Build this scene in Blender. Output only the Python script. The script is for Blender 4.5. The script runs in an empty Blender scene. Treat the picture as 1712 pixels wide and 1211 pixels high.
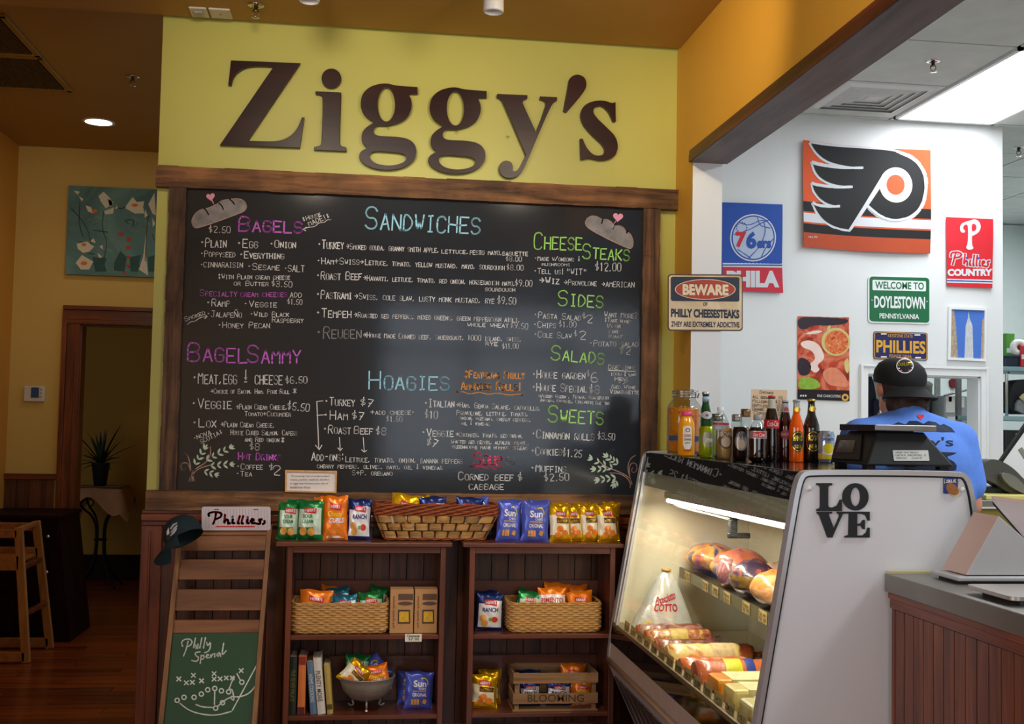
import bpy, bmesh, math, random
from mathutils import Vector, Matrix
PI = math.pi
rnd = random.Random(11)
S = bpy.context.scene
COL = S.collection

# ------------------------------------------------------------------ camera
FPX, YAW, PITCH, ROLL, EYE = 1890.0, 0.1312, 0.0505, -0.0196, 1.48
fwd = Vector((math.sin(YAW)*math.cos(PITCH), math.cos(YAW)*math.cos(PITCH), math.sin(PITCH)))
rt = Vector((math.cos(YAW), -math.sin(YAW), 0))
dn = fwd.cross(rt)
CR = rt*math.cos(ROLL) + dn*math.sin(ROLL)
CD = -rt*math.sin(ROLL) + dn*math.cos(ROLL)
cam_d = bpy.data.cameras.new('camera')
cam_d.sensor_width = 36.0
cam_d.lens = 36.0*FPX/1712.0
cam_d.clip_start = 0.05
cam_d.clip_end = 60
cam = bpy.data.objects.new('camera', cam_d)
COL.objects.link(cam)
mw = Matrix.Identity(4)
for i in range(3):
    mw[i][0] = CR[i]; mw[i][1] = -CD[i]; mw[i][2] = -fwd[i]
mw[2][3] = EYE
cam.matrix_world = mw
S.camera = cam

def at(px, py, ax, c):
    """point of the plane ax=c that the photograph shows at (px, py)"""
    d = CR*((px-856.0)/FPX) + CD*((py-605.5)/FPX) + fwd
    i = 'xyz'.index(ax)
    o = Vector((0, 0, EYE))
    return o + d*((c-o[i])/d[i])

def rect(x0, y0, x1, y1, Y):
    xm, ym = (x0+x1)/2, (y0+y1)/2
    return at(x0, ym, 'y', Y).x, at(x1, ym, 'y', Y).x, at(xm, y1, 'y', Y).z, at(xm, y0, 'y', Y).z

# ------------------------------------------------------------------ world, lights, exposure
S.view_settings.view_transform = 'Standard'
S.view_settings.look = 'None'
S.view_settings.gamma = 1.0
S.view_settings.use_curve_mapping = False
S.view_settings.exposure = 0.0
S.cycles.max_bounces = 8
S.cycles.transparent_max_bounces = 24
S.cycles.caustics_reflective = False
S.cycles.caustics_refractive = False
S.cycles.sample_clamp_indirect = 4.0
W = bpy.data.worlds.new('daylight')
S.world = W
W.use_nodes = True
W.node_tree.nodes['Background'].inputs[0].default_value = (0.75, 0.85, 1.0, 1)
W.node_tree.nodes['Background'].inputs[1].default_value = 0.9

def area(name, loc, size, energy, color, rot, size_y=None, spread=None):
    l = bpy.data.lights.new(name, 'AREA')
    l.energy = energy; l.color = color; l.size = size
    if size_y:
        l.shape = 'RECTANGLE'; l.size_y = size_y
    if spread: l.spread = spread
    o = bpy.data.objects.new(name, l); COL.objects.link(o)
    o.location = loc; o.rotation_euler = rot
    return o

def spot(name, loc, target, energy, color, angle, blend=0.6, r=0.04):
    l = bpy.data.lights.new(name, 'SPOT')
    l.energy = energy; l.color = color; l.spot_size = angle; l.spot_blend = blend; l.shadow_soft_size = r
    o = bpy.data.objects.new(name, l); COL.objects.link(o)
    o.location = loc
    o.rotation_euler = (Vector(target)-Vector(loc)).to_track_quat('-Z', 'Y').to_euler()
    return o

WARM = (1.0, 0.78, 0.52)
COOL = (0.9, 0.96, 1.0)
DAY = (0.82, 0.9, 1.0)
# daylight through the shop window behind the camera, plus an added side window at left
area('window_daylight', (1.58, -1.72, 1.8), 2.8, 52, DAY, (PI/2, 0, 0), 1.75)
area('added_side_daylight', (-2.56, 0.3, 1.75), 3.2, 75, (.95, .97, 1), (PI/2, 0, -PI/2), 1.7)  # added light from the left for the counter front and soffit
# fluorescent ceiling panels of the kitchen
area('kitchen_panel_light', (3.15, 5.15, 3.165), 0.58, 15, COOL, (0, 0, 0), 1.15)
area('kitchen_panel_light_front', (3.15, 2.6, 3.165), 0.58, 70, COOL, (0, 0, 0), 1.15)
area('kitchen_panel_light_back', (4.6, 7.2, 3.165), 0.58, 34, COOL, (0, 0, 0), 1.15)
area('store_room_light', (2.9, 7.4, 3.1), 0.6, 7, COOL, (0, 0, 0), 0.6)
# warm ceiling spotlights of the front room (their fittings hang outside the picture, nearer the photographer), plus an added board lamp
spot('sign_spot', (-.32, 3.2, 2.95), (-.3, 5.0, 2.8), 46, (1, .86, .66), 1.2, 1.0, .12)
spot('sign_spot', (.9, 3.2, 2.95), (.8, 5.0, 2.8), 46, (1, .86, .66), 1.2, 1.0, .12)
spot('soffit_spot', (.55, 3.3, 3.1), (1.4, 4.2, 2.85), 42, WARM, 1.1, 1.0, .06)
spot('soffit_spot', (.55, 1.9, 3.1), (1.4, 2.7, 2.9), 42, WARM, 1.1, 1.0, .06)
spot('added_board_lamp', (.1, 2.95, 3.14), (.3, 5.0, 1.5), 105, (1, .97, .92), 1.1, 1.0, .1)  # neutral lamp added to brighten the chalkboard, without a fitting
spot('shelf_spot', (.1, 2.4, 3.1), (.3, 4.9, .7), 30, WARM, .85, 1.0, .08)
spot('shelf_spot', (1.0, 2.4, 3.1), (.9, 4.9, .8), 26, WARM, .8, 1.0, .08)
spot('hall_spot', (-1.7, 4.2, 3.1), (-2.1, 8.2, 2.7), 26, WARM, .85, 1.0, .08)

# ------------------------------------------------------------------ materials
def lin(c):
    if isinstance(c, str):
        c = tuple(int(c[i:i+2], 16) for i in (0, 2, 4))
    return tuple(((v/255)/12.92 if v/255 <= 0.04045 else ((v/255+0.055)/1.055)**2.4) for v in c) + (1,)

def newmat(name):
    m = bpy.data.materials.new(name); m.use_nodes = True
    return m, m.node_tree, m.node_tree.nodes['Principled BSDF']

def node(nt, t, **kw):
    n = nt.nodes.new(t)
    for k, v in kw.items():
        if k.startswith('i_'): n.inputs[k[2:].replace('_', ' ')].default_value = v
        else: setattr(n, k, v)
    return n

MC = {}
def mat(name, c, rough=0.6, metal=0.0, var=0.06, vs=14.0, bump=0.0, bs=60.0, emit=0.0, trans=0.0, ior=1.45, coat=0.0, alpha=1.0, spec=0.5):
    if name in MC: return MC[name]
    m, nt, b = newmat(name)
    L = nt.links
    c = lin(c)
    b.inputs['Roughness'].default_value = rough
    b.inputs['Metallic'].default_value = metal
    b.inputs['IOR'].default_value = ior
    b.inputs['Specular IOR Level'].default_value = spec
    b.inputs['Coat Weight'].default_value = coat
    b.inputs['Transmission Weight'].default_value = trans
    b.inputs['Alpha'].default_value = alpha
    b.inputs['Base Color'].default_value = c
    if emit:
        b.inputs['Emission Color'].default_value = c
        b.inputs['Emission Strength'].default_value = emit
    if var or bump:
        tc = node(nt, 'ShaderNodeTexCoord')
        n = node(nt, 'ShaderNodeTexNoise', i_Scale=vs, i_Detail=3.0)
        L.new(tc.outputs['Object'], n.inputs['Vector'])
        if var:
            mx = node(nt, 'ShaderNodeMix', data_type='RGBA', blend_type='MIX')
            mx.inputs[6].default_value = tuple(v*(1-var*2) for v in c[:3])+(1,)
            mx.inputs[7].default_value = tuple(min(1, v*(1+var*2)) for v in c[:3])+(1,)
            L.new(n.outputs['Fac'], mx.inputs[0]); L.new(mx.outputs[2], b.inputs['Base Color'])
        if bump:
            n2 = node(nt, 'ShaderNodeTexNoise', i_Scale=bs, i_Detail=4.0)
            L.new(tc.outputs['Object'], n2.inputs['Vector'])
            bp = node(nt, 'ShaderNodeBump', i_Strength=bump, i_Distance=0.004)
            L.new(n2.outputs['Fac'], bp.inputs['Height']); L.new(bp.outputs[0], b.inputs['Normal'])
    MC[name] = m
    return m

def wood(name, a, bcol, axis='z', rough=0.5, grain=26.0, var=0.35, bump=0.25, coat=0.0, mottle=0.0, spec=.5):
    """grain runs along axis; each object gets its own tone"""
    if name in MC: return MC[name]
    m, nt, b = newmat(name); L = nt.links
    tc = node(nt, 'ShaderNodeTexCoord'); oi = node(nt, 'ShaderNodeObjectInfo')
    mp = node(nt, 'ShaderNodeMapping')
    sc = {'x': (0.07, 1, 1), 'y': (1, 0.07, 1), 'z': (1, 1, 0.07)}[axis]
    mp.inputs['Scale'].default_value = sc
    ad = node(nt, 'ShaderNodeVectorMath', operation='ADD')
    sc2 = node(nt, 'ShaderNodeMath', operation='MULTIPLY'); sc2.inputs[1].default_value = 37.0
    L.new(oi.outputs['Random'], sc2.inputs[0]); L.new(tc.outputs['Object'], ad.inputs[0]); L.new(sc2.outputs[0], ad.inputs[1])
    L.new(ad.outputs[0], mp.inputs['Vector'])
    n1 = node(nt, 'ShaderNodeTexNoise', i_Scale=grain, i_Detail=8.0, i_Roughness=0.65, i_Distortion=0.6)
    L.new(mp.outputs[0], n1.inputs['Vector'])
    r = node(nt, 'ShaderNodeValToRGB')
    r.color_ramp.elements[0].position = 0.34; r.color_ramp.elements[1].position = 0.68
    r.color_ramp.elements[0].color = lin(bcol); r.color_ramp.elements[1].color = lin(a)
    L.new(n1.outputs['Fac'], r.inputs[0])
    hv = node(nt, 'ShaderNodeHueSaturation')
    mr = node(nt, 'ShaderNodeMapRange'); mr.inputs[3].default_value = 1-var; mr.inputs[4].default_value = 1+var
    L.new(oi.outputs['Random'], mr.inputs[0]); L.new(mr.outputs[0], hv.inputs['Value']); L.new(r.outputs[0], hv.inputs['Color'])
    last = hv.outputs[0]
    if mottle:
        n3 = node(nt, 'ShaderNodeTexNoise', i_Scale=5.0, i_Detail=5.0)
        L.new(tc.outputs['Object'], n3.inputs['Vector'])
        r3 = node(nt, 'ShaderNodeValToRGB'); r3.color_ramp.elements[0].position = 0.35; r3.color_ramp.elements[1].position = 0.62
        r3.color_ramp.elements[0].color = (1-mottle,)*3+(1,)
        L.new(n3.outputs['Fac'], r3.inputs[0])
        mx = node(nt, 'ShaderNodeMix', data_type='RGBA', blend_type='MULTIPLY'); mx.inputs[0].default_value = 1
        L.new(last, mx.inputs[6]); L.new(r3.outputs[0], mx.inputs[7]); last = mx.outputs[2]
    L.new(last, b.inputs['Base Color'])
    b.inputs['Specular IOR Level'].default_value = spec
    b.inputs['Roughness'].default_value = rough; b.inputs['Coat Weight'].default_value = coat
    b.inputs['Coat Roughness'].default_value = 0.15
    bp = node(nt, 'ShaderNodeBump', i_Strength=bump, i_Distance=0.004)
    L.new(n1.outputs['Fac'], bp.inputs['Height']); L.new(bp.outputs[0], b.inputs['Normal'])
    MC[name] = m
    return m

def glass(name, tint='ffffff', rough=0.0, amount=0.88, gloss=1.0):
    """thin clear sheet or vessel: lets light straight through, reflects by fresnel"""
    if name in MC: return MC[name]
    m = bpy.data.materials.new(name); m.use_nodes = True; nt = m.node_tree; nt.nodes.clear(); L = nt.links
    out = node(nt, 'ShaderNodeOutputMaterial')
    tr = node(nt, 'ShaderNodeBsdfTransparent'); gl = node(nt, 'ShaderNodeBsdfGlossy')
    c = lin(tint); tr.inputs[0].default_value = tuple(v*amount for v in c[:3])+(1,)
    gl.inputs['Roughness'].default_value = rough
    fr = node(nt, 'ShaderNodeFresnel', i_IOR=1.5)
    ge = node(nt, 'ShaderNodeNewGeometry'); mi = node(nt, 'ShaderNodeMix', data_type='FLOAT')
    mi.inputs[2].default_value = 1.5; mi.inputs[3].default_value = 1/1.5
    L.new(ge.outputs['Backfacing'], mi.inputs[0]); L.new(mi.outputs[0], fr.inputs[0])
    ml = node(nt, 'ShaderNodeMath', operation='MULTIPLY', use_clamp=True); ml.inputs[1].default_value = gloss
    mx = node(nt, 'ShaderNodeMixShader')
    L.new(fr.outputs[0], ml.inputs[0]); L.new(ml.outputs[0], mx.inputs[0]); L.new(tr.outputs[0], mx.inputs[1]); L.new(gl.outputs[0], mx.inputs[2])
    L.new(mx.outputs[0], out.inputs[0])
    MC[name] = m
    return m

# ------------------------------------------------------------------ objects
def tag(o, label=None, cat=None, group=None, kind=None):
    if label: o['label'] = label
    if cat: o['category'] = cat
    if group: o['group'] = group
    if kind: o['kind'] = kind
    return o

def thing(name, label, cat, loc=(0, 0, 0), rot=(0, 0, 0), group=None):
    o = bpy.data.objects.new(name, None); COL.objects.link(o)
    o.empty_display_size = 0.05
    o.location = loc
    o.rotation_euler = rot if not isinstance(rot, (int, float)) else (0, 0, rot)
    return tag(o, label, cat, group)

def wmat(o):
    m = Matrix.Identity(4)
    ch = []
    while o: ch.append(o); o = o.parent
    for q in reversed(ch):
        m = m @ Matrix.LocRotScale(q.location, q.rotation_euler, q.scale)
    return m

def add_obj(name, me, parent=None, world=False):
    o = bpy.data.objects.new(name, me); COL.objects.link(o)
    if parent is not None:
        o.parent = parent
        if world: me.transform(wmat(parent).inverted())
    return o

def seg_sub(bm, L):
    for _ in range(6):
        es = [e for e in bm.edges if e.calc_length() > L]
        if not es: break
        bmesh.ops.subdivide_edges(bm, edges=es, cuts=1, use_grid_fill=False)
        bmesh.ops.triangulate(bm, faces=[f for f in bm.faces if len(f.verts) > 3])

class MB:
    def __init__(s):
        s.v = []; s.f = []; s.m = []; s.sm = []
    def add(s, vs, fs, m=0, smooth=False):
        n = len(s.v)
        s.v += [tuple(v) for v in vs]
        for f in fs:
            s.f.append(tuple(i+n for i in f)); s.m.append(m); s.sm.append(smooth)
        return s
    def box(s, x0, x1, y0, y1, z0, z1, m=0, M=None):
        vs = [Vector((x, y, z)) for z in (z0, z1) for y in (y0, y1) for x in (x0, x1)]
        if M is not None: vs = [M @ v for v in vs]
        return s.add(vs, [(0, 2, 3, 1), (4, 5, 7, 6), (0, 1, 5, 4), (2, 6, 7, 3), (0, 4, 6, 2), (1, 3, 7, 5)], m)
    def hexa(s, p, m=0):
        """8 corners: 4 of the front face (ring), 4 of the back face (ring)"""
        return s.add(p, [(0, 1, 2, 3), (7, 6, 5, 4), (0, 4, 5, 1), (1, 5, 6, 2), (2, 6, 7, 3), (3, 7, 4, 0)], m)
    def prism(s, pts, fn, a, b, m=0, smooth=False):
        """pts: 2D outline; fn(u, v, w) -> point; extruded w from a to b"""
        n = len(pts)
        vs = [fn(u, v, a) for u, v in pts]+[fn(u, v, b) for u, v in pts]
        s.add(vs, [(i, (i+1) % n, n+(i+1) % n, n+i) for i in range(n)], m, smooth)
        return s.add(vs, [tuple(range(n-1, -1, -1)), tuple(range(n, 2*n))], m)
    def lathe(s, prof, seg=24, c=(0, 0, 0), m=0, M=None, smooth=True, sx=1, sy=1):
        vs = []
        for r, z in prof:
            for k in range(seg):
                a = 2*PI*k/seg
                vs.append(Vector((c[0]+r*math.cos(a)*sx, c[1]+r*math.sin(a)*sy, c[2]+z)))
        if M is not None: vs = [M @ v for v in vs]
        fs = []
        for i in range(len(prof)-1):
            for k in range(seg):
                k2 = (k+1) % seg
                fs.append((i*seg+k, i*seg+k2, (i+1)*seg+k2, (i+1)*seg+k))
        return s.add(vs, fs, m, smooth)
    def tube(s, pts, r, seg=8, m=0, closed=False, cap=True):
        pts = [Vector(p) for p in pts]; n = len(pts)
        rs = r if isinstance(r, (list, tuple)) else [r]*n
        vs = []; up = Vector((0.1234, 0.3, 1)).normalized()
        for i, p in enumerate(pts):
            if closed: t = pts[(i+1) % n]-pts[i-1]
            else: t = pts[min(i+1, n-1)]-pts[max(i-1, 0)]
            if t.length < 1e-9: t = Vector((0, 0, 1))
            t.normalize()
            a = t.cross(up)
            if a.length < 1e-3: a = t.cross(Vector((1, 0, 0)))
            a.normalize(); b = t.cross(a); 
            for k in range(seg):
                q = 2*PI*k/seg
                vs.append(p+(a*math.cos(q)+b*math.sin(q))*rs[i])
        fs = []
        for i in range(n if closed else n-1):
            j = (i+1) % n
            for k in range(seg):
                k2 = (k+1) % seg
                fs.append((i*seg+k, i*seg+k2, j*seg+k2, j*seg+k))
        s.add(vs, fs, m, True)
        if cap and not closed:
            s.add(vs[:seg], [tuple(range(seg-1, -1, -1))], m); s.add(vs[-seg:], [tuple(range(seg))], m)
        return s
    def grid(s, fn, nu, nv, m=0, smooth=True, u0=0, u1=1, v0=0, v1=1):
        vs = [fn(u0+(u1-u0)*i/nu, v0+(v1-v0)*j/nv) for j in range(nv+1) for i in range(nu+1)]
        mm = m if callable(m) else None
        for j in range(nv):
            pass
        fs = [(j*(nu+1)+i, j*(nu+1)+i+1, (j+1)*(nu+1)+i+1, (j+1)*(nu+1)+i) for j in range(nv) for i in range(nu)]
        if mm:
            n = len(s.v); s.v += [tuple(v) for v in vs]
            for q, f in enumerate(fs):
                i, j = q % nu, q//nu
                s.f.append(tuple(k+n for k in f)); s.m.append(mm(u0+(u1-u0)*(i+.5)/nu, v0+(v1-v0)*(j+.5)/nv)); s.sm.append(smooth)
            return s
        return s.add(vs, fs, m, smooth)
    def shape(s, contours, F, off=0.001, m=0, sub=None):
        """flat filled outline (holes allowed) laid on the surface F(u, v, off)"""
        vs, fs = fill(contours)
        if sub:
            bm = bmesh.new(); bv = [bm.verts.new((x, y, 0)) for x, y in vs]
            for f in fs:
                try: bm.faces.new([bv[i] for i in f])
                except ValueError: pass
            seg_sub(bm, sub)
            bm.verts.index_update()
            vs = [(v.co.x, v.co.y) for v in bm.verts]; fs = [tuple(v.index for v in f.verts) for f in bm.faces]
            bm.free()
        return s.add([F(u, v, off) for u, v in vs], fs, m)
    def strokes(s, lines, w, F, off=0.001, m=0, sub=None):
        for ln in lines:
            if sub:
                q = [ln[0]]
                for a, b in zip(ln, ln[1:]):
                    n = max(1, int(math.hypot(b[0]-a[0], b[1]-a[1])/sub))
                    q += [(a[0]+(b[0]-a[0])*i/n, a[1]+(b[1]-a[1])*i/n) for i in range(1, n+1)]
                ln = q
            for a, b in zip(ln, ln[1:]):
                dx, dy = b[0]-a[0], b[1]-a[1]; L = math.hypot(dx, dy)
                if L < 1e-6: continue
                ww = w*(0.85+0.3*rnd.random())
                ex, ey = dx/L*w*.3, dy/L*w*.3
                nx, ny = -dy/L*ww/2, dx/L*ww/2
                s.add([F(a[0]-ex+nx, a[1]-ey+ny, off), F(a[0]-ex-nx, a[1]-ey-ny, off), F(b[0]+ex-nx, b[1]+ey-ny, off), F(b[0]+ex+nx, b[1]+ey+ny, off)], [(0, 1, 2, 3)], m)
        return s
    def text(s, txt, x0, y0, x1, y1, F, off=0.001, m=0, bold=0.0, sub=None, shear=0.0, rot=None):
        """built-in font stretched into the box (x0,y0)-(x1,y1) of the surface; y0 is the baseline side"""
        vs, fs = glyphs(txt, bold, shear)
        a = min(v[0] for v in vs); b = max(v[0] for v in vs); c = min(v[1] for v in vs); d = max(v[1] for v in vs)
        P = [(x0+(x-a)/(b-a)*(x1-x0), y0+(y-c)/(d-c)*(y1-y0)) for x, y in vs]
        if rot:
            cxm, cym = (x0+x1)/2, (y0+y1)/2; ca, sa = math.cos(rot), math.sin(rot)
            P = [(cxm+(x-cxm)*ca-(y-cym)*sa, cym+(x-cxm)*sa+(y-cym)*ca) for x, y in P]
        if sub:
            bm = bmesh.new(); bv = [bm.verts.new((x, y, 0)) for x, y in P]
            for f in fs:
                try: bm.faces.new([bv[i] for i in f])
                except ValueError: pass
            seg_sub(bm, sub); bm.verts.index_update()
            P = [(v.co.x, v.co.y) for v in bm.verts]; fs = [tuple(v.index for v in f.verts) for f in bm.faces]; bm.free()
        return s.add([F(x, y, off) for x, y in P], fs, m)
    def mesh(s, name, mats):
        me = bpy.data.meshes.new(name)
        me.from_pydata(s.v, [], s.f); 
        for mm in (mats if isinstance(mats, (list, tuple)) else [mats]): me.materials.append(mm)
        me.polygons.foreach_set('material_index', s.m); me.polygons.foreach_set('use_smooth', s.sm)
        me.update()
        return me
    def build(s, name, mats, parent=None, world=False, bevel=0, fix=True, label=None):
        me = s.mesh(name, mats)
        if fix:
            bm = bmesh.new(); bm.from_mesh(me)
            bmesh.ops.remove_doubles(bm, verts=bm.verts, dist=1e-5)
            bmesh.ops.recalc_face_normals(bm, faces=bm.faces); bm.to_mesh(me); bm.free()
        o = add_obj(name, me, parent, world)
        if bevel:
            b = o.modifiers.new('bevel', 'BEVEL'); b.width = bevel; b.segments = 2; b.limit_method = 'ANGLE'; b.angle_limit = 0.9
        if label: o['label'] = label
        return o

_fc = {}
def fill(contours):
    key = str(contours)
    if key in _fc: return _fc[key]
    cu = bpy.data.curves.new('t', 'CURVE'); cu.dimensions = '2D'; cu.fill_mode = 'BOTH'
    for c in contours:
        sp = cu.splines.new('POLY'); sp.points.add(len(c)-1); sp.use_cyclic_u = True
        for i, p in enumerate(c): sp.points[i].co = (p[0], p[1], 0, 1)
    o = bpy.data.objects.new('t', cu)
    me = bpy.data.meshes.new_from_object(o)
    r = ([(v.co.x, v.co.y) for v in me.vertices], [tuple(p.vertices) for p in me.polygons])
    bpy.data.objects.remove(o); bpy.data.curves.remove(cu); bpy.data.meshes.remove(me)
    _fc[key] = r
    return r

_gc = {}
def glyphs(txt, bold, shear):
    k = (txt, bold, shear)
    if k in _gc: return _gc[k]
    cu = bpy.data.curves.new('t', 'FONT'); cu.body = txt; cu.offset = bold; cu.shear = shear; cu.resolution_u = 3
    cu.fill_mode = 'BOTH'
    o = bpy.data.objects.new('t', cu)
    me = bpy.data.meshes.new_from_object(o)
    r = ([(v.co.x, v.co.y) for v in me.vertices], [tuple(p.vertices) for p in me.polygons])
    bpy.data.objects.remove(o); bpy.data.curves.remove(cu); bpy.data.meshes.remove(me)
    _gc[k] = r
    return r

def copy_tree(o, parent=None):
    c = o.copy(); COL.objects.link(c); c.parent = parent
    for ch in list(o.children): copy_tree(ch, c)
    return c

def ell(cx_, cy_, rx, ry, n=28, a0=0, a1=2*PI, rot=0.0):
    out = []
    cl = abs(a1-a0-2*PI) < 1e-6
    for i in range(n if cl else n+1):
        a = a0+(a1-a0)*i/n
        x, y = rx*math.cos(a), ry*math.sin(a)
        out.append((cx_+x*math.cos(rot)-y*math.sin(rot), cy_+x*math.sin(rot)+y*math.cos(rot)))
    return out

def rrect(x0, y0, x1, y1, r, n=5):
    sx = 1 if x1 > x0 else -1; sy = 1 if y1 > y0 else -1
    x0, x1 = min(x0, x1), max(x0, x1); y0, y1 = min(y0, y1), max(y0, y1)
    out = []
    for cx_, cy_, a in ((x1-r, y1-r, 0), (x0+r, y1-r, PI/2), (x0+r, y0+r, PI), (x1-r, y0+r, 1.5*PI)):
        for i in range(n+1):
            q = a+PI/2*i/n
            out.append((cx_+r*math.cos(q), cy_+r*math.sin(q)))
    return out

def smooth(pts, it=2, closed=False):
    for _ in range(it):
        o = [] if closed else [pts[0]]
        rng = range(len(pts)) if closed else range(len(pts)-1)
        for i in rng:
            a, b = pts[i], pts[(i+1) % len(pts)]
            o += [tuple(.75*p+.25*q for p, q in zip(a, b)), tuple(.25*p+.75*q for p, q in zip(a, b))]
        if not closed: o.append(pts[-1])
        pts = o
    return pts

def PY(Y, wave=None):
    """photograph pixels laid on the upright plane y=Y (off: towards the room)"""
    def F(u, v, off=0.0):
        p = at(u, v, 'y', Y)
        dy = wave(u, v) if wave else 0.0
        return Vector((p.x, Y-off+dy, p.z))
    return F

# single-stroke chalk letters on a 4 x 6 grid
G = {}
for ln in '''A 00 26 40|12 32
B 00 06 36 45 44 33 03|33 42 41 30 00
C 45 36 16 05 01 10 30 41
D 00 06 26 44 42 20 00
E 40 00 06 46|03 33
F 00 06 46|03 33
G 45 36 16 05 01 10 30 41 43 23
H 00 06|40 46|03 43
I 10 30|20 26|16 36
J 16 46|36 31 20 10 01
K 00 06|46 02|13 40
L 06 00 40
M 00 06 23 46 40
N 00 06 40 46
O 10 30 41 45 36 16 05 01 10
P 00 06 36 45 44 33 03
Q 10 30 41 45 36 16 05 01 10|22 40
R 00 06 36 45 44 33 03|23 40
S 45 36 16 05 04 13 33 42 41 30 10 01
T 06 46|26 20
U 06 01 10 30 41 46
V 06 20 46
W 06 10 24 30 46
X 00 46|06 40
Y 06 23 46|23 20
Z 06 46 00 40
0 10 30 41 45 36 16 05 01 10
1 15 26 20
2 05 16 36 45 44 00 40
3 05 16 36 45 44 33 13|33 42 41 30 10 01
4 30 36 02 42
5 46 16 03 33 42 41 30 10 01
6 36 16 04 01 10 30 41 42 33 13 02
7 06 46 10|13 33
8 13 04 05 16 36 45 44 33 13 02 01 10 30 41 42 33
9 43 13 04 05 16 36 45 43 20
$ 35 15 04 13 33 42 31 11|27 20
. 20 21
, 21 10
: 21 22|24 25
! 26 22|20 21
" 14 16|34 36
' 24 26
+ 03 43|21 25
- 13 33
* 11 35|15 31|20 26
> 03 43|25 43 21
/ 00 46
? 05 16 36 45 44 23 22|20 21
_ 00 40
& 23 33|22 27|13 33|11 31
| 20 26'''.split('\n'):
    k, rest = ln[0], ln[2:]
    G[k] = [[(int(p[0]), int(p[1])) for p in seg.split()] for seg in rest.split('|')]
G['.'] = [[(1.6, 0), (2.2, 0.5)]]
G['~'] = [[(1.2, 3.2), (2.6, 3.2)], [(1.9, 2.7), (1.9, 3.7)]]
G['^'] = [[(0, 0), (0, 6), (4, 0), (4, 6)], [(1, 7), (1.7, 7.6), (2.4, 7), (3.2, 7.5)]]
NARROW = {'.': 2.4, ',': 2.6, ':': 2.6, '!': 2.6, "'": 2.2, 'I': 3.6, '1': 3.2, ' ': 3.0, '~': 3.2, '$': 4.2}
LOWER = 'abcdefghijklmnopqrstuvwxyz'
def chalk(s, x0, y0, x1, y1, h, small=0.74):
    """strokes (pixels, y down) of s written from (x0,y0) to (x1,y1) on its baseline"""
    adv = []; x = 0
    for ch in s:
        k = small if ch in LOWER else 1.0
        u = ch.upper()
        w = NARROW.get(u, 4.0)
        adv.append((x, k, u)); x += (w+1.5)*k
    tot = x-1.5
    L = math.hypot(x1-x0, y1-y0); tx, ty = (x1-x0)/L, (y1-y0)/L; nx, ny = ty, -tx
    kx = L/tot; ky = h/6.0
    out = []
    for (ox, k, u) in adv:
        if u == ' ': continue
        gl = G.get(u)
        if not gl: continue
        w = NARROW.get(u, 4.0); sh = (4-w)/2 if u in NARROW else 0
        j = rnd.uniform(-.25, .25)
        for seg in gl:
            pts = [((ox+(p[0]-sh)*k)*kx, (p[1]*k+j*.6+rnd.uniform(-.12, .12))*ky) for p in seg]
            if len(pts) >= 5: pts = smooth(pts, 1)
            out.append([(x0+tx*a+nx*b, y0+ty*a+ny*b) for a, b in pts])
    return out
# ------------------------------------------------------------------ the room
YW = 5.0; XL = -0.9; XR = 1.402; ZC = 3.19; ZH = 3.32; YH = 8.2; YK = 5.9; YB = 8.8; YF = -1.6
M_LIME = mat('wall_paint_lime', 'c6c462', 0.45, var=0.03, vs=3)
M_OCHRE = mat('wall_paint_ochre', 'd9a33a', 0.55, var=0.03, vs=2)
M_CREAMY = mat('wall_paint_mustard', 'd8b768', 0.6, var=0.03, vs=2)
M_CEIL = mat('ceiling_paint_brown', 'b3873e', 0.6, var=0.04, vs=2)
M_WHITE = mat('white_paint', 'e6e8e8', 0.5, var=0.02, vs=3)
M_TRIMW = mat('white_trim_paint', 'eceeee', 0.35, var=0.02)
M_TILE = mat('ceiling_tile_grey', 'd6d8d4', 0.9, var=0.07, vs=7, bump=0.2, bs=220)
M_TBAR = mat('ceiling_bar_grey', 'd8dad8', 0.5)
W_RED = wood('wood_red_stain', '8c4220', '44180b', 'z', 0.35, coat=0.3, var=0.25)
W_REDX = wood('wood_red_stain_level', '8c4220', '44180b', 'x', 0.35, coat=0.3, var=0.2)
W_BEAM = wood('wood_beam', '7a3a20', '33120a', 'y', 0.5, grain=11, coat=0.12, var=0.1)
W_PLANK = wood('wood_wainscot', '6e3a20', '32160b', 'z', 0.42, coat=0.25, var=0.3)
W_FLOOR = wood('wood_floor', '9a4614', '561f06', 'x', 0.3, coat=0.35, var=0.3, bump=0.1)
W_OLDX = wood('old_barn_wood_level', 'b27c4a', '4c2e16', 'x', 0.75, grain=30, var=0.15, bump=0.8, mottle=0.6)
W_OLDZ = wood('old_barn_wood_upright', '8c6442', '342014', 'z', 0.75, grain=30, var=0.15, bump=0.8, mottle=0.6)
W_DARK = wood('dark_brown_wood', '2a120b', '120705', 'z', 0.6, coat=0.0, var=0.2, spec=.08)

def struct(mb, name, mats, **k):
    o = mb.build(name, mats, **k); o['kind'] = 'structure'; return o

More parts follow.
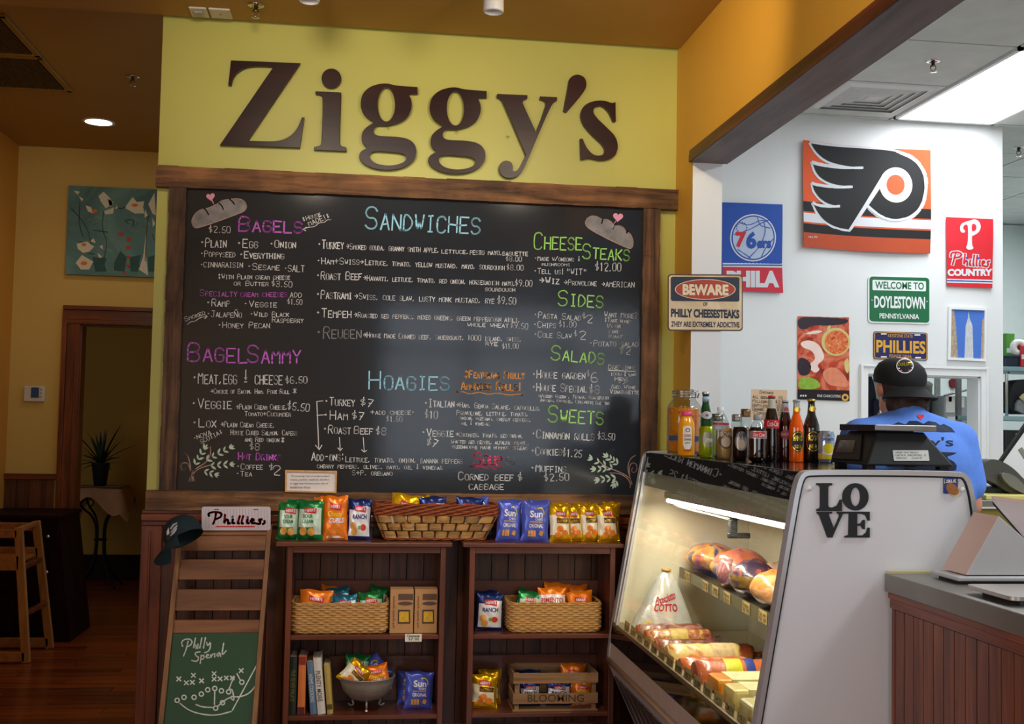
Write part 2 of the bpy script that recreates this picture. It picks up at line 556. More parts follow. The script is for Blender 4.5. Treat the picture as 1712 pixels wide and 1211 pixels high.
fl = struct(MB().box(-3.4, 5.6, YF-.1, 10.6, -.08, -.012), 'floor', mat('subfloor', '2a1408', 0.8))
tops = {}
def piece(name, sx, sy, sz, m, parent, loc, bevel=0.0):
    """one board or tile, its mesh shared by all of the same size"""
    k = (round(sx, 3), round(sy, 3), round(sz, 3), m.name)
    if k not in tops:
        mb = MB(); b = bevel
        if b:
            mb.add([(x*(sx/2-(b if z > 0 and 0 else 0)), y*sy/2, z*sz/2) for z in (-1, 1) for y in (-1, 1) for x in (-1, 1)],
                   [(0, 2, 3, 1), (4, 5, 7, 6), (0, 1, 5, 4), (2, 6, 7, 3), (0, 4, 6, 2), (1, 3, 7, 5)])
            tops[k] = mb.mesh(name, m)
        else:
            tops[k] = mb.box(-sx/2, sx/2, -sy/2, sy/2, -sz/2, sz/2).mesh(name, m)
    o = bpy.data.objects.new(name, tops[k]); COL.objects.link(o)
    o.parent = parent; o.location = loc
    return o
y = 5.02; row = 0
while y < 10.45:
    L = 1.35
    x = -3.3 + (row*0.53) % L - L
    while x < -0.85:
        if x+L > (-2.45 if y < YH else -3.3):
            piece('plank', L-.004, .086, .012, W_FLOOR, fl, (x+L/2, y+.045, -.006))
        x += L
    y += .0905; row += 1
struct(MB().box(-2.42, 1.5, YF, 5.0, -.012, -.001), 'floor', W_FLOOR)
struct(MB().box(1.5, 5.5, YF, 8.8, -.012, -.001), 'floor_kitchen', mat('kitchen_floor_tile', 'b0a898', .5, var=.1))

# walls
wm = struct(MB().box(XL, XR, YW, YW+.15, 0, ZC+.13), 'wall_menu', M_LIME)
struct(MB().box(XL, XR, YW-.004, YW-.0005, .1, 1.02), 'trim_6', W_DARK)
x = XL+.07
while x < XR-.02:
    piece('plank', .071, .012, .96, W_PLANK, wm, (x+.0365, YW-.006, .575)); x += .0745
struct(MB().box(XL-.01, XR, YW-.03, YW, 1.0, 1.02).box(XL-.012, XR, YW-.038, YW, 1.02, 1.05).box(XL-.01, XR, YW-.03, YW, 1.05, 1.066), 'trim_1', W_REDX, bevel=.003)
struct(MB().box(XL-.012, XL+.075, YW-.022, YW+.16, 0, 1.0).box(XL+.02, XL+.03, YW-.026, YW-.02, .15, .98), 'trim_2', W_RED, bevel=.004)
struct(MB().box(XL-.016, XR, YW-.028, YW, 0, .15).box(XL-.016, XR, YW-.04, YW, 0, .03), 'baseboard_menu', W_REDX, bevel=.004)

def two_tone(mb, x0, x1, y0, y1, z0, z1, left, other):
    n = len(mb.f); mb.box(x0, x1, y0, y1, z0, z1, other); mb.m[n+4] = left; return mb
XP = 1.535; YP = 4.731
mb = MB(); two_tone(mb, XR, XP, YP, YW+.15, 0, ZC+.1, 0, 1); two_tone(mb, XR, XP, YF, YP, 2.62, ZC+.1, 0, 1)
struct(mb, 'wall_partition', [M_OCHRE, M_WHITE], fix=False)
zt = at(1400, 50.8, 'x', 1.384).z; zb = at(1400, 79.5, 'x', 1.384).z; xr = at(1400, 148.5, 'z', zb).x
W_BEAMU = wood('wood_beam_underside', '7b605a', '351c1a', 'y', 0.5, grain=9, coat=0.1, var=0.0, bump=.4)
struct(MB().box(1.3845, xr, YF, at(1152, 270, 'x', 1.384).y, zb, zb+.022), 'trim_3', W_BEAMU, bevel=.003)
struct(MB().box(1.384, 1.402, YF, at(1152, 262, 'x', 1.384).y, zb+.0225, zt).box(1.382, 1.3844, YF, at(1152, 262, 'x', 1.384).y, zb+.001, zt-.02), 'trim_5', W_BEAM, bevel=.003)

struct(MB().box(-2.5, XR, YF-.1, 4.95, ZC, ZC+.2), 'ceiling', M_CEIL)
struct(MB().box(-3.4, -.6, 4.95, 10.6, ZH, ZH+.06), 'ceiling_hall', M_CEIL)
ly0, ly1, lz0, lz1 = -1.3, 1.9, .9, 2.6
struct(MB().box(-2.52, -2.42, YF-.1, ly0, 0, ZH).box(-2.52, -2.42, ly1, YH, 0, ZH).box(-2.52, -2.42, ly0, ly1, 0, lz0).box(-2.52, -2.42, ly0, ly1, lz1, ZH), 'wall_left', mat('wall_paint_orange', 'cf8d34', .6, var=.03, vs=2))
wl = thing('added_side_window', None, None, (-2.47, .3, lz0)); wl['kind'] = 'structure'  # unseen window added here to let in the extra side light
mb = MB()
for yy in (ly0, .27, ly1-.06): mb.box(-2.5, -2.4, yy, yy+.06, lz0, lz1)
for zz in (lz0, lz1-.06): mb.box(-2.5, -2.4, ly0, ly1, zz, zz+.06)
mb.build('window_frame', W_DARK, wl, world=True)

# hall wall with its doorway
xo0, xo1 = at(127, 700, 'y', YH).x, -1.05; zo = at(180, 541, 'y', YH).z
wh = struct(MB().box(-2.42, xo0, YH, YH+.12, 0, ZH).box(xo1, -.6, YH, YH+.12, 0, ZH).box(xo0, xo1, YH, YH+.12, zo, ZH), 'wall_hall', M_CREAMY)
zr = at(50, 792, 'y', YH).z
x = -2.42
while x < xo0-.14:
    piece('plank', .079, .012, zr-.18, W_PLANK, wh, (x+.041, YH-.006, .14+(zr-.18)/2)); x += .082
struct(MB().box(-2.42, xo0-.1, YH-.03, YH, zr-.04, zr).box(-2.42, xo0-.1, YH-.022, YH, 0, .14), 'trim_4', W_REDX, bevel=.003)
xc = at(100, 700, 'y', YH).x; ztop = at(180, 513, 'y', YH).z
dr = thing('door_1', None, None, (xo0, YH, 0)); dr['kind'] = 'structure'
mb = MB()
for a, b, t in ((xc, xc+.03, .035), (xc+.03, xo0-.02, .022), (xo0-.02, xo0+.012, .03)):
    mb.box(a, b, YH-t, YH, 0, zo+(xo0-b)*1.0+.0)
mb.build('casing', W_RED, dr, world=True, bevel=.003)
mb = MB()
for a, b, t in ((zo-.012, zo+.02, .03), (zo+.02, ztop-.03, .022), (ztop-.03, ztop, .035)):
    mb.box(xc, xo1+.1, YH-t, YH, a, b)
mb.build('head_casing', W_REDX, dr, world=True, bevel=.003)
MB().box(xo0, xo0+.02, YH, YH+.12, 0, zo).box(xo0, xo1, YH, YH+.12, zo-.02, zo).build('jamb', W_RED, dr, world=True)
# the room beyond
YR = 10.4
M_FARW = mat('wall_paint_far_dimmed', 'a87c20', 0.7, var=.03, vs=2)  # ochre darkened in its colour to stand in for the far room's dimness
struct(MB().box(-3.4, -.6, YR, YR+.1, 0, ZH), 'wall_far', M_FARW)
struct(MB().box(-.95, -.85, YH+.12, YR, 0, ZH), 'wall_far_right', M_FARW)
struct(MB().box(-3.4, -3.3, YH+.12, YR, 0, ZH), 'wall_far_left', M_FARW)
struct(MB().box(-3.3, -.95, YR-.02, YR, 0, .22).box(-3.3, -.95, YR-.028, YR-.02, .19, .22), 'baseboard_far', W_DARK, bevel=.003)

# shop front behind the photographer: wall with a big window
gx0, gx1, gz0, gz1 = .15, 3.0, .9, 2.7
struct(MB().box(-2.5, gx0, YF-.1, YF, 0, ZC+.1).box(gx1, 5.5, YF-.1, YF, 0, ZC+.1).box(gx0, gx1, YF-.1, YF, 0, gz0).box(gx0, gx1, YF-.1, YF, gz1, ZC+.1), 'wall_front', M_OCHRE)
wf = thing('window_1', None, None, (1.5, YF, gz0)); wf['kind'] = 'structure'
mb = MB()
for xx in (gx0, 1.05, 2.05, gx1-.06): mb.box(xx, xx+.06, YF-.08, YF+.02, gz0, gz1)
for zz in (gz0, 2.15, gz1-.06): mb.box(gx0, gx1, YF-.075, YF+.015, zz, zz+.06)
mb.build('window_frame', W_DARK, wf, world=True)
MB().box(gx0, gx1, YF-.04, YF-.034, gz0, gz1).build('pane', glass('window_glass'), wf, world=True)

# kitchen
kx1 = at(1676.5, 400, 'y', YK).x
fx0, fx1, fz0, fz1 = rect(1449, 628, 1638, 800, YK)
struct(MB().box(XP, fx0, YK, YK+.12, 0, ZC).box(fx1, kx1, YK, YK+.12, 0, ZC).box(fx0, fx1, YK, YK+.12, 0, fz0).box(fx0, fx1, YK, YK+.12, fz1, ZC), 'wall_kitchen', M_WHITE)
struct(MB().box(1.44, XP, YW+.15, YB, 0, ZC+.1), 'wall_kitchen_left', M_WHITE)
struct(MB().box(1.44, 5.6, YB, YB+.1, 0, ZC), 'wall_kitchen_back', mat('pale_wall_paint', 'dbe6e2', 0.5, var=0.02))
struct(MB().box(5.5, 5.6, YF, YB, 0, ZC), 'wall_kitchen_right', M_WHITE)
ox0, ox1, oz0, oz1 = rect(1436, 612, 1649, 812, YK)
w2 = thing('window_2', None, None, (fx0, YK, fz0)); w2['kind'] = 'structure'
for a, b, c, d, nm in ((ox0, fx0, oz0, oz1, 'frame_side'), (fx1, ox1, oz0, oz1, 'frame_side'), (fx0, fx1, fz1, oz1, 'frame_head'), (fx0-.02, fx1+.02, oz0, fz0, 'sill')):
    mb = MB().box(a, b, YK-.018, YK, c, d)
    if nm == 'frame_side': mb.box(a+.004, b-.004, YK-.026, YK, c, d) if 0 else mb.box(a if a == ox0 else b-.014, a+.014 if a == ox0 else b, YK-.028, YK, c, d)
    if nm == 'frame_head': mb.box(a-.03, b+.03, YK-.028, YK, d-.014, d)
    mb.build(nm, M_TRIMW, w2, world=True, bevel=.002)
MB().box(fx0, fx0+.008, YK, YK+.12, fz0, fz1).box(fx1-.008, fx1, YK, YK+.12, fz0, fz1).box(fx0, fx1, YK, YK+.12, fz1-.008, fz1).build('jamb', M_TRIMW, w2, world=True)

ck = struct(MB().box(XP, 5.6, YF-.1, YB+.1, ZC+.012, ZC+.1), 'ceiling_kitchen', M_TBAR)
LX, LY = 2.868, 5.86
for i in range(-2, 5):
    for j in range(-6, 5):
        x0 = LX+.61*i; y0 = LY-.61+.61*j
        if i == 0 and j in (0, -1): continue
        if x0 < 1.6: continue
        if i == 0 and j in (-5, -6): continue
        piece('ceiling_tile', .596, .596, .014, M_TILE, ck, (x0+.305, y0+.305, ZC+.003))
def troffer(name, x0, y0, w, l, label):
    t = thing(name, label, 'ceiling light', (x0+w/2, y0+l/2, ZC-.01))
    MB().box(x0, x0+w, y0, y0+.02, ZC-.012, ZC+.01).box(x0, x0+w, y0+l-.02, y0+l, ZC-.012, ZC+.01).box(x0, x0+.02, y0, y0+l, ZC-.012, ZC+.01).box(x0+w-.02, x0+w, y0, y0+l, ZC-.012, ZC+.01).build('frame', M_TRIMW, t, world=True)
    MB().box(x0+.02, x0+w-.02, y0+.02, y0+l-.02, ZC-.006, ZC).build('diffuser', mat('lit_diffuser', 'f6fbff', 0.5, var=0, emit=4.0), t, world=True)
troffer('ceiling_light', LX+.01, LY-1.215, .59, 1.21, 'large bright white fluorescent ceiling panel over the kitchen')
# square air vent
t = thing('air_vent', 'square grey louvred air vent in the white tiled kitchen ceiling', 'vent', (2.5, 5.5, ZC))
vc = (at(1458, 166, 'z', ZC-.01)); 
for k in range(5):
    r = .235-.043*k; q = r-.03
    mb = MB()
    zz = ZC-.016+.002*k
    mb.add([(vc.x+a*r, vc.y+b*r, zz+.014) for a, b in ((-1, -1), (1, -1), (1, 1), (-1, 1))]+[(vc.x+a*q, vc.y+b*q, zz) for a, b in ((-1, -1), (1, -1), (1, 1), (-1, 1))],
           [(0, 1, 5, 4), (1, 2, 6, 5), (2, 3, 7, 6), (3, 0, 4, 7)] if k < 4 else [(0, 1, 5, 4), (1, 2, 6, 5), (2, 3, 7, 6), (3, 0, 4, 7), (4, 5, 6, 7)])
    o = mb.build('louvre' if k else 'frame', M_TRIMW if k == 0 else M_TBAR, t, world=True, fix=False)
MB().box(vc.x-.23, vc.x+.23, vc.y-.23, vc.y+.23, ZC-.003, ZC-.001).build('duct', mat('duct_dark', '1c1c1c', 0.9), t, world=True)
M_CHROME = mat('chrome', 'd0d0d0', 0.18, 1.0, var=0)
def sprinkler(px, py, zc, label):
    p = at(px, py, 'z', zc)
    t = thing('sprinkler_head', label, 'sprinkler', (p.x, p.y, zc))
    MB().lathe([(0, 0), (.036, -.001), (.034, -.006), (.02, -.009), (.018, -.004), (0, -.004)], 20).build('escutcheon', M_CHROME, t)
    MB().lathe([(.008, -.005), (.008, -.022), (.011, -.024), (.011, -.03), (0, -.03)], 12).tube([(-.012, 0, -.025), (-.014, 0, -.04), (0, 0, -.052)], .0022, 6).tube([(.012, 0, -.025), (.014, 0, -.04), (0, 0, -.052)], .0022, 6).build('body', mat('aged_brass', '8c7a5a', 0.35, 1.0, var=0), t)
    MB().lathe([(0, -.052), (.016, -.053), (.017, -.055), (0, -.057)], 14).build('deflector', M_CHROME, t)
sprinkler(222, 128, ZH, 'small dark sprinkler head in the brown hall ceiling')
sprinkler(428, 8, ZC, 'sprinkler head above the lime green sign wall')
sprinkler(1560, 101, ZC, 'chrome sprinkler head in the grey tiled kitchen ceiling')
sprinkler(1703, 246, ZC, 'far sprinkler head at the right edge of the photo')

# hall ceiling: recessed lamp, two grilles
p = at(165, 204, 'z', ZH)
t = thing('recessed_light', 'round recessed downlight glowing in the brown hall ceiling', 'ceiling light', (p.x, p.y, ZH))
MB().lathe([(.082, -.004), (.1, -.006), (.1, 0), (.08, .0)], 32).build('trim_ring', M_TRIMW, t)
MB().lathe([(0, -.002), (.085, -.002)], 32).build('lamp', mat('warm_lamp', 'fff0d0', 0.5, var=0, emit=12.0), t)
spot('hall_downlight', (p.x, p.y, ZH-.02), (p.x, p.y, 0), 10, WARM, 2.3, 1.0, .07)
M_GRL = mat('grille_brown', '5e4318', 0.5, 0.3)
gy = [at(5, 24, 'z', ZH-.01), at(70, 96, 'z', ZH-.01), at(122, 154, 'z', ZH-.01)]
for k, (a, b, lab) in enumerate(((gy[0].y+.02, gy[1].y-.005, 'nearer brown slotted return grille in the hall ceiling'), (gy[1].y+.005, gy[2].y, 'farther brown slotted return grille in the hall ceiling'))):
    xe = gy[1].x
    t = thing('ceiling_grille', lab, 'vent', (xe-.4, (a+b)/2, ZH))
    MB().box(xe-.82, xe, a, a+.03, ZH-.014, ZH).box(xe-.82, xe, b-.03, b, ZH-.014, ZH).box(xe-.03, xe, a, b, ZH-.014, ZH).box(xe-.82, xe-.79, a, b, ZH-.014, ZH).build('frame', mat('grille_frame', '9a7022', 0.45), t, world=True, bevel=.002)
    mb = MB(); q = xe-.785
    while q < xe-.035:
        mb.box(q, q+.006, a+.03, b-.03, ZH-.012, ZH-.002); q += .0125
    mb.build('slats', M_GRL, t, world=True)['kind'] = 'stuff'
    MB().box(xe-.8, xe-.02, a+.01, b-.01, ZH-.002, ZH-.001).build('backing', mat('duct_dark', '1c1c1c', 0.9), t, world=True)

# things on the ceiling at the top edge
for px, py, lab, nm in ((333, 19, 'small square white junction cover left of the other one on the brown ceiling', 'junction_cover'), (369, 21, 'larger blank white cover plate on the brown ceiling above the sign', 'cover_plate')):
    p = at(px, py, 'z', ZC)
    t = thing(nm, lab, 'cover plate', (p.x, p.y, ZC))
    w = .036 if px < 350 else .044
    MB().box(-w, w, -.055, .055, -.008, 0).build('plate', mat('plate_white', 'd8d2c0', 0.4), t, bevel=.002)
    if px < 350: MB().box(-.018, .018, -.03, .03, -.016, -.008).build('sensor', mat('plate_grey', 'a8a8a0', 0.4), t, bevel=.004)
    else: MB().lathe([(0, -.011), (.004, -.011), (.005, -.008)], 10).build('screw', M_CHROME, t)
heads = []
for px, py, lab in ((517, 4, 'left white ceiling spotlight above the big letters'), (825, 22, 'right white ceiling spotlight above the letter g')):
    p = at(px, py, 'z', ZC-.14)
    t = thing('ceiling_spotlight', lab, 'spotlight', (p.x, p.y, ZC))
    MB().lathe([(0, 0), (.05, 0), (.05, -.015), (0, -.015)], 20).lathe([(.008, -.01), (.008, -.05)], 10).build('mount', M_TRIMW, t)
    MB().lathe([(0, -.045), (.03, -.046), (.038, -.055), (.04, -.13), (.037, -.138), (.033, -.135), (.03, -.11), (0, -.11)], 24).build('lamp_can', M_TRIMW, t)
    heads.append(p)
# ------------------------------------------------------------------ big letters on the lime wall
def smc(pts, it=2):
    """corner-keeping smoothing of a closed outline: points with a third value stay sharp"""
    P = [(p[0], p[1], 1 if len(p) > 2 else 0) for p in pts]
    for _ in range(it):
        o = []
        n = len(P)
        for i in range(n):
            a, b, c = P[i-1], P[i], P[(i+1) % n]
            if b[2]: o.append(b)
            else:
                o.append((.25*a[0]+.75*b[0], .25*a[1]+.75*b[1], 0)); o.append((.25*c[0]+.75*b[0], .25*c[1]+.75*b[1], 0))
        P = o
    return [(p[0], p[1]) for p in P]

def solid(mb, contours, F, o0, o1, m=0):
    """cut-out of thickness o0..o1 off the surface"""
    vs, fs = fill(contours)
    mb.add([F(u, v, o1) for u, v in vs], fs, m)
    mb.add([F(u, v, o0) for u, v in vs], [tuple(reversed(f)) for f in fs], m)
    for c in contours:
        n = len(c)
        mb.add([F(u, v, o0) for u, v in c]+[F(u, v, o1) for u, v in c], [(i, (i+1) % n, n+(i+1) % n, n+i) for i in range(n)], m)
    return mb

def crop(ox, oy, k, F):
    return lambda u, v, off=0.0: F(ox+u/k, oy+v/k, off)

M_LET = wood('letter_wood', '3c1c18', '220f0e', 'x', 0.33, grain=9, coat=0.0, var=0.05, bump=0.05, spec=.22)
FL = crop(350, 60, 2.14, PY(YW))
c1 = 1
gz = [(665, 184), (744, 189, 1), (744, 214, 1), (712, 213, 1), (722, 235), (724, 262), (712, 292), (690, 312), (655, 324), (622, 327), (600, 324), (586, 338), (589, 356), (606, 364), (680, 366), (718, 376), (738, 398), (741, 430), (725, 458), (690, 478), (640, 485), (590, 480), (550, 462), (534, 440), (540, 418), (568, 405), (550, 392), (543, 372), (548, 346), (570, 325), (592, 315), (562, 298), (546, 275), (540, 248), (546, 215), (570, 190), (603, 178), (635, 175)]
gh = [ell(633, 251, 31, 61, 32), smc([(573, 442), (574, 424), (592, 416), (640, 419), (690, 424), (706, 436), (700, 455), (668, 467), (630, 469), (592, 461)])]
def sh(c, dx, dy): return [(p[0]+dx, p[1]+dy)+tuple(p[2:]) for p in c]
letters = [
 ('letter_z', [smc([(80, 94, 1), (327, 104, 1), (140, 380, 1), (220, 383), (262, 379), (297, 360), (320, 330), (332, 296, 1), (341, 297, 1), (325, 405, 1), (40, 396, 1), (231, 117, 1), (170, 114), (128, 120), (100, 138), (86, 160), (81, 183, 1), (70, 182, 1)])], 'large brown wooden capital letter Z on the lime wall', None),
 ('letter_i', [smc([(380, 204, 1), (472, 208, 1), (466, 385), (470, 399), (490, 403, 1), (491, 417, 1), (375, 412, 1), (376, 402, 1), (398, 398), (402, 385), (407, 228), (400, 216), (381, 214, 1)])], 'brown wooden letter i with a round dot beside the capital Z', ell(437, 158, 35, 35)),
 ('letter_g', [smc(gz)]+gh, 'brown wooden letter g right after the letter i', None),
 ('letter_g', [smc(sh(gz, 246, 14))]+[sh(h, 246, 14) for h in gh], 'brown wooden letter g just before the letter y', None),
 ('letter_y', [smc([(1028, 213, 1), (1135, 218, 1), (1135, 229, 1), (1117, 238), (1122, 255), (1166, 350, 1), (1203, 250), (1200, 238), (1180, 232, 1), (1180, 222, 1), (1241, 225, 1), (1241, 236, 1), (1222, 246), (1140, 440), (1118, 490), (1096, 509), (1070, 515), (1045, 506), (1033, 486), (1036, 462), (1056, 449), (1078, 455), (1084, 474), (1082, 488), (1095, 490), (1108, 475), (1130, 430, 1), (1050, 245), (1042, 232), (1028, 225, 1)])], 'brown wooden letter y with its tail near the board frame', None),
 ('apostrophe', [smc([(1281, 180), (1283, 160), (1300, 146), (1320, 144), (1340, 155), (1347, 178), (1340, 203), (1275, 278, 1), (1264, 273, 1)])], 'brown wooden apostrophe shaped like a teardrop', None),
 ('letter_s', [smc([(1385, 236), (1415, 238), (1437, 247), (1449, 242, 1), (1450, 311, 1), (1440, 311, 1), (1425, 275), (1400, 253), (1375, 258), (1368, 275), (1378, 295), (1420, 335), (1450, 365), (1459, 400), (1450, 430), (1425, 447), (1390, 450), (1355, 440), (1335, 446, 1), (1325, 446, 1), (1323, 373, 1), (1332, 373, 1), (1345, 405), (1370, 432), (1400, 434), (1412, 418), (1405, 395), (1375, 368), (1338, 330), (1323, 295), (1328, 265), (1350, 245)])], 'brown wooden letter s at the right end of the row', None)]
for nm, cs, lab, dot in letters:
    cxm = sum(p[0] for p in cs[0])/len(cs[0]); bot = max(p[1] for p in cs[0])
    p = FL(cxm, bot, 0)
    t = thing(nm, lab, 'letter', p, group=None)
    solid(MB(), cs, FL, .006, .026).build('stroke', M_LET, t, world=True, bevel=.0015)
    if dot: solid(MB(), [dot], FL, .006, .026).build('dot', M_LET, t, world=True, bevel=.0015)
    MB().add([], []).lathe([(.006, 0), (.006, .007)], 8, M=Matrix.Translation(FL(cs[0][0][0]*.5+cxm*.5, (cs[0][0][1]+bot)/2, .007)) @ Matrix.Rotation(-PI/2, 4, 'X')).build('standoff', M_CHROME, t, world=True)

# ------------------------------------------------------------------ chalk menu board
bx0 = at(281, 400, 'y', YW).x+.008
board = thing('menu_board', 'large black chalkboard menu in a rough reclaimed wood frame', 'menu board', (.25, YW, 1.06))
MB().box(-.80, 1.27, YW-.02, YW, 1.12, 2.47).build('chalkboard', mat('chalkboard', '282d33', 0.1, var=0.12, vs=2.5, bump=0.02, bs=30, spec=0.42), board, world=True)
mb = MB()
def plank_board(x0, x1, z0, z1, y0, y1, ax):
    mb = MB(); n = 24
    for i in range(n):
        a, b = i/n, (i+1)/n
        r = [rnd.uniform(-.0016, .0016) for _ in range(4)]
        if ax == 'x': mb.box(x0+(x1-x0)*a, x0+(x1-x0)*b, y0+r[0]*.6, y1, z0+r[1], z1+r[2])
        else: mb.box(x0+r[1], x1+r[2], y0+r[0]*.6, y1, z0+(z1-z0)*a, z0+(z1-z0)*b)
    return mb
plank_board(XL, XR, 2.446, 2.538, YW-.045, YW, 'x').build('frame_board', W_OLDX, board, world=True)
plank_board(XL+.005, XR, 1.066, 1.150, YW-.045, YW, 'x').build('frame_board', W_OLDX, board, world=True)
plank_board(at(280, 400, 'y', YW-.04).x, -.772, 1.150, 2.446, YW-.04, YW, 'z').build('frame_board', W_OLDZ, board, world=True)
plank_board(1.243, at(1103, 450, 'y', YW-.04).x, 1.150, 2.446, YW-.04, YW, 'z').build('frame_board', W_OLDZ, board, world=True)

def chalkmat(name, c):
    m, nt, b = newmat(name); L = nt.links
    tc = node(nt, 'ShaderNodeTexCoord')
    n = node(nt, 'ShaderNodeTexNoise', i_Scale=260.0, i_Detail=2.0)
    n2 = node(nt, 'ShaderNodeTexNoise', i_Scale=9.0, i_Detail=2.0)
    L.new(tc.outputs['Object'], n.inputs['Vector']); L.new(tc.outputs['Object'], n2.inputs['Vector'])
    ad = node(nt, 'ShaderNodeMath', operation='ADD'); L.new(n.outputs[0], ad.inputs[0]); L.new(n2.outputs[0], ad.inputs[1])
    mr = node(nt, 'ShaderNodeMapRange'); mr.inputs[1].default_value = .7; mr.inputs[2].default_value = 1.15
    L.new(ad.outputs[0], mr.inputs[0])
    mx = node(nt, 'ShaderNodeMix', data_type='RGBA'); cc = lin(c)
    mx.inputs[6].default_value = tuple(v*.8+.02 for v in cc[:3])+(1,); mx.inputs[7].default_value = cc
    L.new(mr.outputs[0], mx.inputs[0]); L.new(mx.outputs[2], b.inputs['Base Color'])
    b.inputs['Roughness'].default_value = .9; b.inputs['Specular IOR Level'].default_value = .1
    return m
CH = {k: chalkmat('chalk_'+k, c) for k, c in dict(white='e6e6e4', purple='cc6cd4', blue='a4def2', green='b2ef7c', orange='f0a050', pink='ff5a80', leaf='c3d6bd', brown='c9a494', grey='8e8c8c', rose='f3a6bf').items()}
FB = PY(YW-.021)
def chalk_part(name, colour, items, k, ox, oy, w=2.0, extra=None):
    """items: (string, x0, y0, x1, y1, cap height) in the units of a magnified piece of the board"""
    F = crop(ox, oy, k, FB)
    for it in items:
        MB().strokes(chalk(*it), w*k*(1.15 if it[5]/k > 11 else .78), F, .0012+rnd.random()*.0003).build(name, CH[colour], board, world=True, fix=False)
    for ln in (extra or []): MB().strokes([ln], w*k, F, .001).build('chalk_line', CH[colour], board, world=True, fix=False)

k, ox, oy = 4.659, 300, 310
chalk_part('menu_heading', 'purple', [('Bagels', 462, 355, 945, 372, 112)], k, ox, oy, 2.3)
chalk_part('menu_heading', 'purple', [('Specialty', 160, 862, 445, 868, 48), ('cream cheeses', 478, 868, 835, 870, 44)], k, ox, oy, 1.4)
chalk_part('menu_text', 'white', [('$2.50', 228, 368, 396, 372, 50), ('*House', 962, 282, 1100, 238, 32), ('MADE!*', 1012, 318, 1172, 250, 36),
 ('~Plain', 165, 480, 362, 484, 70), ('~Egg', 450, 484, 606, 488, 66), ('~Onion', 705, 484, 902, 488, 58),
 ('~Poppyseed', 165, 556, 432, 560, 48), ('~Everything', 470, 566, 812, 574, 52), ('~CINNARAISIN', 165, 636, 492, 642, 38), ('~Sesame', 530, 656, 776, 662, 50), ('~SALT', 818, 672, 972, 676, 50),
 ('*With Plain cream cheese', 300, 728, 858, 735, 38), ('or Butter', 425, 780, 690, 784, 36), ('$3.50', 716, 786, 876, 796, 44),
 ('add', 862, 872, 948, 875, 50), ('$1.50', 840, 926, 955, 930, 40), ('~Ramp', 212, 942, 388, 944, 56), ('~Veggie', 502, 945, 756, 950, 46),
 ('Smoked', 45, 1060, 200, 1005, 34), ('~Jalape^o', 215, 1025, 482, 1030, 48), ('~Wild Black', 552, 1022, 850, 1024, 38), ('Raspberry', 722, 1068, 962, 1072, 40), ('~Honey Pecan', 300, 1112, 700, 1112, 46)], k, ox, oy, 1.25,
 [smooth([(962, 342), (1010, 325), (1050, 325), (1090, 290), (1130, 290), (1150, 268), (1182, 268)]), [(990, 325), (962, 342), (985, 355)], smooth([(60, 1085), (90, 1060), (120, 1062), (160, 1030), (218, 1022)]), [(200, 1010), (218, 1022), (198, 1038)]])
k, ox, oy = 4.485, 300, 560
chalk_part('menu_heading', 'purple', [('Bagel', 62, 202, 498, 208, 140), ('Sammy', 512, 208, 900, 212, 128)], k, ox, oy, 2.2)
chalk_part('menu_heading', 'purple', [('Hot Drinks', 442, 938, 752, 942, 54)], k, ox, oy, 1.5)
chalk_part('menu_text', 'white', [('~Meat,egg & cheese', 100, 366, 768, 372, 90), ('$6.50', 795, 368, 958, 362, 50), ('>Choice of Bacon, Ham, Pork Roll', 236, 440, 822, 442, 34), ('*', 842, 440, 888, 440, 40),
 ('~Veggie', 92, 552, 386, 554, 74), ('>Plain Cream Cheese,', 425, 558, 806, 562, 38), ('$5.50', 808, 560, 972, 576, 56), ('Tomato+Cucumber', 490, 608, 832, 612, 34),
 ('~Lox', 98, 690, 270, 692, 62), ('>Plain Cream Cheese,', 310, 690, 712, 696, 38), ('House Cured Salmon, Capers', 385, 750, 880, 754, 38), ('and Red onion', 492, 800, 745, 804, 34), ('*', 755, 808, 795, 808, 40), ('$8', 524, 862, 598, 866, 50),
 ('~NOVA', 112, 792, 240, 745, 30), ('SCOTIA*', 165, 818, 325, 738, 30), ('~Coffee', 430, 1008, 622, 1010, 42), ('~Tea', 425, 1058, 540, 1060, 36), ('$', 668, 1012, 706, 1016, 44), ('2', 700, 1052, 752, 1056, 72),
 ('~Turkey', 1090, 528, 1310, 534, 60), ('$7', 1352, 530, 1446, 545, 56), ('~Ham', 1080, 634, 1256, 638, 66), ('$7', 1290, 632, 1380, 640, 56), ('~Roast', 1078, 738, 1280, 744, 62), ('Beef', 1310, 742, 1446, 746, 56),
 ('Add-ons:', 992, 942, 1232, 946, 62)], k, ox, oy, 1.25,
 [[(1076, 495), (1030, 500), (1045, 855)], [(1030, 604), (1094, 600)], [(1020, 828), (1048, 862), (1068, 828)], [(1200, 770), (1206, 868)], [(1188, 848), (1206, 870), (1222, 850)], [(1378, 770), (1386, 878)], [(1366, 862), (1386, 880), (1404, 866)]])
k, ox, oy = 4.326, 520, 320
chalk_part('menu_heading', 'blue', [('Sandwiches', 392, 270, 1210, 312, 155)], k, ox, oy, 2.3)
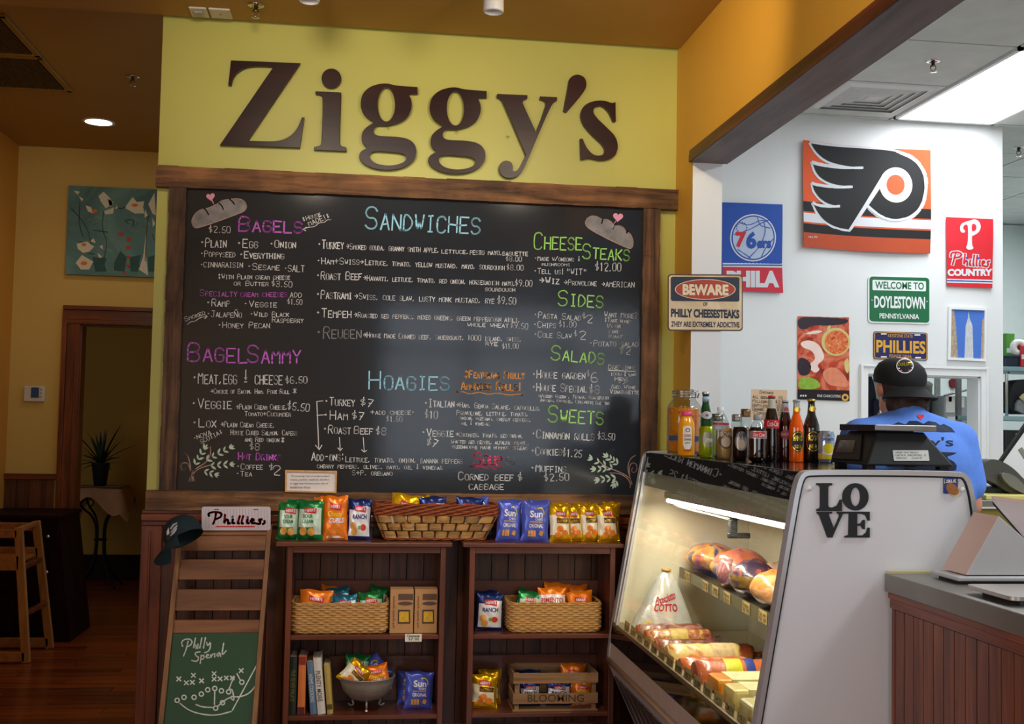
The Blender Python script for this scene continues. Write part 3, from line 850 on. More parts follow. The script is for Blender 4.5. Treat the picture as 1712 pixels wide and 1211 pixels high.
chalk_part('menu_text', 'white', [('~Turkey', 50, 414, 232, 418, 62), ('>Smoked gouda, granny smith apple,', 255, 418, 925, 444, 42), ('lettuce,', 945, 448, 1140, 454, 34), ('pesto mayo,', 1150, 458, 1380, 462, 40), ('baguette', 1385, 464, 1565, 468, 36), ('$8.00', 1408, 504, 1522, 508, 34),
 ('~Ham+Swiss', 44, 526, 345, 530, 46), ('>', 352, 528, 380, 528, 36), ('Lettuce, tomato, yellow mustard, mayo, sourdough', 392, 532, 1396, 570, 40), ('$8.00', 1414, 570, 1535, 572, 38),
 ('~Roast Beef', 40, 638, 362, 642, 58), ('>Havarti, lettuce, tomato, red onion, horseradish mayo,', 378, 644, 1475, 684, 38), ('$9.00', 1474, 684, 1598, 690, 44), ('sourdough', 1260, 722, 1472, 726, 32),
 ('~Pastrami', 40, 776, 290, 780, 60), ('>Swiss, cole slaw, lusty monk mustard, rye', 315, 780, 1322, 812, 44), ('$9.50', 1346, 814, 1480, 820, 50),
 ('~Tempeh', 38, 912, 286, 916, 64), ('>Roasted red peppers, mixed greens, green peppercorn aioli,', 312, 912, 1510, 948, 38), ('whole wheat', 1132, 978, 1424, 986, 34), ('$9.50', 1440, 988, 1566, 1000, 42)], k, ox, oy, 1.25)
chalk_part('menu_text', 'grey', [('~Reuben', 38, 1062, 358, 1066, 84)], k, ox, oy, 1.4)
chalk_part('menu_text', 'white', [('>House Made Corned beef, sauerkraut, 1000 island, swiss,', 378, 1058, 1520, 1088, 38), ('rye', 1262, 1116, 1346, 1118, 34), ('$11.00', 1382, 1140, 1500, 1138, 38)], k, ox, oy, 1.2)
k, ox, oy = 4.28, 500, 580
chalk_part('menu_heading', 'blue', [('Hoagies', 500, 300, 1062, 312, 125)], k, ox, oy, 2.2)
chalk_part('menu_heading', 'orange', [('*Featuring Philly', 1184, 222, 1608, 228, 50), ('Amoroso Rolls!', 1160, 306, 1588, 314, 58)], k, ox, oy, 1.6,
 [smooth([(1140, 322), (1128, 316), (1126, 328), (1142, 330), (1170, 318), (1220, 342), (1290, 322), (1350, 344), (1420, 328), (1490, 348), (1560, 340), (1598, 336), (1600, 348), (1588, 350)])])
chalk_part('menu_text', 'white', [('$8', 548, 628, 620, 632, 50), ('+add cheese~', 512, 486, 826, 486, 36), ('$1.50', 624, 534, 738, 536, 36),
 ('~Italian', 898, 430, 1106, 432, 56), ('>Ham, Genoa Salame, capocollo,', 1124, 432, 1726, 458, 36), ('Provolone, lettuce, tomato,', 1128, 488, 1638, 498, 34), ('onion, oregano, cherry peppers,', 1152, 522, 1656, 538, 28), ('oil & vinegar', 1160, 560, 1362, 564, 26), ('$10', 898, 510, 990, 514, 54),
 ('~Veggie', 878, 640, 1100, 644, 54), ('>Cucumber, tomato, red onion,', 1122, 642, 1600, 654, 32), ('roasted red pepper, alfalfa sprouts,', 1090, 690, 1645, 704, 30), ('greenhouse made hummus spread', 1094, 728, 1630, 738, 28), ('$7', 905, 700, 980, 724, 56),
 ('Lettuce, tomato, onion, banana peppers', 334, 824, 1168, 836, 40), ('cherry peppers, olives, mayo, oil & vinegar', 130, 868, 1022, 880, 32), ('S+P, oregano', 380, 918, 664, 922, 34),
 ('Corned beef', 1140, 952, 1530, 960, 56), ('$', 1562, 958, 1596, 960, 52), ('cabbage', 1216, 1020, 1460, 1024, 52)], k, ox, oy, 1.2)
chalk_part('menu_heading', 'pink', [('Soup', 1252, 848, 1446, 850, 92)], k, ox, oy, 2.2, [smooth([(1216, 862), (1240, 852), (1262, 868), (1300, 855), (1340, 872), (1370, 858), (1400, 874), (1430, 860), (1464, 864)])])
chalk_part('menu_text', 'grey', [('$6', 1478, 842, 1540, 846, 50)], k, ox, oy, 1.3)
k, ox, oy = 4.656, 860, 340
chalk_part('menu_heading', 'green', [('Cheese', 152, 354, 516, 368, 128), ('Steaks', 530, 430, 886, 446, 112), ('Sides', 340, 798, 680, 810, 118), ('Salads', 284, 1218, 686, 1252, 112)], k, ox, oy, 1.8)
chalk_part('menu_text', 'white', [('~Made w/onions &', 156, 446, 512, 454, 36), ('mushrooms', 215, 486, 428, 490, 26), ('$12.00', 628, 524, 828, 530, 62), ('~Tell us!', 152, 548, 382, 552, 42), ('"WIT"', 406, 554, 560, 558, 44),
 ('>Wiz', 196, 626, 344, 628, 52), ('>Provolone', 385, 636, 636, 644, 42), ('>AMERICAN', 682, 650, 932, 656, 40), ('~Pasta Salad', 152, 892, 512, 912, 48), ('$', 526, 900, 556, 900, 42), ('2', 560, 932, 604, 934, 62), ('~Chips', 148, 966, 320, 972, 46), ('$1.00', 344, 964, 480, 966, 44),
 ('~Cole Slaw', 152, 1044, 440, 1052, 46), ('$', 462, 1036, 490, 1036, 40), ('2', 506, 1060, 552, 1062, 64), ('~Potato salad', 584, 1112, 960, 1118, 46), ('$2', 814, 1168, 896, 1182, 54),
 ('Want More?', 700, 886, 955, 896, 44), ('*Take home~', 700, 922, 910, 934, 30), ('1/2 pints', 718, 966, 840, 972, 30), ('pints', 736, 1010, 826, 1012, 26), ('quarts', 732, 1046, 858, 1052, 28)], k, ox, oy, 1.2)
k, ox, oy = 5.044, 860, 590
chalk_part('menu_heading', 'green', [('Sweets', 284, 582, 738, 602, 138)], k, ox, oy, 2.0)
chalk_part('menu_text', 'white', [('~House garden', 150, 214, 592, 222, 66), ('$', 610, 200, 634, 200, 46), ('6', 646, 248, 700, 250, 78), ('~House Special', 150, 322, 606, 334, 66), ('$8', 626, 340, 712, 346, 66),
 ('w/mixed Greens, Jicama, Grapefruit', 206, 378, 794, 394, 28), ('Avocado, Cucumber, Citronette Dressing', 218, 412, 800, 440, 28), ('Dressings', 792, 138, 1024, 142, 38), ('1000 Island', 812, 194, 1030, 196, 28), ('Herb', 846, 236, 960, 238, 34), ('-or-', 880, 262, 940, 262, 18), ('Red Wine', 820, 302, 1018, 306, 30), ('Vinaigrette', 806, 344, 1044, 350, 36),
 ('~Cinnamon rolls', 146, 718, 666, 740, 72), ('$3.50', 700, 728, 844, 738, 56), ('~Cookies', 142, 862, 394, 866, 66), ('$1.25', 404, 872, 566, 882, 60), ('~Muffins', 138, 1002, 432, 1008, 62), ('$2.50', 250, 1084, 460, 1076, 62)], k, ox, oy, 1.25, [[(792, 148), (1020, 158)]])
# chalk drawings: two loaves with hearts, two leafy trees
def heart(cx_, cy_, r, rot=0.0):
    out = []
    for i in range(24):
        t_ = 2*PI*i/24
        x_ = 16*math.sin(t_)**3; y_ = -(13*math.cos(t_)-5*math.cos(2*t_)-2*math.cos(3*t_)-math.cos(4*t_))
        x_, y_ = x_*r/17, y_*r/17
        out.append((cx_+x_*math.cos(rot)-y_*math.sin(rot), cy_+x_*math.sin(rot)+y_*math.cos(rot)))
    return out
def loafpart(F, outline, cuts, hc, stem, rot, w):
    MB().shape([smooth(outline, 2, True)], F, .001, sub=60).build('loaf_drawing', CHALKFILL, board, world=True, fix=False)
    MB().strokes([smooth(outline, 2, True)+[smooth(outline, 2, True)[0]]], w, F, .0016).build('loaf_outline', CH['brown'], board, world=True, fix=False)
    for c in cuts: MB().strokes([smooth(c)], w*1.5, F, .002).build('loaf_cut', mat('chalkboard', ''), board, world=True, fix=False)
    MB().shape([heart(*hc, rot)], F, .001).strokes([stem], w, F, .0022).build('heart_drawing', CH['rose'], board, world=True, fix=False)
CHALKFILL = mat('chalk_fill', '8a8684', 0.9, var=.35, vs=22)
F5 = crop(300, 310, 4.659, FB)
loafpart(F5, [(98, 300), (96, 265), (130, 210), (185, 182), (215, 182), (300, 145), (330, 118), (370, 112), (400, 108), (440, 103), (495, 112), (524, 150), (520, 190), (480, 215), (150, 334), (112, 330)], [[(192, 180), (212, 198), (228, 230)], [(308, 140), (332, 160), (342, 190)], [(390, 106), (412, 125), (428, 148)]], (243, 90, 36), [(255, 118), (268, 146)], -.15, 6)
F9 = crop(860, 340, 4.656, FB)
loafpart(F9, [(546, 165), (562, 118), (605, 96), (650, 105), (682, 128), (720, 124), (760, 148), (775, 178), (820, 172), (855, 195), (870, 225), (900, 232), (926, 290), (920, 345), (890, 358), (600, 215)], [[(688, 122), (684, 140), (678, 158)], [(776, 165), (772, 182), (768, 198)], [(880, 215), (872, 232)]], (806, 108, 42), [(790, 138), (772, 162), (766, 190)], .1, 6)
def leaf(x, y, L, a, w=.2):
    ca, sa = math.cos(a), math.sin(a)
    return [(x+ca*L*t_-sa*L*w*s_, y+sa*L*t_+ca*L*w*s_) for t_, s_ in ((0, 0), (.25, .75), (.55, .9), (.85, .45), (1, 0), (.85, -.45), (.55, -.9), (.25, -.75))]
def tree(F, root, branches, curls, L):
    mb = MB()
    for (p0, p1, n_) in branches:
        ang = math.atan2(p1[1]-p0[1], p1[0]-p0[0])
        for i in range(n_):
            t_ = (i+1)/n_; x_, y_ = p0[0]+(p1[0]-p0[0])*t_, p0[1]+(p1[1]-p0[1])*t_
            for s_ in ((.7, -.7) if i < n_-1 else (.55, -.55, 0)):
                mb.shape([leaf(x_, y_, L*(.8+.3*rnd.random()), ang+s_)], F, .001+rnd.random()*.0006)
    mb.build('leaf_drawing', CH['leaf'], board, world=True, fix=False)
    MB().strokes([smooth(c) for c in curls], 7, F, .0009).build('branch_drawing', CH['brown'], board, world=True, fix=False)
F6 = crop(300, 560, 4.485, FB)
tree(F6, (90, 1090), [((95, 1010), (185, 862), 4), ((160, 960), (372, 850), 5), ((190, 985), (375, 972), 4), ((150, 1010), (262, 1045), 3)],
 [[(70, 1098), (90, 1050), (75, 990), (60, 960), (20, 960), (8, 990), (20, 1020), (42, 1010), (38, 990), (28, 992)], [(112, 1098), (98, 1050), (110, 1010), (200, 960), (235, 900), (232, 840)], [(80, 1098), (88, 1060), (80, 960), (60, 900), (40, 888)], [(95, 1098), (100, 1040), (150, 1000), (240, 975)], [(85, 1090), (95, 1030), (120, 1010)]], 46)
F10 = crop(860, 590, 5.044, FB)
tree(F10, (980, 1130), [((880, 1000), (660, 900), 4), ((900, 960), (790, 880), 4), ((820, 980), (690, 980), 3), ((900, 1050), (720, 1070), 4), ((870, 1060), (850, 1100), 2)],
 [[(975, 1138), (985, 1080), (960, 1010), (955, 950), (980, 890), (1020, 865)], [(992, 1110), (980, 1060), (900, 1010), (760, 960), (700, 900)], [(985, 1090), (965, 1000), (975, 940), (1010, 925), (1035, 950), (1030, 1000), (1000, 1015), (985, 990), (1000, 970)], [(980, 1120), (960, 1060), (880, 1015), (800, 1015)]], 52)
# framed advisory note
t = thing('advisory_note', 'small white food advisory note in a pale wood frame on the chalkboard', 'sign', FB(520, 824))
FA = PY(YW-.046)
solid(MB(), [[(477, 786), (563.5, 787.5), (562.5, 824.5), (476.5, 822.5)], [(480, 789), (479.5, 820), (560, 822), (560.5, 790.5)]], FA, 0, .008).build('frame', mat('pale_wood', 'd9a565', 0.5, var=.15, vs=40), t, world=True)
MB().shape([[(479, 788), (561, 789.5), (560.5, 823), (478.8, 821)]], FA, .002).build('paper', mat('note_paper', 'e9dfd8', 0.7), t, world=True)
mb = MB()
for i, (a, b, s) in enumerate(((486, 551, '*Consuming raw or undercooked'), (485, 551, 'meats, poultry, seafood, shellfish,'), (485, 549, 'or eggs may increase your risk of'), (485, 519, 'foodborne illness'))):
    mb.text(s, a, 798.5+i*6.2, b, 794.5+i*6.2, FA, .003, shear=.25)
mb.build('lettering', mat('ink_grey', '5a5450', 0.8), t, world=True, fix=False)
# ------------------------------------------------------------------ bookshelves
M_SHELF = wood('bookshelf_wood', '743a24', '3e1b10', 'x', 0.35, grain=18, coat=0.3, var=0.08, bump=0.08)
M_SHELFZ = wood('bookshelf_wood_upright', '743a24', '3e1b10', 'z', 0.35, grain=18, coat=0.3, var=0.08, bump=0.08)
YS = 4.70
ZT = at(600, 907, 'y', YS).z; ZM = at(600, 1063, 'y', YS).z; ZB = at(600, 1197, 'y', YS).z
def bookshelf(tx0, tx1, bx0_, bx1_, label):
    X0, X1 = at(tx0, 907, 'y', YS).x, at(tx1, 907, 'y', YS).x
    B0, B1 = at(bx0_, 1000, 'y', YS).x, at(bx1_, 1000, 'y', YS).x
    t = thing('bookshelf', label, 'shelf', ((B0+B1)/2, 4.84, 0))
    yb = 4.955
    MB().box(X0, X1, YS-.012, yb, ZT-.018, ZT).build('top_board', M_SHELF, t, world=True, bevel=.003)
    for x in (B0, B1-.022):
        MB().box(x, x+.022, YS, yb, 0, ZT-.018).build('side_panel', M_SHELFZ, t, world=True, bevel=.002)
    MB().box(B0+.022, B1-.022, YS+.004, YS+.02, ZT-.045, ZT-.018).build('apron', M_SHELF, t, world=True, bevel=.002)
    for z in (ZM, ZB):
        MB().box(B0+.022, B1-.022, YS+.004, yb-.02, z-.018, z).build('shelf', M_SHELF, t, world=True, bevel=.002)
        MB().box(B0+.022, B1-.022, yb-.018, yb, z+.0, z+.19).build('back_rail', M_SHELF, t, world=True, bevel=.002)
    MB().box(B0+.022, B1-.022, YS+.01, YS+.025, .02, .09).build('kick_board', M_SHELF, t, world=True, bevel=.002)
    return B0, B1
S1 = bookshelf(462, 756, 478, 744, 'left dark red wooden bookshelf with chips and books')
S2 = bookshelf(774, 1042, 784, 1028, 'right dark red wooden bookshelf next to the deli case')

# ------------------------------------------------------------------ chip bags
def foil(n, c, metal=.45, rough=.28): return mat('foil_'+n, c, rough, metal, var=.1, vs=30, bump=.35, bs=38)
BG = dict(green=foil('green', '1d7a3c'), pale=foil('pale_green', 'c9dcc6', .2), orange=foil('orange', 'ee7a12', .25), navy=foil('navy', '1c2c66'), white=foil('white', 'e6e2e4', .2),
          gold=foil('gold', 'e6b414', .7, .22), blue=foil('blue', '4a58b8', .2), red=foil('red', 'c4222c', .2), tan=foil('tan', 'e0a04a', .1), orchip=foil('orange_chip', 'f0862a', .1),
          brown=foil('brown', '5a3418', .2), yellow=foil('yellow', 'ffd428', .2), teal=foil('teal', '1f6f86', .4), cream=foil('cream', 'f2e2c4', .1), veg=foil('veg_red', 'd8402a', .1), leafg=foil('leaf_green', '78a428', .1))
BW, BH = .115, .175
def bagF(T, seed):
    r = random.Random(seed); ph = [r.uniform(0, 6) for _ in range(6)]
    def thick(u, v):
        return T*(max(0, 1-abs(u)**2.4))**.6*(max(0, 4*v*(1-v)))**.5
    def F(u, v, off=0.0):
        e = 1-.09*math.sin(PI*v)**.6+.015*math.sin(9*v+ph[0])
        wr = .0022*math.sin(7*u+ph[1]+5*v)*(1-math.sin(PI*v))+.0011*math.sin(17*v+ph[2]+6*u)
        return Vector((u*BW/2*e, -(thick(u, v)+wr+off), v*BH+.003*math.sin(5*u+ph[3])*(v**3)))
    def B(u, v):
        p = F(u, v); return Vector((p.x, thick(u, v)*.8-.001+(p.y+thick(u, v)), p.z))
    return F, B
def make_bag(kind, seed):
    F, B = bagF(.021, seed)
    mats = {'green': ('green', 'pale'), 'orange': ('orange', 'orange'), 'navy': ('navy', 'white'), 'gold': ('gold', 'cream'), 'sun': ('blue', 'blue'), 'pimento': ('orange', 'white'), 'teal': ('teal', 'white')}[kind]
    def zone(u, v):
        if kind in ('green', 'teal'): return 1 if (u > .3 or .3 < v < .78) and .12 < v < .84 and abs(u) < .93 else 0
        if kind == 'navy': return 1 if .1 < v < .78+.07*u and abs(u) < .9 else 0
        if kind == 'gold': return 1 if (u < -.35 and .18 < v < .72) or (.2 < v < .62 and abs(u) < .8) else 0
        if kind == 'pimento': return 1 if v < .8 else 0
        return 0
    mb = MB(); mb.grid(lambda u, v: F(u, v), 18, 22, m=zone, u0=-1, u1=1)
    mb.grid(lambda u, v: B(-u, v), 14, 16, m=0, u0=-1, u1=1)
    root = mb.build('chip_bag', [BG[m] for m in mats], fix=False)
    f = F
    n = .14
    def patch(name, cs, m, off=.0011, label=None):
        q = MB()
        for c in cs: q.shape([c], f, off, sub=n)
        q.build(name, BG[m], root, fix=False)
    def word(name, s, x0, y0, x1, y1, m, off=.0019, bold=.02, shear=0):
        MB().text(s, x0, y0, x1, y1, f, off, bold=bold, sub=n, shear=shear).build(name, BG[m], root, fix=False)
    if kind != 'sun' and kind != 'pimento':
        patch('logo_patch', [[(-.45, .70), (.5, .66), (.52, .8), (-.43, .84)]], 'red'); word('logo_lettering', "HERR'S", -.36, .715, .42, .795, 'white')
    if kind in ('green', 'teal'):
        word('flavour_lettering', 'SOUR', -.55, .55, .25, .65, 'green' if kind == 'green' else 'navy'); word('flavour_lettering', 'CREAM', -.6, .42, .3, .52, 'green' if kind == 'green' else 'navy')
        patch('chip_picture', [ell(-.5, .22, .3, .11, 12), ell(.15, .2, .32, .1, 12)], 'tan', .0012)
    if kind == 'orange':
        word('flavour_lettering', 'Cheese', -.62, .53, .6, .65, 'yellow', shear=.2); word('flavour_lettering', 'CURLS', -.5, .38, .75, .5, 'white', bold=.04, shear=.3)
        patch('chip_picture', [ell(-.1, .2, .5, .11, 14, rot=.3), ell(.45, .14, .3, .07, 12, rot=-.2)], 'orchip', .0012); patch('bottom_band', [[(-.7, .04), (.7, .04), (.7, .09), (-.7, .09)]], 'white')
    if kind == 'navy':
        word('flavour_lettering', 'RANCH', -.6, .5, .6, .62, 'navy', bold=.03)
        patch('chip_picture', [ell(-.52, .33, .26, .1, 12), ell(-.4, .2, .26, .1, 12)], 'tan', .0012); patch('vegetable_picture', [ell(.35, .3, .25, .08, 12)], 'veg', .0012); patch('vegetable_picture', [ell(.02, .3, .13, .05, 10)], 'leafg', .0013)
    if kind == 'gold':
        patch('flavour_band', [[(-.4, .5), (.75, .48), (.75, .62), (-.4, .64)]], 'brown'); word('flavour_lettering', 'KETTLE', -.3, .52, .62, .59, 'gold')
        patch('chip_picture', [ell(-.1, .34, .34, .09, 12), ell(.35, .22, .32, .09, 12), ell(-.3, .18, .3, .08, 12)], 'orchip', .0012)
    if kind == 'sun':
        word('logo_lettering', 'Sun', -.45, .6, .5, .78, 'white', bold=.03); word('logo_lettering', 'CHIPS', -.05, .52, .5, .58, 'white'); word('flavour_lettering', 'ORIGINAL', -.5, .34, .55, .44, 'white')
        patch('sun_picture', [ell(.3, .7, .34, .16, 12, -.3, 2.2)+list(reversed(ell(.3, .7, .27, .13, 12, -.3, 2.2)))], 'yellow', .0012)
        patch('tag_line', [[(-.45, .475), (.5, .475), (.5, .5), (-.45, .5)]], 'tan')
        patch('chip_picture', [[(-.55+.2*i, .12), (-.38+.2*i, .12), (-.38+.2*i, .27), (-.55+.2*i, .27)] for i in range(3)]+[[(.25, .17), (.5, .13), (.6, .24), (.35, .28)]], 'tan', .0012)
    if kind == 'pimento':
        word('flavour_lettering', 'PIMENTO', -.8, .62, .8, .74, 'red'); word('flavour_lettering', 'CHEESE', -.6, .46, .6, .56, 'red'); patch('chip_picture', [ell(0, .26, .4, .12, 12)], 'orchip')
    COL.objects.unlink(root)
    ks = list(root.children)
    for c in ks: COL.objects.unlink(c)
    return root
protos = {k: [make_bag(k, 5+i), make_bag(k, 25+i)] for i, k in enumerate(('green', 'orange', 'navy', 'gold', 'sun', 'pimento', 'teal'))}
bagn = [0]
def bag(kind, x0, y0, x1, yb, Y, z, label, group, tilt=0.0, yaw=0.0, lean=.12, keep=1):
    """stands on z with its front at depth Y; pixel box gives width and height"""
    X0, X1, z0, z1 = rect(x0, y0, x1, yb, Y)
    bagn[0] += 1
    o = copy_tree(protos[kind][bagn[0] % 2])
    o.scale = ((X1-X0)/BW, 1, ((z1-z) if z is not None else (z1-z0))/BH)
    o.location = ((X0+X1)/2, Y+.012, z if z is not None else z0)
    o.rotation_euler = (-lean, tilt, yaw)
    if not keep:
        for c in list(o.children): bpy.data.objects.remove(c)
    return tag(o, label, 'chip bag', group)
g1 = 'chip bags on top of the left bookshelf'; g2 = 'chip bags on top of the right bookshelf'
z = ZT+.001
bag('green', 475, 836, 520, 904, 4.85, z, 'green chip bag standing behind the two front green bags', g1, .05)
bag('orange', 528, 831, 556, 904, 4.85, z, 'orange chip bag half hidden behind the front orange one', g1, -.06)
bag('green', 462, 840, 503, 904, 4.78, z, 'leftmost green chip bag on the left bookshelf top', g1, .04, .15)
bag('green', 495, 838, 541, 904, 4.76, z, 'green chip bag touching the orange cheese curls bag', g1, 0, -.1)
bag('orange', 539, 830, 583, 904, 4.765, z, 'tall orange cheese curls bag on the left bookshelf top', g1, -.02)
bag('navy', 579, 835, 621, 904, 4.77, z, 'navy and white ranch chip bag beside the dark woven basket', g1, .03)
bag('sun', 838, 836, 880, 908, 4.87, z, 'blue chip bag behind the left one of the front blue pair', g2, .02)
bag('sun', 884, 837, 922, 908, 4.87, z, 'blue chip bag behind the right one of the front blue pair', g2)
bag('sun', 829, 838, 872, 908, 4.76, z, 'front blue chip bag next to the dark woven basket', g2, .04)
bag('sun', 871, 840, 919, 909, 4.745, z, 'front blue chip bag next to the gold bags', g2, .03)
bag('gold', 921, 841, 950, 908, 4.86, z, 'gold chip bag behind the leftmost front gold one', g2, .02)
bag('gold', 962, 841, 990, 908, 4.86, z, 'gold chip bag in the middle of the back row', g2, -.03)
bag('gold', 1008, 840, 1038, 908, 4.86, z, 'gold chip bag in the back row beside the deli case', g2, .02)
bag('gold', 920, 845, 958, 909, 4.75, z, 'leftmost front gold chip bag, against the blue bags', g2, -.03)
bag('gold', 949, 846, 979, 909, 4.77, z, 'narrow leaning gold chip bag, second from the blue bags', g2, -.12)
bag('gold', 973, 844, 1007, 909, 4.775, z, 'leaning gold chip bag, third from the blue bags', g2, -.1)
bag('gold', 1001, 844, 1037, 909, 4.76, z, 'rightmost front gold chip bag near the glass case', g2, -.06)

# ------------------------------------------------------------------ baskets
M_WICK = mat('seagrass', 'b98a4e', 0.75, var=.22, vs=60, bump=.5, bs=160)
def wicker(w, d, h, rows=13, taper=.0):
    mb = MB(); r = .035
    def per(s):
        """rounded rectangle, s in 0..1 -> (x, y, nx, ny)"""
        a, b = w/2-r, d/2-r
        segs = [(2*a, 0), (r*PI/2, 1), (2*b, 0), (r*PI/2, 1), (2*a, 0), (r*PI/2, 1), (2*b, 0), (r*PI/2, 1)]
        L = sum(q[0] for q in segs); t_ = (s % 1)*L
        cs = [(-a, -b), (a, -b), (a, b), (-a, b)]
        k = 0
        for i, (l, typ) in enumerate(segs):
            if t_ <= l or i == 7: k = i; break
            t_ -= l
        side = k//2; ang0 = -PI/2+side*PI/2
        n = (math.cos(ang0), math.sin(ang0)); tg = (-n[1], n[0])
        if k % 2 == 0:
            c = cs[side]; return c[0]+tg[0]*t_+n[0]*r, c[1]+tg[1]*t_+n[1]*r, n[0], n[1]
        c = cs[(side+1) % 4]; q = ang0+t_/r
        return c[0]+math.cos(q)*r, c[1]+math.sin(q)*r, math.cos(q), math.sin(q)
    L = 2*(w+d)-8*r+2*PI*r; nw = round(L/.046); ns = nw*6
    P = [per(i/ns) for i in range(ns+1)]
    def fn(u, v):
        i = round(u*ns); x, y, nx, ny = P[i]
        row = min(int(v*rows), rows-1); fz = v*rows-row
        o = .0065*(abs(math.sin(PI*fz))**.6)*(.55+.45*math.cos(2*PI*i/6+PI*row))
        k = 1-taper*(1-v)-.06*max(0, .12-v)/.12
        return Vector((x*k+nx*o, y*k+ny*o, v*h))
    mb.grid(fn, ns, rows*4)
    n_ = len(P)
    mb.grid(lambda u, v: Vector((P[round(u*ns)][0]*(.97-taper*(1-v)), P[round(u*ns)][1]*(.97-taper*(1-v)), .004+v*(h-.004))), ns, 2)
    mb.prism([(P[i][0]*(.97-taper), P[i][1]*(.97-taper)) for i in range(0, ns, 3)], lambda u, v, q: Vector((u, v, q)), .001, .006)
    rim = MB()
    R = [(P[i][0]*.985, P[i][1]*.985) for i in range(0, ns, 2)]
    for ph in (0, PI):
        rim.tube([(x+.003*math.cos(i*1.1+ph), y, h+.004*math.sin(i*1.1+ph)) for i, (x, y) in enumerate(R)], .0045, 6, closed=True)
    return mb, rim
def place_basket(x0, y0, x1, Y, z, label, first=[None]):
    X0, X1, z0, z1 = rect(x0, y0, x1, y0+50, Y)
    t = thing('wicker_basket', label, 'basket', ((X0+X1)/2, Y+.105, z), group='light seagrass baskets on the middle shelves')
    if first[0] is None:
        mb, rim = wicker(X1-X0, .2, z1-z, 13); a = mb.build('weave', M_WICK, t, fix=False); a['kind'] = 'stuff'; rim.build('rim', M_WICK, t, fix=False)
        first[0] = t
    else:
        for c in first[0].children:
            q = c.copy(); COL.objects.link(q); q.parent = t
    return (X0+X1)/2, Y+.105
bz = at(560, 1012, 'y', 4.73).z-ZM
c1x, c1y = place_basket(485, 1011, 649, 4.73, ZM+.001, 'seagrass basket of chip bags on the left bookshelf')
c2x, c2y = place_basket(850, 1010, 1008, 4.73, ZM+.001, 'seagrass basket of chip bags on the right bookshelf')
gb = 'chip bags in the left seagrass basket'; zb_ = ZM+.012
for kd, x0, y0, x1, Y, lab, ti in (('orange', 520, 981, 565, 4.88, 'orange bag at the back of the left seagrass basket', .25), ('teal', 548, 984, 590, 4.86, 'teal bag behind another teal one in the left basket', -.1), ('green', 606, 981, 640, 4.87, 'green bag at the back right of the left basket', .2),
        ('orange', 495, 988, 552, 4.79, 'orange bag filling the front left of the left basket', .08), ('teal', 556, 996, 600, 4.78, 'teal and white bag in the middle of the left basket', -.05), ('green', 598, 992, 642, 4.79, 'green bag at the front right of the left basket', .0)):
    bag(kd, x0, y0, x1, 1060, Y, zb_, lab, gb, ti, 0, .2)
gb = 'chip bags in the right seagrass basket'
for kd, x0, y0, x1, Y, lab, ti in (('orange', 905, 976, 950, 4.88, 'orange bag at the back of the right basket, behind the pimento bag', .1), ('orange', 955, 980, 990, 4.87, 'orange bag at the back right of the right basket', -.1), ('green', 850, 986, 888, 4.87, 'green bag at the back left of the right basket', .35),
        ('green', 862, 990, 904, 4.79, 'green bag at the front left of the right basket', .1), ('pimento', 900, 984, 949, 4.785, 'orange topped pimento cheese bag in the right basket', .0), ('orange', 953, 990, 997, 4.79, 'orange bag at the front right of the right basket', -.08)):
    bag(kd, x0, y0, x1, 1060, Y, zb_, lab, gb, ti, 0, .2)
bag('navy', 797, 989, 838, 1062, 4.86, ZM+.001, 'ranch chip bag standing at the back of the right middle shelf', 'ranch bags on the right middle shelf', -.03)
bag('navy', 795, 994, 842, 1062, 4.78, ZM+.001, 'ranch chip bag standing in front beside the right basket', 'ranch bags on the right middle shelf', .04)
gp = 'gold bags on the bottom right shelf'
bag('gold', 798, 1122, 838, 1198, 4.85, ZB+.001, 'gold chip bag at the back of the bottom right shelf', gp, .03)
bag('gold', 786, 1130, 832, 1200, 4.78, ZB+.001, 'gold chip bag at the front of the bottom right shelf', gp, .03)
gp = 'blue bags on the bottom left shelf'
bag('sun', 664, 1124, 705, 1198, 4.86, ZB+.001, 'blue chip bag behind the other beside the steel bowl', gp, -.03)
bag('sun', 674, 1126, 724, 1200, 4.78, ZB+.001, 'blue chip bag in front on the bottom left shelf', gp, .05, .1)

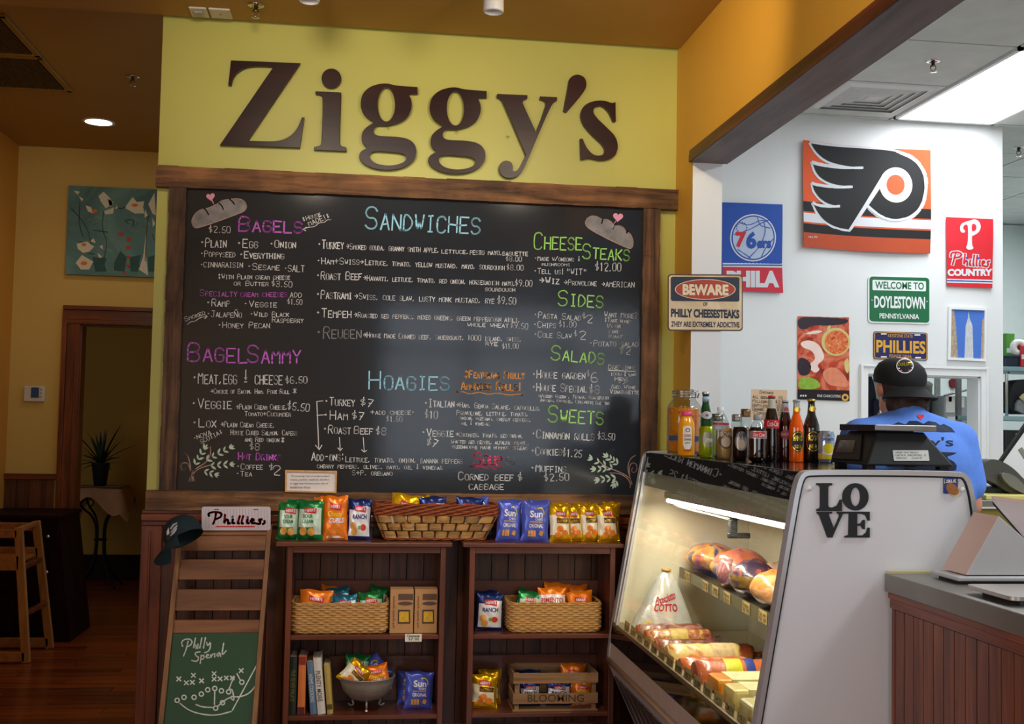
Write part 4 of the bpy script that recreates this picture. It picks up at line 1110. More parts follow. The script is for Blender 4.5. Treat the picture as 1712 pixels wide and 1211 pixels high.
# dark splint basket on top
def dark_basket():
    Y0, Y1 = 4.755, 4.935
    TX0, TX1, _, zt = rect(629, 862, 829, 902, Y0); BX0, BX1, _, _ = rect(645, 862, 810, 902, Y0)
    z0 = ZT+.001; zr_ = at(730, 841, 'y', Y0).z
    t = thing('dark_basket', 'long dark willow basket with pale splint weave between the bookshelves', 'basket', ((TX0+TX1)/2, (Y0+Y1)/2, z0))
    M_SPL = wood('splint_wood', 'c59a5a', '8a5c2c', 'x', .55, grain=60, var=.25); M_WIL = mat('willow_dark', '8a3f14', .5, var=.35, vs=40, bump=.4)
    H = zt-z0
    def P(side, s, v, off):
        k = v
        x0 = BX0+(TX0-BX0)*k; x1 = BX1+(TX1-BX1)*k; ya = Y0+.02*(1-k); yb = Y1-.02*(1-k)
        zz = z0+.008+v*(H-.008)
        if side == 0: return Vector((x0+(x1-x0)*s, ya-off, zz))
        if side == 1: return Vector((x1+off, ya+(yb-ya)*s, zz))
        if side == 2: return Vector((x1-(x1-x0)*s, yb+off, zz))
        return Vector((x0-off, yb-(yb-ya)*s, zz))
    st = MB()
    for side, n in ((0, 17), (1, 7), (2, 17), (3, 7)):
        for i in range(n):
            s0, s1 = (i+.2)/n, (i+.8)/n
            st.hexa([P(side, s0, 0, .001), P(side, s1, 0, .001), P(side, s1, 1, .001), P(side, s0, 1, .001), P(side, s0, 0, -.003), P(side, s1, 0, -.003), P(side, s1, 1, -.003), P(side, s0, 1, -.003)])
    st.build('stakes', mat('stake_dark', '4a2412', .6, var=.2), t, world=True)['kind'] = 'stuff'
    for side, n in ((0, 8), (1, 3), (2, 8), (3, 3)):
        for r in range(3):
            for i in range(-1, n+1):
                sh_ = .5 if r % 2 else 0
                s0, s1 = max(0, (i+sh_+.04)/n), min(1, (i+sh_+.90)/n)
                if s1-s0 < .03: continue
                mb = MB()
                mb.grid(lambda u, v: P(side, s0+(s1-s0)*u, (r+.06+.88*v)/3, .003+.008*math.sin(PI*u)**.7), 6, 1)
                mb.grid(lambda u, v: P(side, s0+(s1-s0)*u, (r+.06+.88*v)/3, .001+.008*math.sin(PI*u)**.7), 6, 1)
                mb.build('splint', M_SPL, t, world=True, fix=False)
    def ring(v, zadd, r, amp, tw, ph, nseg=150):
        pts = []
        for i in range(nseg):
            q = i/nseg*4; sd = int(q) % 4; s = q-int(q)
            p = P(sd, s, v, .004+amp*math.cos(i*tw+ph)); pts.append((p.x, p.y, p.z+zadd+amp*math.sin(i*tw+ph)))
        return pts
    rim = MB()
    for k in range(5):
        for ph in (0, 2.1, 4.2): rim.tube(ring(1, .004+k*.0088, .004, .005, .42, ph+k*.9), .0036, 5, closed=True)
    rim.build('braided_rim', M_WIL, t, world=True, fix=False)['kind'] = 'stuff'
    b = MB()
    for ph in (0, 2.1, 4.2): b.tube(ring(0, -.001, .004, .004, .5, ph), .003, 5, closed=True)
    b.build('foot_braid', M_WIL, t, world=True, fix=False)['kind'] = 'stuff'
    MB().box(BX0+.01, BX1-.01, Y0+.025, Y1-.025, z0, z0+.006).build('bottom', mat('stake_dark', ''), t, world=True)
    return t
dark_basket()
gb = 'chip bags in the dark basket'
for kd, x0, y0, x1, Y, lab, ti in (('gold', 645, 827, 700, 4.84, 'gold bag peeping from the left end of the dark basket', .15), ('navy', 703, 831, 750, 4.83, 'navy bag at the middle of the dark basket', -.05), ('gold', 716, 828, 745, 4.88, 'gold bag corner behind the navy bag in the dark basket', -.4), ('navy', 757, 832, 805, 4.84, 'navy ranch bag right of the middle in the dark basket', .08), ('sun', 790, 832, 824, 4.88, 'blue bag at the right end of the dark basket', -.1)):
    bag(kd, x0, y0, x1, 900, Y, ZT+.012, lab, gb, ti, 0, .1)

# pasta boxes with price card
M_KRAFT = mat('kraft_card', 'b98858', .75, var=.06)
for x0, x1, lab in ((652, 691, 'tall brown card pasta box beside the seagrass basket'), (693, 731, 'tall brown card pasta box against the right shelf side')):
    X0, X1, _, z1 = rect(x0, 986, x1, 1063, 4.74)
    t = thing('pasta_box', lab, 'box', ((X0+X1)/2, 4.78, ZM+.0005), group='brown pasta boxes')
    MB().box(X0, X1, 4.74, 4.82, ZM+.0005, z1).build('carton', M_KRAFT, t, world=True, bevel=.0015)
    Fb = lambda u, v, off=0.0, X0=X0, X1=X1, z1=z1: Vector((X0+(X1-X0)*u, 4.74-off, ZM+(z1-ZM)*v))
    MB().shape([[(.34, .22), (.88, .22), (.86, .54), (.34, .54)], [(.4, .26), (.4, .5), (.8, .5), (.82, .26)]], Fb, .0008).build('window_border', mat('print_dark', '4a3528', .7), t, world=True, fix=False)
    MB().shape([[(.4, .26), (.4, .5), (.8, .5), (.82, .26)]], Fb, .0006).build('pasta_window', mat('pasta', 'd3a52c', .4, var=.25, vs=120), t, world=True, fix=False)
    MB().shape([[(.34, .76), (.97, .76), (.97, .9), (.34, .9)]], Fb, .0008).shape([ell(.65, .68, .32, .045, 16)], Fb, .0008).build('label_print', mat('print_brown', '5c4434', .7), t, world=True, fix=False)
    vs, fs = glyphs('The Artisan Kitchen', 0, .2); xm = max(v[0] for v in vs)
    MB().add([Fb(.12+y_*.14, .1+x_/xm*.75, .001) for x_, y_ in vs], fs).build('side_lettering', mat('print_dark', ''), t, world=True, fix=False)
X0, X1, z0, z1 = rect(677, 1060, 705, 1073, YS)
t = thing('price_card', 'small white handwritten price card on the shelf edge below the pasta boxes', 'price card', ((X0+X1)/2, YS, z0))
MB().box(X0, X1, YS-.004, YS-.002, z0, z1).build('card', mat('card_white', 'e4dccc', .7), t, world=True)
Fp = PY(YS-.004)
MB().strokes(chalk('Crackers', 681, 1065.5, 701, 1066, 4)+chalk('$7.99', 683, 1071.5, 700, 1072, 4.5), .7, Fp, .0006).build('handwriting', mat('ink_grey', '5a5450', .8), t, world=True, fix=False)

# books
def book(x0, y0, x1, yb, lean, col, lab, title=None, tcol='2a2420', band=None):
    X0, X1, _, z1 = rect(x0, y0, x1, 1205, 4.735); h = z1-ZB
    w = X1-X0
    t = thing('cookbook', lab, 'book', ((X0+X1)/2, 4.735, ZB+.001), (0, lean, 0), group='books on the bottom left shelf')
    MB().prism([(-w/2, 0), (-w/2*.9, -.006), (0, -.009), (w/2*.9, -.006), (w/2, 0), (w/2, .15), (w/2-.003, .15), (w/2-.003, .004), (-w/2+.003, .004), (-w/2+.003, .15), (-w/2, .15)], lambda u, v, q: Vector((u, v, q)), 0, h).build('cover', mat('book_'+col, col, .5, var=.08, vs=20), t)
    MB().box(-w/2+.003, w/2-.003, .005, .146, .004, h-.004).build('pages', mat('paper_pages', 'e2d8c0', .8), t)
    Fq = lambda u, v, off=0.0: Vector((u, -.0093-off, v))
    if title:
        vs, fs = glyphs(title, .01, 0); xm = max(v[0] for v in vs); ym = max(v[1] for v in vs)
        MB().add([Fq(-w*.3+y_/ym*w*.55, h*.78-x_/xm*h*.55, .0006) for x_, y_ in vs], [tuple(reversed(f)) for f in fs]).build('title_lettering', mat('book_ink_'+tcol, tcol, .6), t, fix=False)
    if band:
        for a, b, cc in band:
            MB().shape([[(-w*.44, h*a), (w*.44, h*a), (w*.44, h*b), (-w*.44, h*b)]], Fq, .0004).build('spine_band', mat('band_'+cc, cc, .55), t, fix=False)
book(483, 1099, 496, 1200, .0, '20281e', 'darkest book at the left end of the row', 'THE SILVER PALATE', '6a6a3a')
book(498, 1098, 511, 1200, .0, 'd27236', 'orange spined book with dark red ends', None, band=((.0, .13, '5a1c1c'), (.86, 1, '8a2420')))
book(520, 1107, 531, 1200, -.1, '5d7890', 'grey blue book leaning left beside the white one', 'HOME COOKING', 'd0d8dc')
book(532, 1100, 546, 1200, -.11, 'd6cfc4', 'white book lettered PLENTY MORE down its spine', 'PLENTY MORE', '6c6458')
book(548, 1112, 558, 1200, -.1, 'b69a4e', 'thin mustard book at the right end of the row', None, band=((.1, .2, '5a4a20'),))

# steel bowl with bags
pb = at(612, 1196, 'y', 4.80)
M_STEELB = mat('beaten_steel', 'a8a49c', .4, .45, var=.1, vs=30, bump=.3, bs=90)
t = thing('footed_bowl', 'round pewter bowl on curled feet holding chip bags', 'bowl', (pb.x, 4.81, ZB))
R = at(665, 1150, 'y', 4.80).x-at(612, 1150, 'y', 4.80).x
R = min(R, .115)
prof = [(0, .035), (.3*R, .036), (.62*R, .05), (.85*R, .08), (.97*R, .115), (R, .135), (R*1.02, .137), (R*1.0, .14), (R*.94, .118), (.8*R, .085), (.55*R, .056), (0, .045)]
MB().lathe(prof, 40).build('bowl', M_STEELB, t)
for k in range(3):
    a = 2*PI*k/3+PI/2+PI/3; ca, sa = math.cos(a), math.sin(a)
    MB().tube(smooth([(ca*.055, sa*.055, .045), (ca*.07, sa*.07, .03), (ca*.058, sa*.058, .012), (ca*.075, sa*.075, .004), (ca*.085, sa*.085, .012)]), .0045, 6).build('foot', M_STEELB, t)
gb = 'chip bags in the pewter bowl'; zz = ZB+.075
for kd, x0, y0, x1, Y, lab, ti, yw, dz in (('green', 575, 1080, 616, 4.83, 'green bag upright at the back of the bowl', .05, 0, 0), ('gold', 555, 1112, 600, 4.765, 'gold bag lying tilted at the left of the bowl', .75, 0, .03), ('orange', 612, 1096, 658, 4.78, 'orange cheese curls bag leaning in the bowl', -.22, 0, 0), ('sun', 620, 1130, 662, 4.84, 'blue bag low at the back right of the bowl', -.7, 0, .03)):
    b_ = bag(kd, x0, y0, x1, 1160, Y, zz, lab, gb, ti, yw, .1); b_.scale = (.95, .9, .62 if kd != 'green' else .8); b_.location.z += dz
    if kd in ('gold',): b_.location.x += -.0
# slatted crate
cx0, cx1 = at(858, 1150, 'y', 4.73).x, at(1000, 1150, 'y', 4.73).x
W_CR = wood('crate_wood', 'a47c52', '6c4c30', 'x', .7, grain=24, var=.12, bump=.3)
t = thing('wooden_crate', 'slatted wooden crate lettered BLOOMING on the bottom right shelf', 'crate', ((cx0+cx1)/2, 4.84, ZB))
def zy(y_): return at(930, y_, 'y', 4.73).z
sl = [(1126, 1143), (1160, 1177), (1190, 1199)]
for a, b in sl:
    za, zb2 = max(zy(b), ZB+.004), zy(a)
    MB().box(cx0, cx1, 4.73, 4.738, za, zb2).build('slat', W_CR, t, world=True, bevel=.001)
    MB().box(cx0, cx1, 4.93, 4.938, za, zb2).build('slat', W_CR, t, world=True, bevel=.001)
    MB().box(cx0-.0, cx0+.008, 4.738, 4.93, za, zb2).build('slat', W_CR, t, world=True, bevel=.001)
    MB().box(cx1-.008, cx1, 4.738, 4.93, za, zb2).build('slat', W_CR, t, world=True, bevel=.001)
for x in (cx0+.008, cx1-.026):
    for y_ in (4.738, 4.915): MB().box(x, x+.018, y_, y_+.015, ZB+.002, zy(1126)).build('corner_post', W_CR, t, world=True)
MB().box(cx0+.008, cx1-.008, 4.74, 4.93, ZB+.001, ZB+.006).build('bottom_board', W_CR, t, world=True)
MB().text('BLOOMING', 882, 1174, 976, 1161.5, PY(4.73), .0006, bold=.01).build('lettering', mat('print_dark', ''), t, world=True, fix=False)
gb = 'chip bags in the slatted crate'
for kd, x0, y0, x1, Y, lab, ti in (('navy', 862, 1122, 905, 4.87, 'ranch bag at the back left of the crate', 0), ('navy', 868, 1142, 905, 4.775, 'ranch bag behind the left of the crate slats', 0), ('navy', 912, 1142, 956, 4.775, 'ranch bag behind the middle of the crate slats', .03), ('orange', 935, 1112, 978, 4.86, 'orange bag at the back right of the crate', .05), ('orange', 958, 1140, 993, 4.775, 'orange bag behind the right of the crate slats', -.03)):
    bag(kd, x0, y0, x1, 1200, Y, ZB+.008, lab, gb, ti)

# ------------------------------------------------------------------ slatted rack with play board, plate and cap
TL, TR = at(299, 884, 'y', 4.93), at(455, 884, 'y', 4.93)
BL, BR = at(255, 1318, 'z', 0.0), at(421, 1318, 'z', 0.0)
def FR(u, v, off=0.0):
    """u 0..1 across, v 0 top .. 1 floor"""
    a = TL.lerp(BL, v); b = TR.lerp(BR, v); p = a.lerp(b, u)
    return p+Vector((0, -off, -off*.12))
def vy(y_):
    lo, hi = 0.0, 1.0
    P_ = lambda v: FR(.5, v)
    for _ in range(30):
        m = (lo+hi)/2; p = P_(m)-Vector((0, 0, EYE))
        yy = 605.5+FPX*p.dot(CD)/p.dot(fwd)
        if yy < y_: lo = m
        else: hi = m
    return lo
W_RK = wood('rack_pine', 'a06a40', '6a4022', 'x', .6, grain=14, var=.12, bump=.3)
W_RKZ = wood('rack_pine_upright', 'a8774a', '6f4728', 'z', .6, grain=14, var=.05, bump=.3)
t = thing('slatted_rack', 'leaning wooden slatted rack with a green play board below', 'rack', ((BL.x+BR.x)/2, BL.y, 0))
def slab(u0, u1, v0, v1, d0, d1, m, nm, tt=t):
    p = [FR(u0, v1, d1), FR(u1, v1, d1), FR(u1, v0, d1), FR(u0, v0, d1), FR(u0, v1, d0), FR(u1, v1, d0), FR(u1, v0, d0), FR(u0, v0, d0)]
    return MB().hexa(p).build(nm, m, tt, world=True, bevel=.0015)
slab(0, .05, -.0, .995, -.03, .03, W_RKZ, 'stile'); slab(.95, 1.0, -.012, .995, -.03, .03, W_RKZ, 'stile')
slab(.05, .95, vy(885), vy(893), -.02, .02, W_RK, 'top_rail')
for a, b in ((893.5, 920), (935, 968), (985, 1020), (1036, 1057)): slab(.05, .95, vy(a), vy(b), 0, .012, W_RK, 'slat')
slab(.05, .95, vy(1057), .985, 0, .016, mat('play_board_green', '1f4a26', .45, var=.06), 'green_board')
ua = lambda x_, y_: ((x_-(298-(y_-890)*.104))/(156+(y_-890)*.024))
FG = lambda u, v, off=0.0: FR(ua(u, v), vy(v), .016+off)
Fg = lambda u, v, off=0.0: FG(u/2.81, 780+v/2.81, off)
def blob(x_, y_, r): return [ell(x_, y_, r, r, 16), ell(x_, y_, r*.55, r*.55, 12)]
mb = MB()
M_PL = mat('play_white', 'dfe6d8', .6)
for x_, y_ in ((832, 1092), (864, 1078), (911, 1078), (945, 1063), (975, 1043), (1008, 1037), (1039, 1048), (1073, 1053), (1135, 1008), (1044, 1104), (1012, 1129)):
    MB().shape(blob(x_, y_, 13), Fg, .001).build('player_ring', M_PL, t, world=True, fix=False)
for x_, y_ in ((840, 992), (875, 1010), (908, 975), (903, 1008), (946, 1001), (1005, 968), (1005, 993), (1033, 992), (1062, 988), (1090, 988), (1132, 954)):
    MB().strokes([[(x_-9, y_-9), (x_+9, y_+9)], [(x_-9, y_+9), (x_+9, y_-9)]], 6, Fg, .001).build('cross_mark', M_PL, t, world=True, fix=False)
for ln in ([(845, 1106), (880, 1135), (930, 1155), (1010, 1165), (1085, 1145)], [(1090, 1140), (1150, 1030), (1210, 920)], [(1085, 1075), (1130, 1078), (1180, 1055), (1212, 1000), (1218, 925)], [(1075, 1040), (1090, 1000), (1100, 985)], [(1080, 1078), (1100, 1100), (1092, 1045), (1082, 1040)], [(920, 1112), (950, 1124), (998, 1126)], [(1022, 1120), (1060, 1088), (1085, 1078)], [(1008, 1052), (1006, 1112)], [(1112, 968), (1128, 998)]):
    MB().strokes([smooth(ln)], 6, Fg, .001).build('play_line', M_PL, t, world=True, fix=False)
scr = [[(862, 885), (876, 850), (884, 815)], [(858, 840), (852, 820), (866, 806), (892, 804), (904, 818), (894, 836), (876, 842)], [(918, 800), (908, 852), (914, 834), (922, 834), (921, 850)], [(930, 828), (928, 850)], [(948, 800), (938, 848)], [(965, 798), (955, 848)], [(970, 820), (975, 840), (990, 815), (985, 860), (960, 870)],
       [(940, 865), (915, 868), (920, 885), (935, 890), (925, 912), (900, 905)], [(945, 880), (940, 920)], [(945, 885), (960, 880), (955, 900), (945, 900)], [(965, 890), (982, 880), (970, 876), (968, 895), (985, 892)], [(990, 878), (988, 895), (1000, 875)], [(1008, 872), (1008, 890)], [(1030, 868), (1016, 878), (1024, 890), (1034, 868), (1036, 888)], [(1050, 825), (1040, 885), (1062, 860)]]
for wd in (scr[:6], scr[6:]): MB().strokes([smooth(c) for c in wd], 6, Fg, .0012).build('script_lettering', M_PL, t, world=True, fix=False)

# Phillies style licence plate on the rack top
F0 = crop(255, 830, 5.267, PY(4.90))
t = thing('licence_plate', 'white pinstriped licence plate with red script on top of the rack', 'licence plate', F0(740, 290))
solid(MB(), [rrect(433, 92, 1040, 300, 22)], F0, 0, .002).build('plate', mat('plate_cream', 'd8cfd2', .4), t, world=True, fix=False)
mb = MB(); x_ = 470
while x_ < 1020: mb.strokes([[(x_, 110), (x_, 285)]], 2.2, F0, .0026); x_ += 27
mb.build('pinstripes', mat('pin_red', 'b0707c', .5), t, world=True, fix=False)['kind'] = 'stuff'
M_RSC = mat('script_red', 'd4222c', .45)
ph = [[(500, 175), (490, 155), (520, 140), (580, 138), (612, 155), (600, 185), (560, 200)], [(560, 145), (552, 200), (535, 245)], [(640, 160), (630, 245), (645, 205), (668, 205), (664, 245), (685, 235)], [(708, 200), (702, 240), (725, 235)], [(770, 172), (748, 240), (765, 240)], [(800, 172), (780, 240), (800, 238)], [(838, 200), (830, 240), (852, 235)], [(862, 222), (895, 212), (880, 195), (865, 215), (875, 240), (905, 235)], [(965, 205), (935, 205), (950, 225), (945, 245), (915, 240)], [(985, 215), (990, 235), (970, 245)]]
MB().strokes([smooth(c) for c in ph], 19, F0, .003).build('script_lettering', M_RSC, t, world=True, fix=False)
MB().shape([[(560, 262), (900, 262), (898, 272), (556, 272)]], F0, .003).build('underline', M_RSC, t, world=True, fix=False)
def star(x_, y_, r): return [(x_+(r if i % 2 == 0 else r*.45)*math.sin(PI*i/5), y_-(r if i % 2 == 0 else r*.45)*math.cos(PI*i/5)) for i in range(10)]
for x_, y_ in ((705, 180), (838, 184)): MB().shape([star(x_, y_, 16)], F0, .0032).build('star', mat('star_blue', '1e3c8c', .5), t, world=True, fix=False)
for x_ in (565, 910): MB().shape([rrect(x_-22, 112, x_+22, 120, 3)], F0, .003).build('slot', mat('slot_dark', '6a5a54', .8), t, world=True, fix=False)

# cap hung on the rack corner
pc = at(309, 901, 'y', 4.80)
t = thing('sports_hat', 'dark green cap with a silver wing emblem hung on the rack corner', 'cap', pc, (0, 0, 0))
M_CAP = mat('cap_green', '17292e', .85, var=.1, vs=60, bump=.25, bs=500)
Mc = Matrix.Rotation(-.5, 4, 'Y') @ Matrix.Rotation(-.35, 4, 'X')
dome = [(.078, 0), (.080, .02), (.077, .045), (.066, .07), (.045, .088), (.02, .096), (0, .098)]
co = MB().lathe(dome, 30, M=Mc, sy=1.05).lathe([(.074, 0), (.073, .04), (.06, .068), (0, .092)], 30, M=Mc, sy=1.05).build('crown', M_CAP, t, fix=False)
MB().lathe([(0, .097), (.006, .1), (0, .104)], 12, M=Mc).build('button', M_CAP, t)
def brimf(u, v, off=0.0):
    a = PI+.55-.95+1.9*u; b = -.95+1.9*u; r = .078+.07*v*max(0, math.cos(b*1.4))**.7
    return Mc @ Vector((r*math.cos(a), r*1.05*math.sin(a), .006-.055*v-off))
MB().grid(lambda u, v: brimf(u, v), 20, 6).grid(lambda u, v: brimf(u, v, .004), 20, 6).build('brim', M_CAP, t, fix=False)
from mathutils.bvhtree import BVHTree
bmc = bmesh.new(); bmc.from_mesh(co.data); bmc.transform(wmat(co)); bvh0 = BVHTree.FromBMesh(bmc); bmc.free()
def capF(u, v, off=0.0):
    """magnified-crop coordinates thrown onto the crown"""
    o = Vector((0, 0, EYE)); q = at(255+u/5.267, 830+v/5.267, 'y', 4.8); d = (q-o).normalized(); h_ = bvh0.ray_cast(o, d)
    p = h_[0] if h_[0] is not None else q
    return p-d*(.0012+off)
M_SIL = mat('emblem_silver', 'c9ccd0', .4, .3); M_WHT = mat('emblem_white', 'f2eee8', .6)
MB().shape([[(222, 225), (215, 290), (150, 385), (125, 395), (118, 330), (130, 280), (175, 235)]], capF, 0, sub=14).build('emblem_base', mat('emblem_dark', '2a3a40', .6), t, world=True, fix=False)
for c in ([(215, 230), (180, 245), (150, 290), (165, 290), (190, 258), (218, 240)], [(218, 250), (190, 275), (155, 320), (170, 320), (200, 290), (218, 265)], [(215, 275), (185, 310), (150, 350), (165, 348), (195, 322), (214, 292)], [(140, 275), (122, 320), (128, 345), (148, 330), (146, 300)]):
    MB().shape([c], capF, .0012, sub=14).build('emblem_feather', M_SIL if c[0][0] > 200 else M_WHT, t, world=True, fix=False)
before_case = {o.name for o in COL.objects}
ZF = -0.0731
# ------------------------------------------------------------------ deli case
ZK = 1.345; CN, CF = 3.108, 4.93
M_BLK = mat('black_gloss', '0d0d0e', .12, var=0, spec=.6); M_BLKM = mat('black_matte', '121214', .5, var=.05)
M_EDGE = mat('polished_edge', 'd4d6da', .28, .55, var=0)
M_PANEL = mat('panel_white', 'eeeef0', .32, var=.01, vs=2); M_BEIGE = mat('case_beige', 'c0aca0', .4, .1, var=.05)
M_CREAM = mat('case_liner_cream', 'efe4cc', .45, var=.02); M_ALU = mat('brushed_aluminium', 'a0a0a0', .35, 1.0, var=.1, vs=40)
case = thing('deli_case', 'refrigerated glass fronted deli case with white end panel and black top', 'deli case', (1.45, 4.0, 0))
outl = [(1.115, .60), (1.103, .52), (1.096, .44), (1.10, .42), (1.235, .13), (1.24, .12, 1), (1.24, ZF, 1), (1.80, ZF, 1), (1.80, 1.10), (1.787, 1.238), (1.772, 1.315), (1.755, 1.345), (1.73, 1.354), (1.285, 1.352), (1.252, 1.345), (1.236, 1.31), (1.217, 1.20)]
prof = smc(outl, 2)
def inset(P, d):
    cxm = sum(p[0] for p in P)/len(P); out = []
    n = len(P)
    for i in range(n):
        a, b = P[i-1], P[(i+1) % n]; tx, ty = b[0]-a[0], b[1]-a[1]; L = math.hypot(tx, ty) or 1
        out.append((P[i][0]-ty/L*d, P[i][1]+tx/L*d))
    return out
area_ = sum(prof[i-1][0]*prof[i][1]-prof[i][0]*prof[i-1][1] for i in range(len(prof)))
sgn = 1 if area_ > 0 else -1
XZ = lambda Y: (lambda u, v, off=0.0: Vector((u, Y-off, v)))
for Yp, far in ((CN, 0), (CF-.03, 1)):
    solid(MB(), [inset(prof, .011*sgn)], XZ(Yp+.03), 0, .027).build('end_panel', M_PANEL if not far else M_CREAM, case, world=True)
    solid(MB(), [prof, inset(prof, .014*sgn)], XZ(Yp+.033), 0, .037).build('chrome_edge', M_EDGE, case, world=True, bevel=.003)
def slab3(name, x0, x1, y0, y1, z0, z1, m, bevel=0): return MB().box(x0, x1, y0, y1, z0, z1).build(name, m, case, world=True, bevel=bevel)
A, B = CN+.033, CF-.033
slab3('top', 1.262, 1.76, A, B, 1.318, ZK, M_BLK, .003)
def band(name, p0, p1, th, m, y0=A, y1=B, bevel=0):
    (xa, za), (xb, zb_) = p0, p1
    dx, dz = xb-xa, zb_-za; L = math.hypot(dx, dz); nx, nz = -dz/L*th, dx/L*th
    if nx < 0: nx, nz = -nx, -nz
    return MB().hexa([(xa, y0, za), (xa, y1, za), (xb, y1, zb_), (xb, y0, zb_), (xa+nx, y0, za+nz), (xa+nx, y1, za+nz), (xb+nx, y1, zb_+nz), (xb+nx, y0, zb_+nz)]).build(name, m, case, world=True, bevel=bevel)
for Yp in (CN, CF-.03):
    solid(MB(), [inset(prof, .0145*sgn), inset(prof, .019*sgn)], XZ(Yp+.03), 0, .031).build('gasket', M_BLKM, case, world=True)
band('front_post', (1.222, 1.262), (1.108, .60), .012, M_EDGE, CF-.12, CF-.095, .003)
band('front_post', (1.236, 1.33), (1.116, .60), .006, M_EDGE, CF-.045, CF-.0335, .002)
band('top_band', (1.252, 1.343), (1.236, 1.262), .02, mat('black_band_gloss', '0a0a0b', .02, var=0, spec=.9))
band('valance', (1.246, 1.262), (1.244, 1.20), .012, mat('valance_grey', 'b0a890', .5))
band('front_glass', (1.232, 1.262), (1.112, .60), .005, glass('case_glass', 'fbfffc', .0, .97, .55))
band('sill_rail', (1.112, .605), (1.110, .588), .05, mat('rail_bronze', '8a7a5e', .35, .6), bevel=.002)
band('lower_window', (1.110, .588), (1.104, .515), .012, mat('black_lower_glass', '0b0b0c', .06, var=0, spec=.7))
band('kick_band', (1.106, .515), (1.100, .445), .012, M_BEIGE)
MB().tube([(1.098, A, .437), (1.098, B, .437)], .014, 10).build('bumper', mat('bumper_tan', 'a88e78', .45), case, world=True)
band('skirt', (1.10, .425), (1.235, .13), .012, mat('skirt_grey', 'c4c0be', .4, .1))
k_ = A+.06
while k_ < B-.1:
    MB().hexa([(1.115, k_, .375), (1.115, k_+.10, .375), (1.218, k_+.05, .15), (1.218, k_+.045, .15), (1.125, k_, .375), (1.125, k_+.10, .375), (1.228, k_+.05, .15), (1.228, k_+.045, .15)]).build('vent_louvre', M_ALU, case, world=True); k_ += .13
slab3('base', 1.25, 1.78, A, B, ZF, .13, M_BLKM)
slab3('deck', 1.115, 1.74, A, B, .50, .56, M_CREAM)
slab3('rear_frame', 1.74, 1.775, A, B, .13, 1.318, mat('rear_frame', '6c6c66', .5, .5))
slab3('liner_panel', 1.728, 1.74, 4.45, B, .56, 1.318, M_CREAM)
slab3('ceiling_liner', 1.26, 1.74, A, B, 1.300, 1.317, M_CREAM)
yy = A
for i in range(7):
    slab3('sliding_door_frame', 1.712, 1.74, yy+.0, yy+.035, .56, 1.30, M_ALU, .002)
    slab3('sliding_door', 1.722, 1.732, yy+.035, yy+.185, .56, 1.30, mat('door_smoked', '3c4442', .15, .2)); yy += .19
# light tube, its shield and the bracket
MB().tube([(1.34, A+.02, 1.162), (1.34, 4.84, 1.137)], .009, 12).build('light_tube', mat('tube_lit', 'fff2d6', .4, var=0, emit=9.0), case, world=True)
MB().hexa([(1.325, A, 1.20), (1.325, 4.85, 1.175), (1.325, 4.85, 1.15), (1.325, A, 1.175), (1.39, A, 1.215), (1.39, 4.85, 1.19), (1.35, 4.85, 1.18), (1.35, A, 1.2)]).build('tube_shield', M_ALU, case, world=True)
MB().hexa([(1.36, 4.05, 1.13), (1.36, 4.80, 1.12), (1.36, 4.80, 1.112), (1.36, 4.05, 1.122), (1.56, 4.05, 1.16), (1.56, 4.80, 1.15), (1.56, 4.80, 1.142), (1.56, 4.05, 1.152)]).build('upper_glass_shelf', glass('shelf_glass', 'd8e0c8', .05, .8, 2.0), case, world=True)
MB().tube([(1.36, 4.80, 1.118), (1.36, 4.05, 1.125)], .007, 8).build('shelf_edge', M_ALU, case, world=True)
MB().box(1.36, 1.39, 4.06, 4.085, 1.06, 1.17).box(1.355, 1.44, 4.062, 4.078, 1.055, 1.075).build('bracket', M_BLKM, case, world=True, bevel=.003)
# middle shelf and ticket strips
SY0, SY1 = 3.42, 4.86
MB().hexa([(1.41, SY0, .805), (1.41, SY1, .822), (1.72, SY1, .84), (1.72, SY0, .823), (1.41, SY0, .797), (1.41, SY1, .814), (1.72, SY1, .832), (1.72, SY0, .815)]).build('middle_shelf', M_ALU, case, world=True)
FS = lambda u, v, off=0.0: Vector((1.40-off, SY1-u*(SY1-SY0), .785+(1-u)*.017+v*.045))
MB().shape([[(0, 0), (1, 0), (1, 1), (0, 1)]], FS, 0).shape([[(0, 0), (1, 0), (1, 1), (0, 1)]], FS, -.006).build('ticket_strip', mat('strip_olive', '6e6a50', .4), case, world=True, fix=False)
M_TICK = mat('ticket_cream', 'd9bb82', .7, var=.03); M_TINK = mat('ticket_ink', '5a4a30', .7)
def ticket(F, u0, u1, v0, v1, s1, s2):
    tk = MB().shape([[(u0, v0), (u1, v0), (u1, v1), (u0, v1)]], F, .002).build('price_ticket', M_TICK, case, world=True, fix=False)
    mb = MB(); du, dv = u1-u0, v1-v0
    for s_, a, b in ((s1, .55, .88), (s2, .12, .45)):
        st = chalk(s_, 0, 0, 10, 0, 1)
        mb.strokes([[(u0+du*(.1+.8*x/10), v0+dv*(a+(b-a)*(-y))) for x, y in c] for c in st], .03*dv if dv < .2 else .05*dv*.03, F, .003)
    vs = []
    mb2 = MB()
    for s_, a, b in ((s1, .55, .88), (s2, .12, .45)):
        for c in chalk(s_, 0, 0, 10, 0, 1):
            P = [F(u0+du*(.1+.8*x/10), v0+dv*(a+(b-a)*(-y)), .0032) for x, y in c]
            mb2.tube(P, .0006, 3, cap=False)
    mb2.build('ticket_lettering', M_TINK, tk, world=True, fix=False)
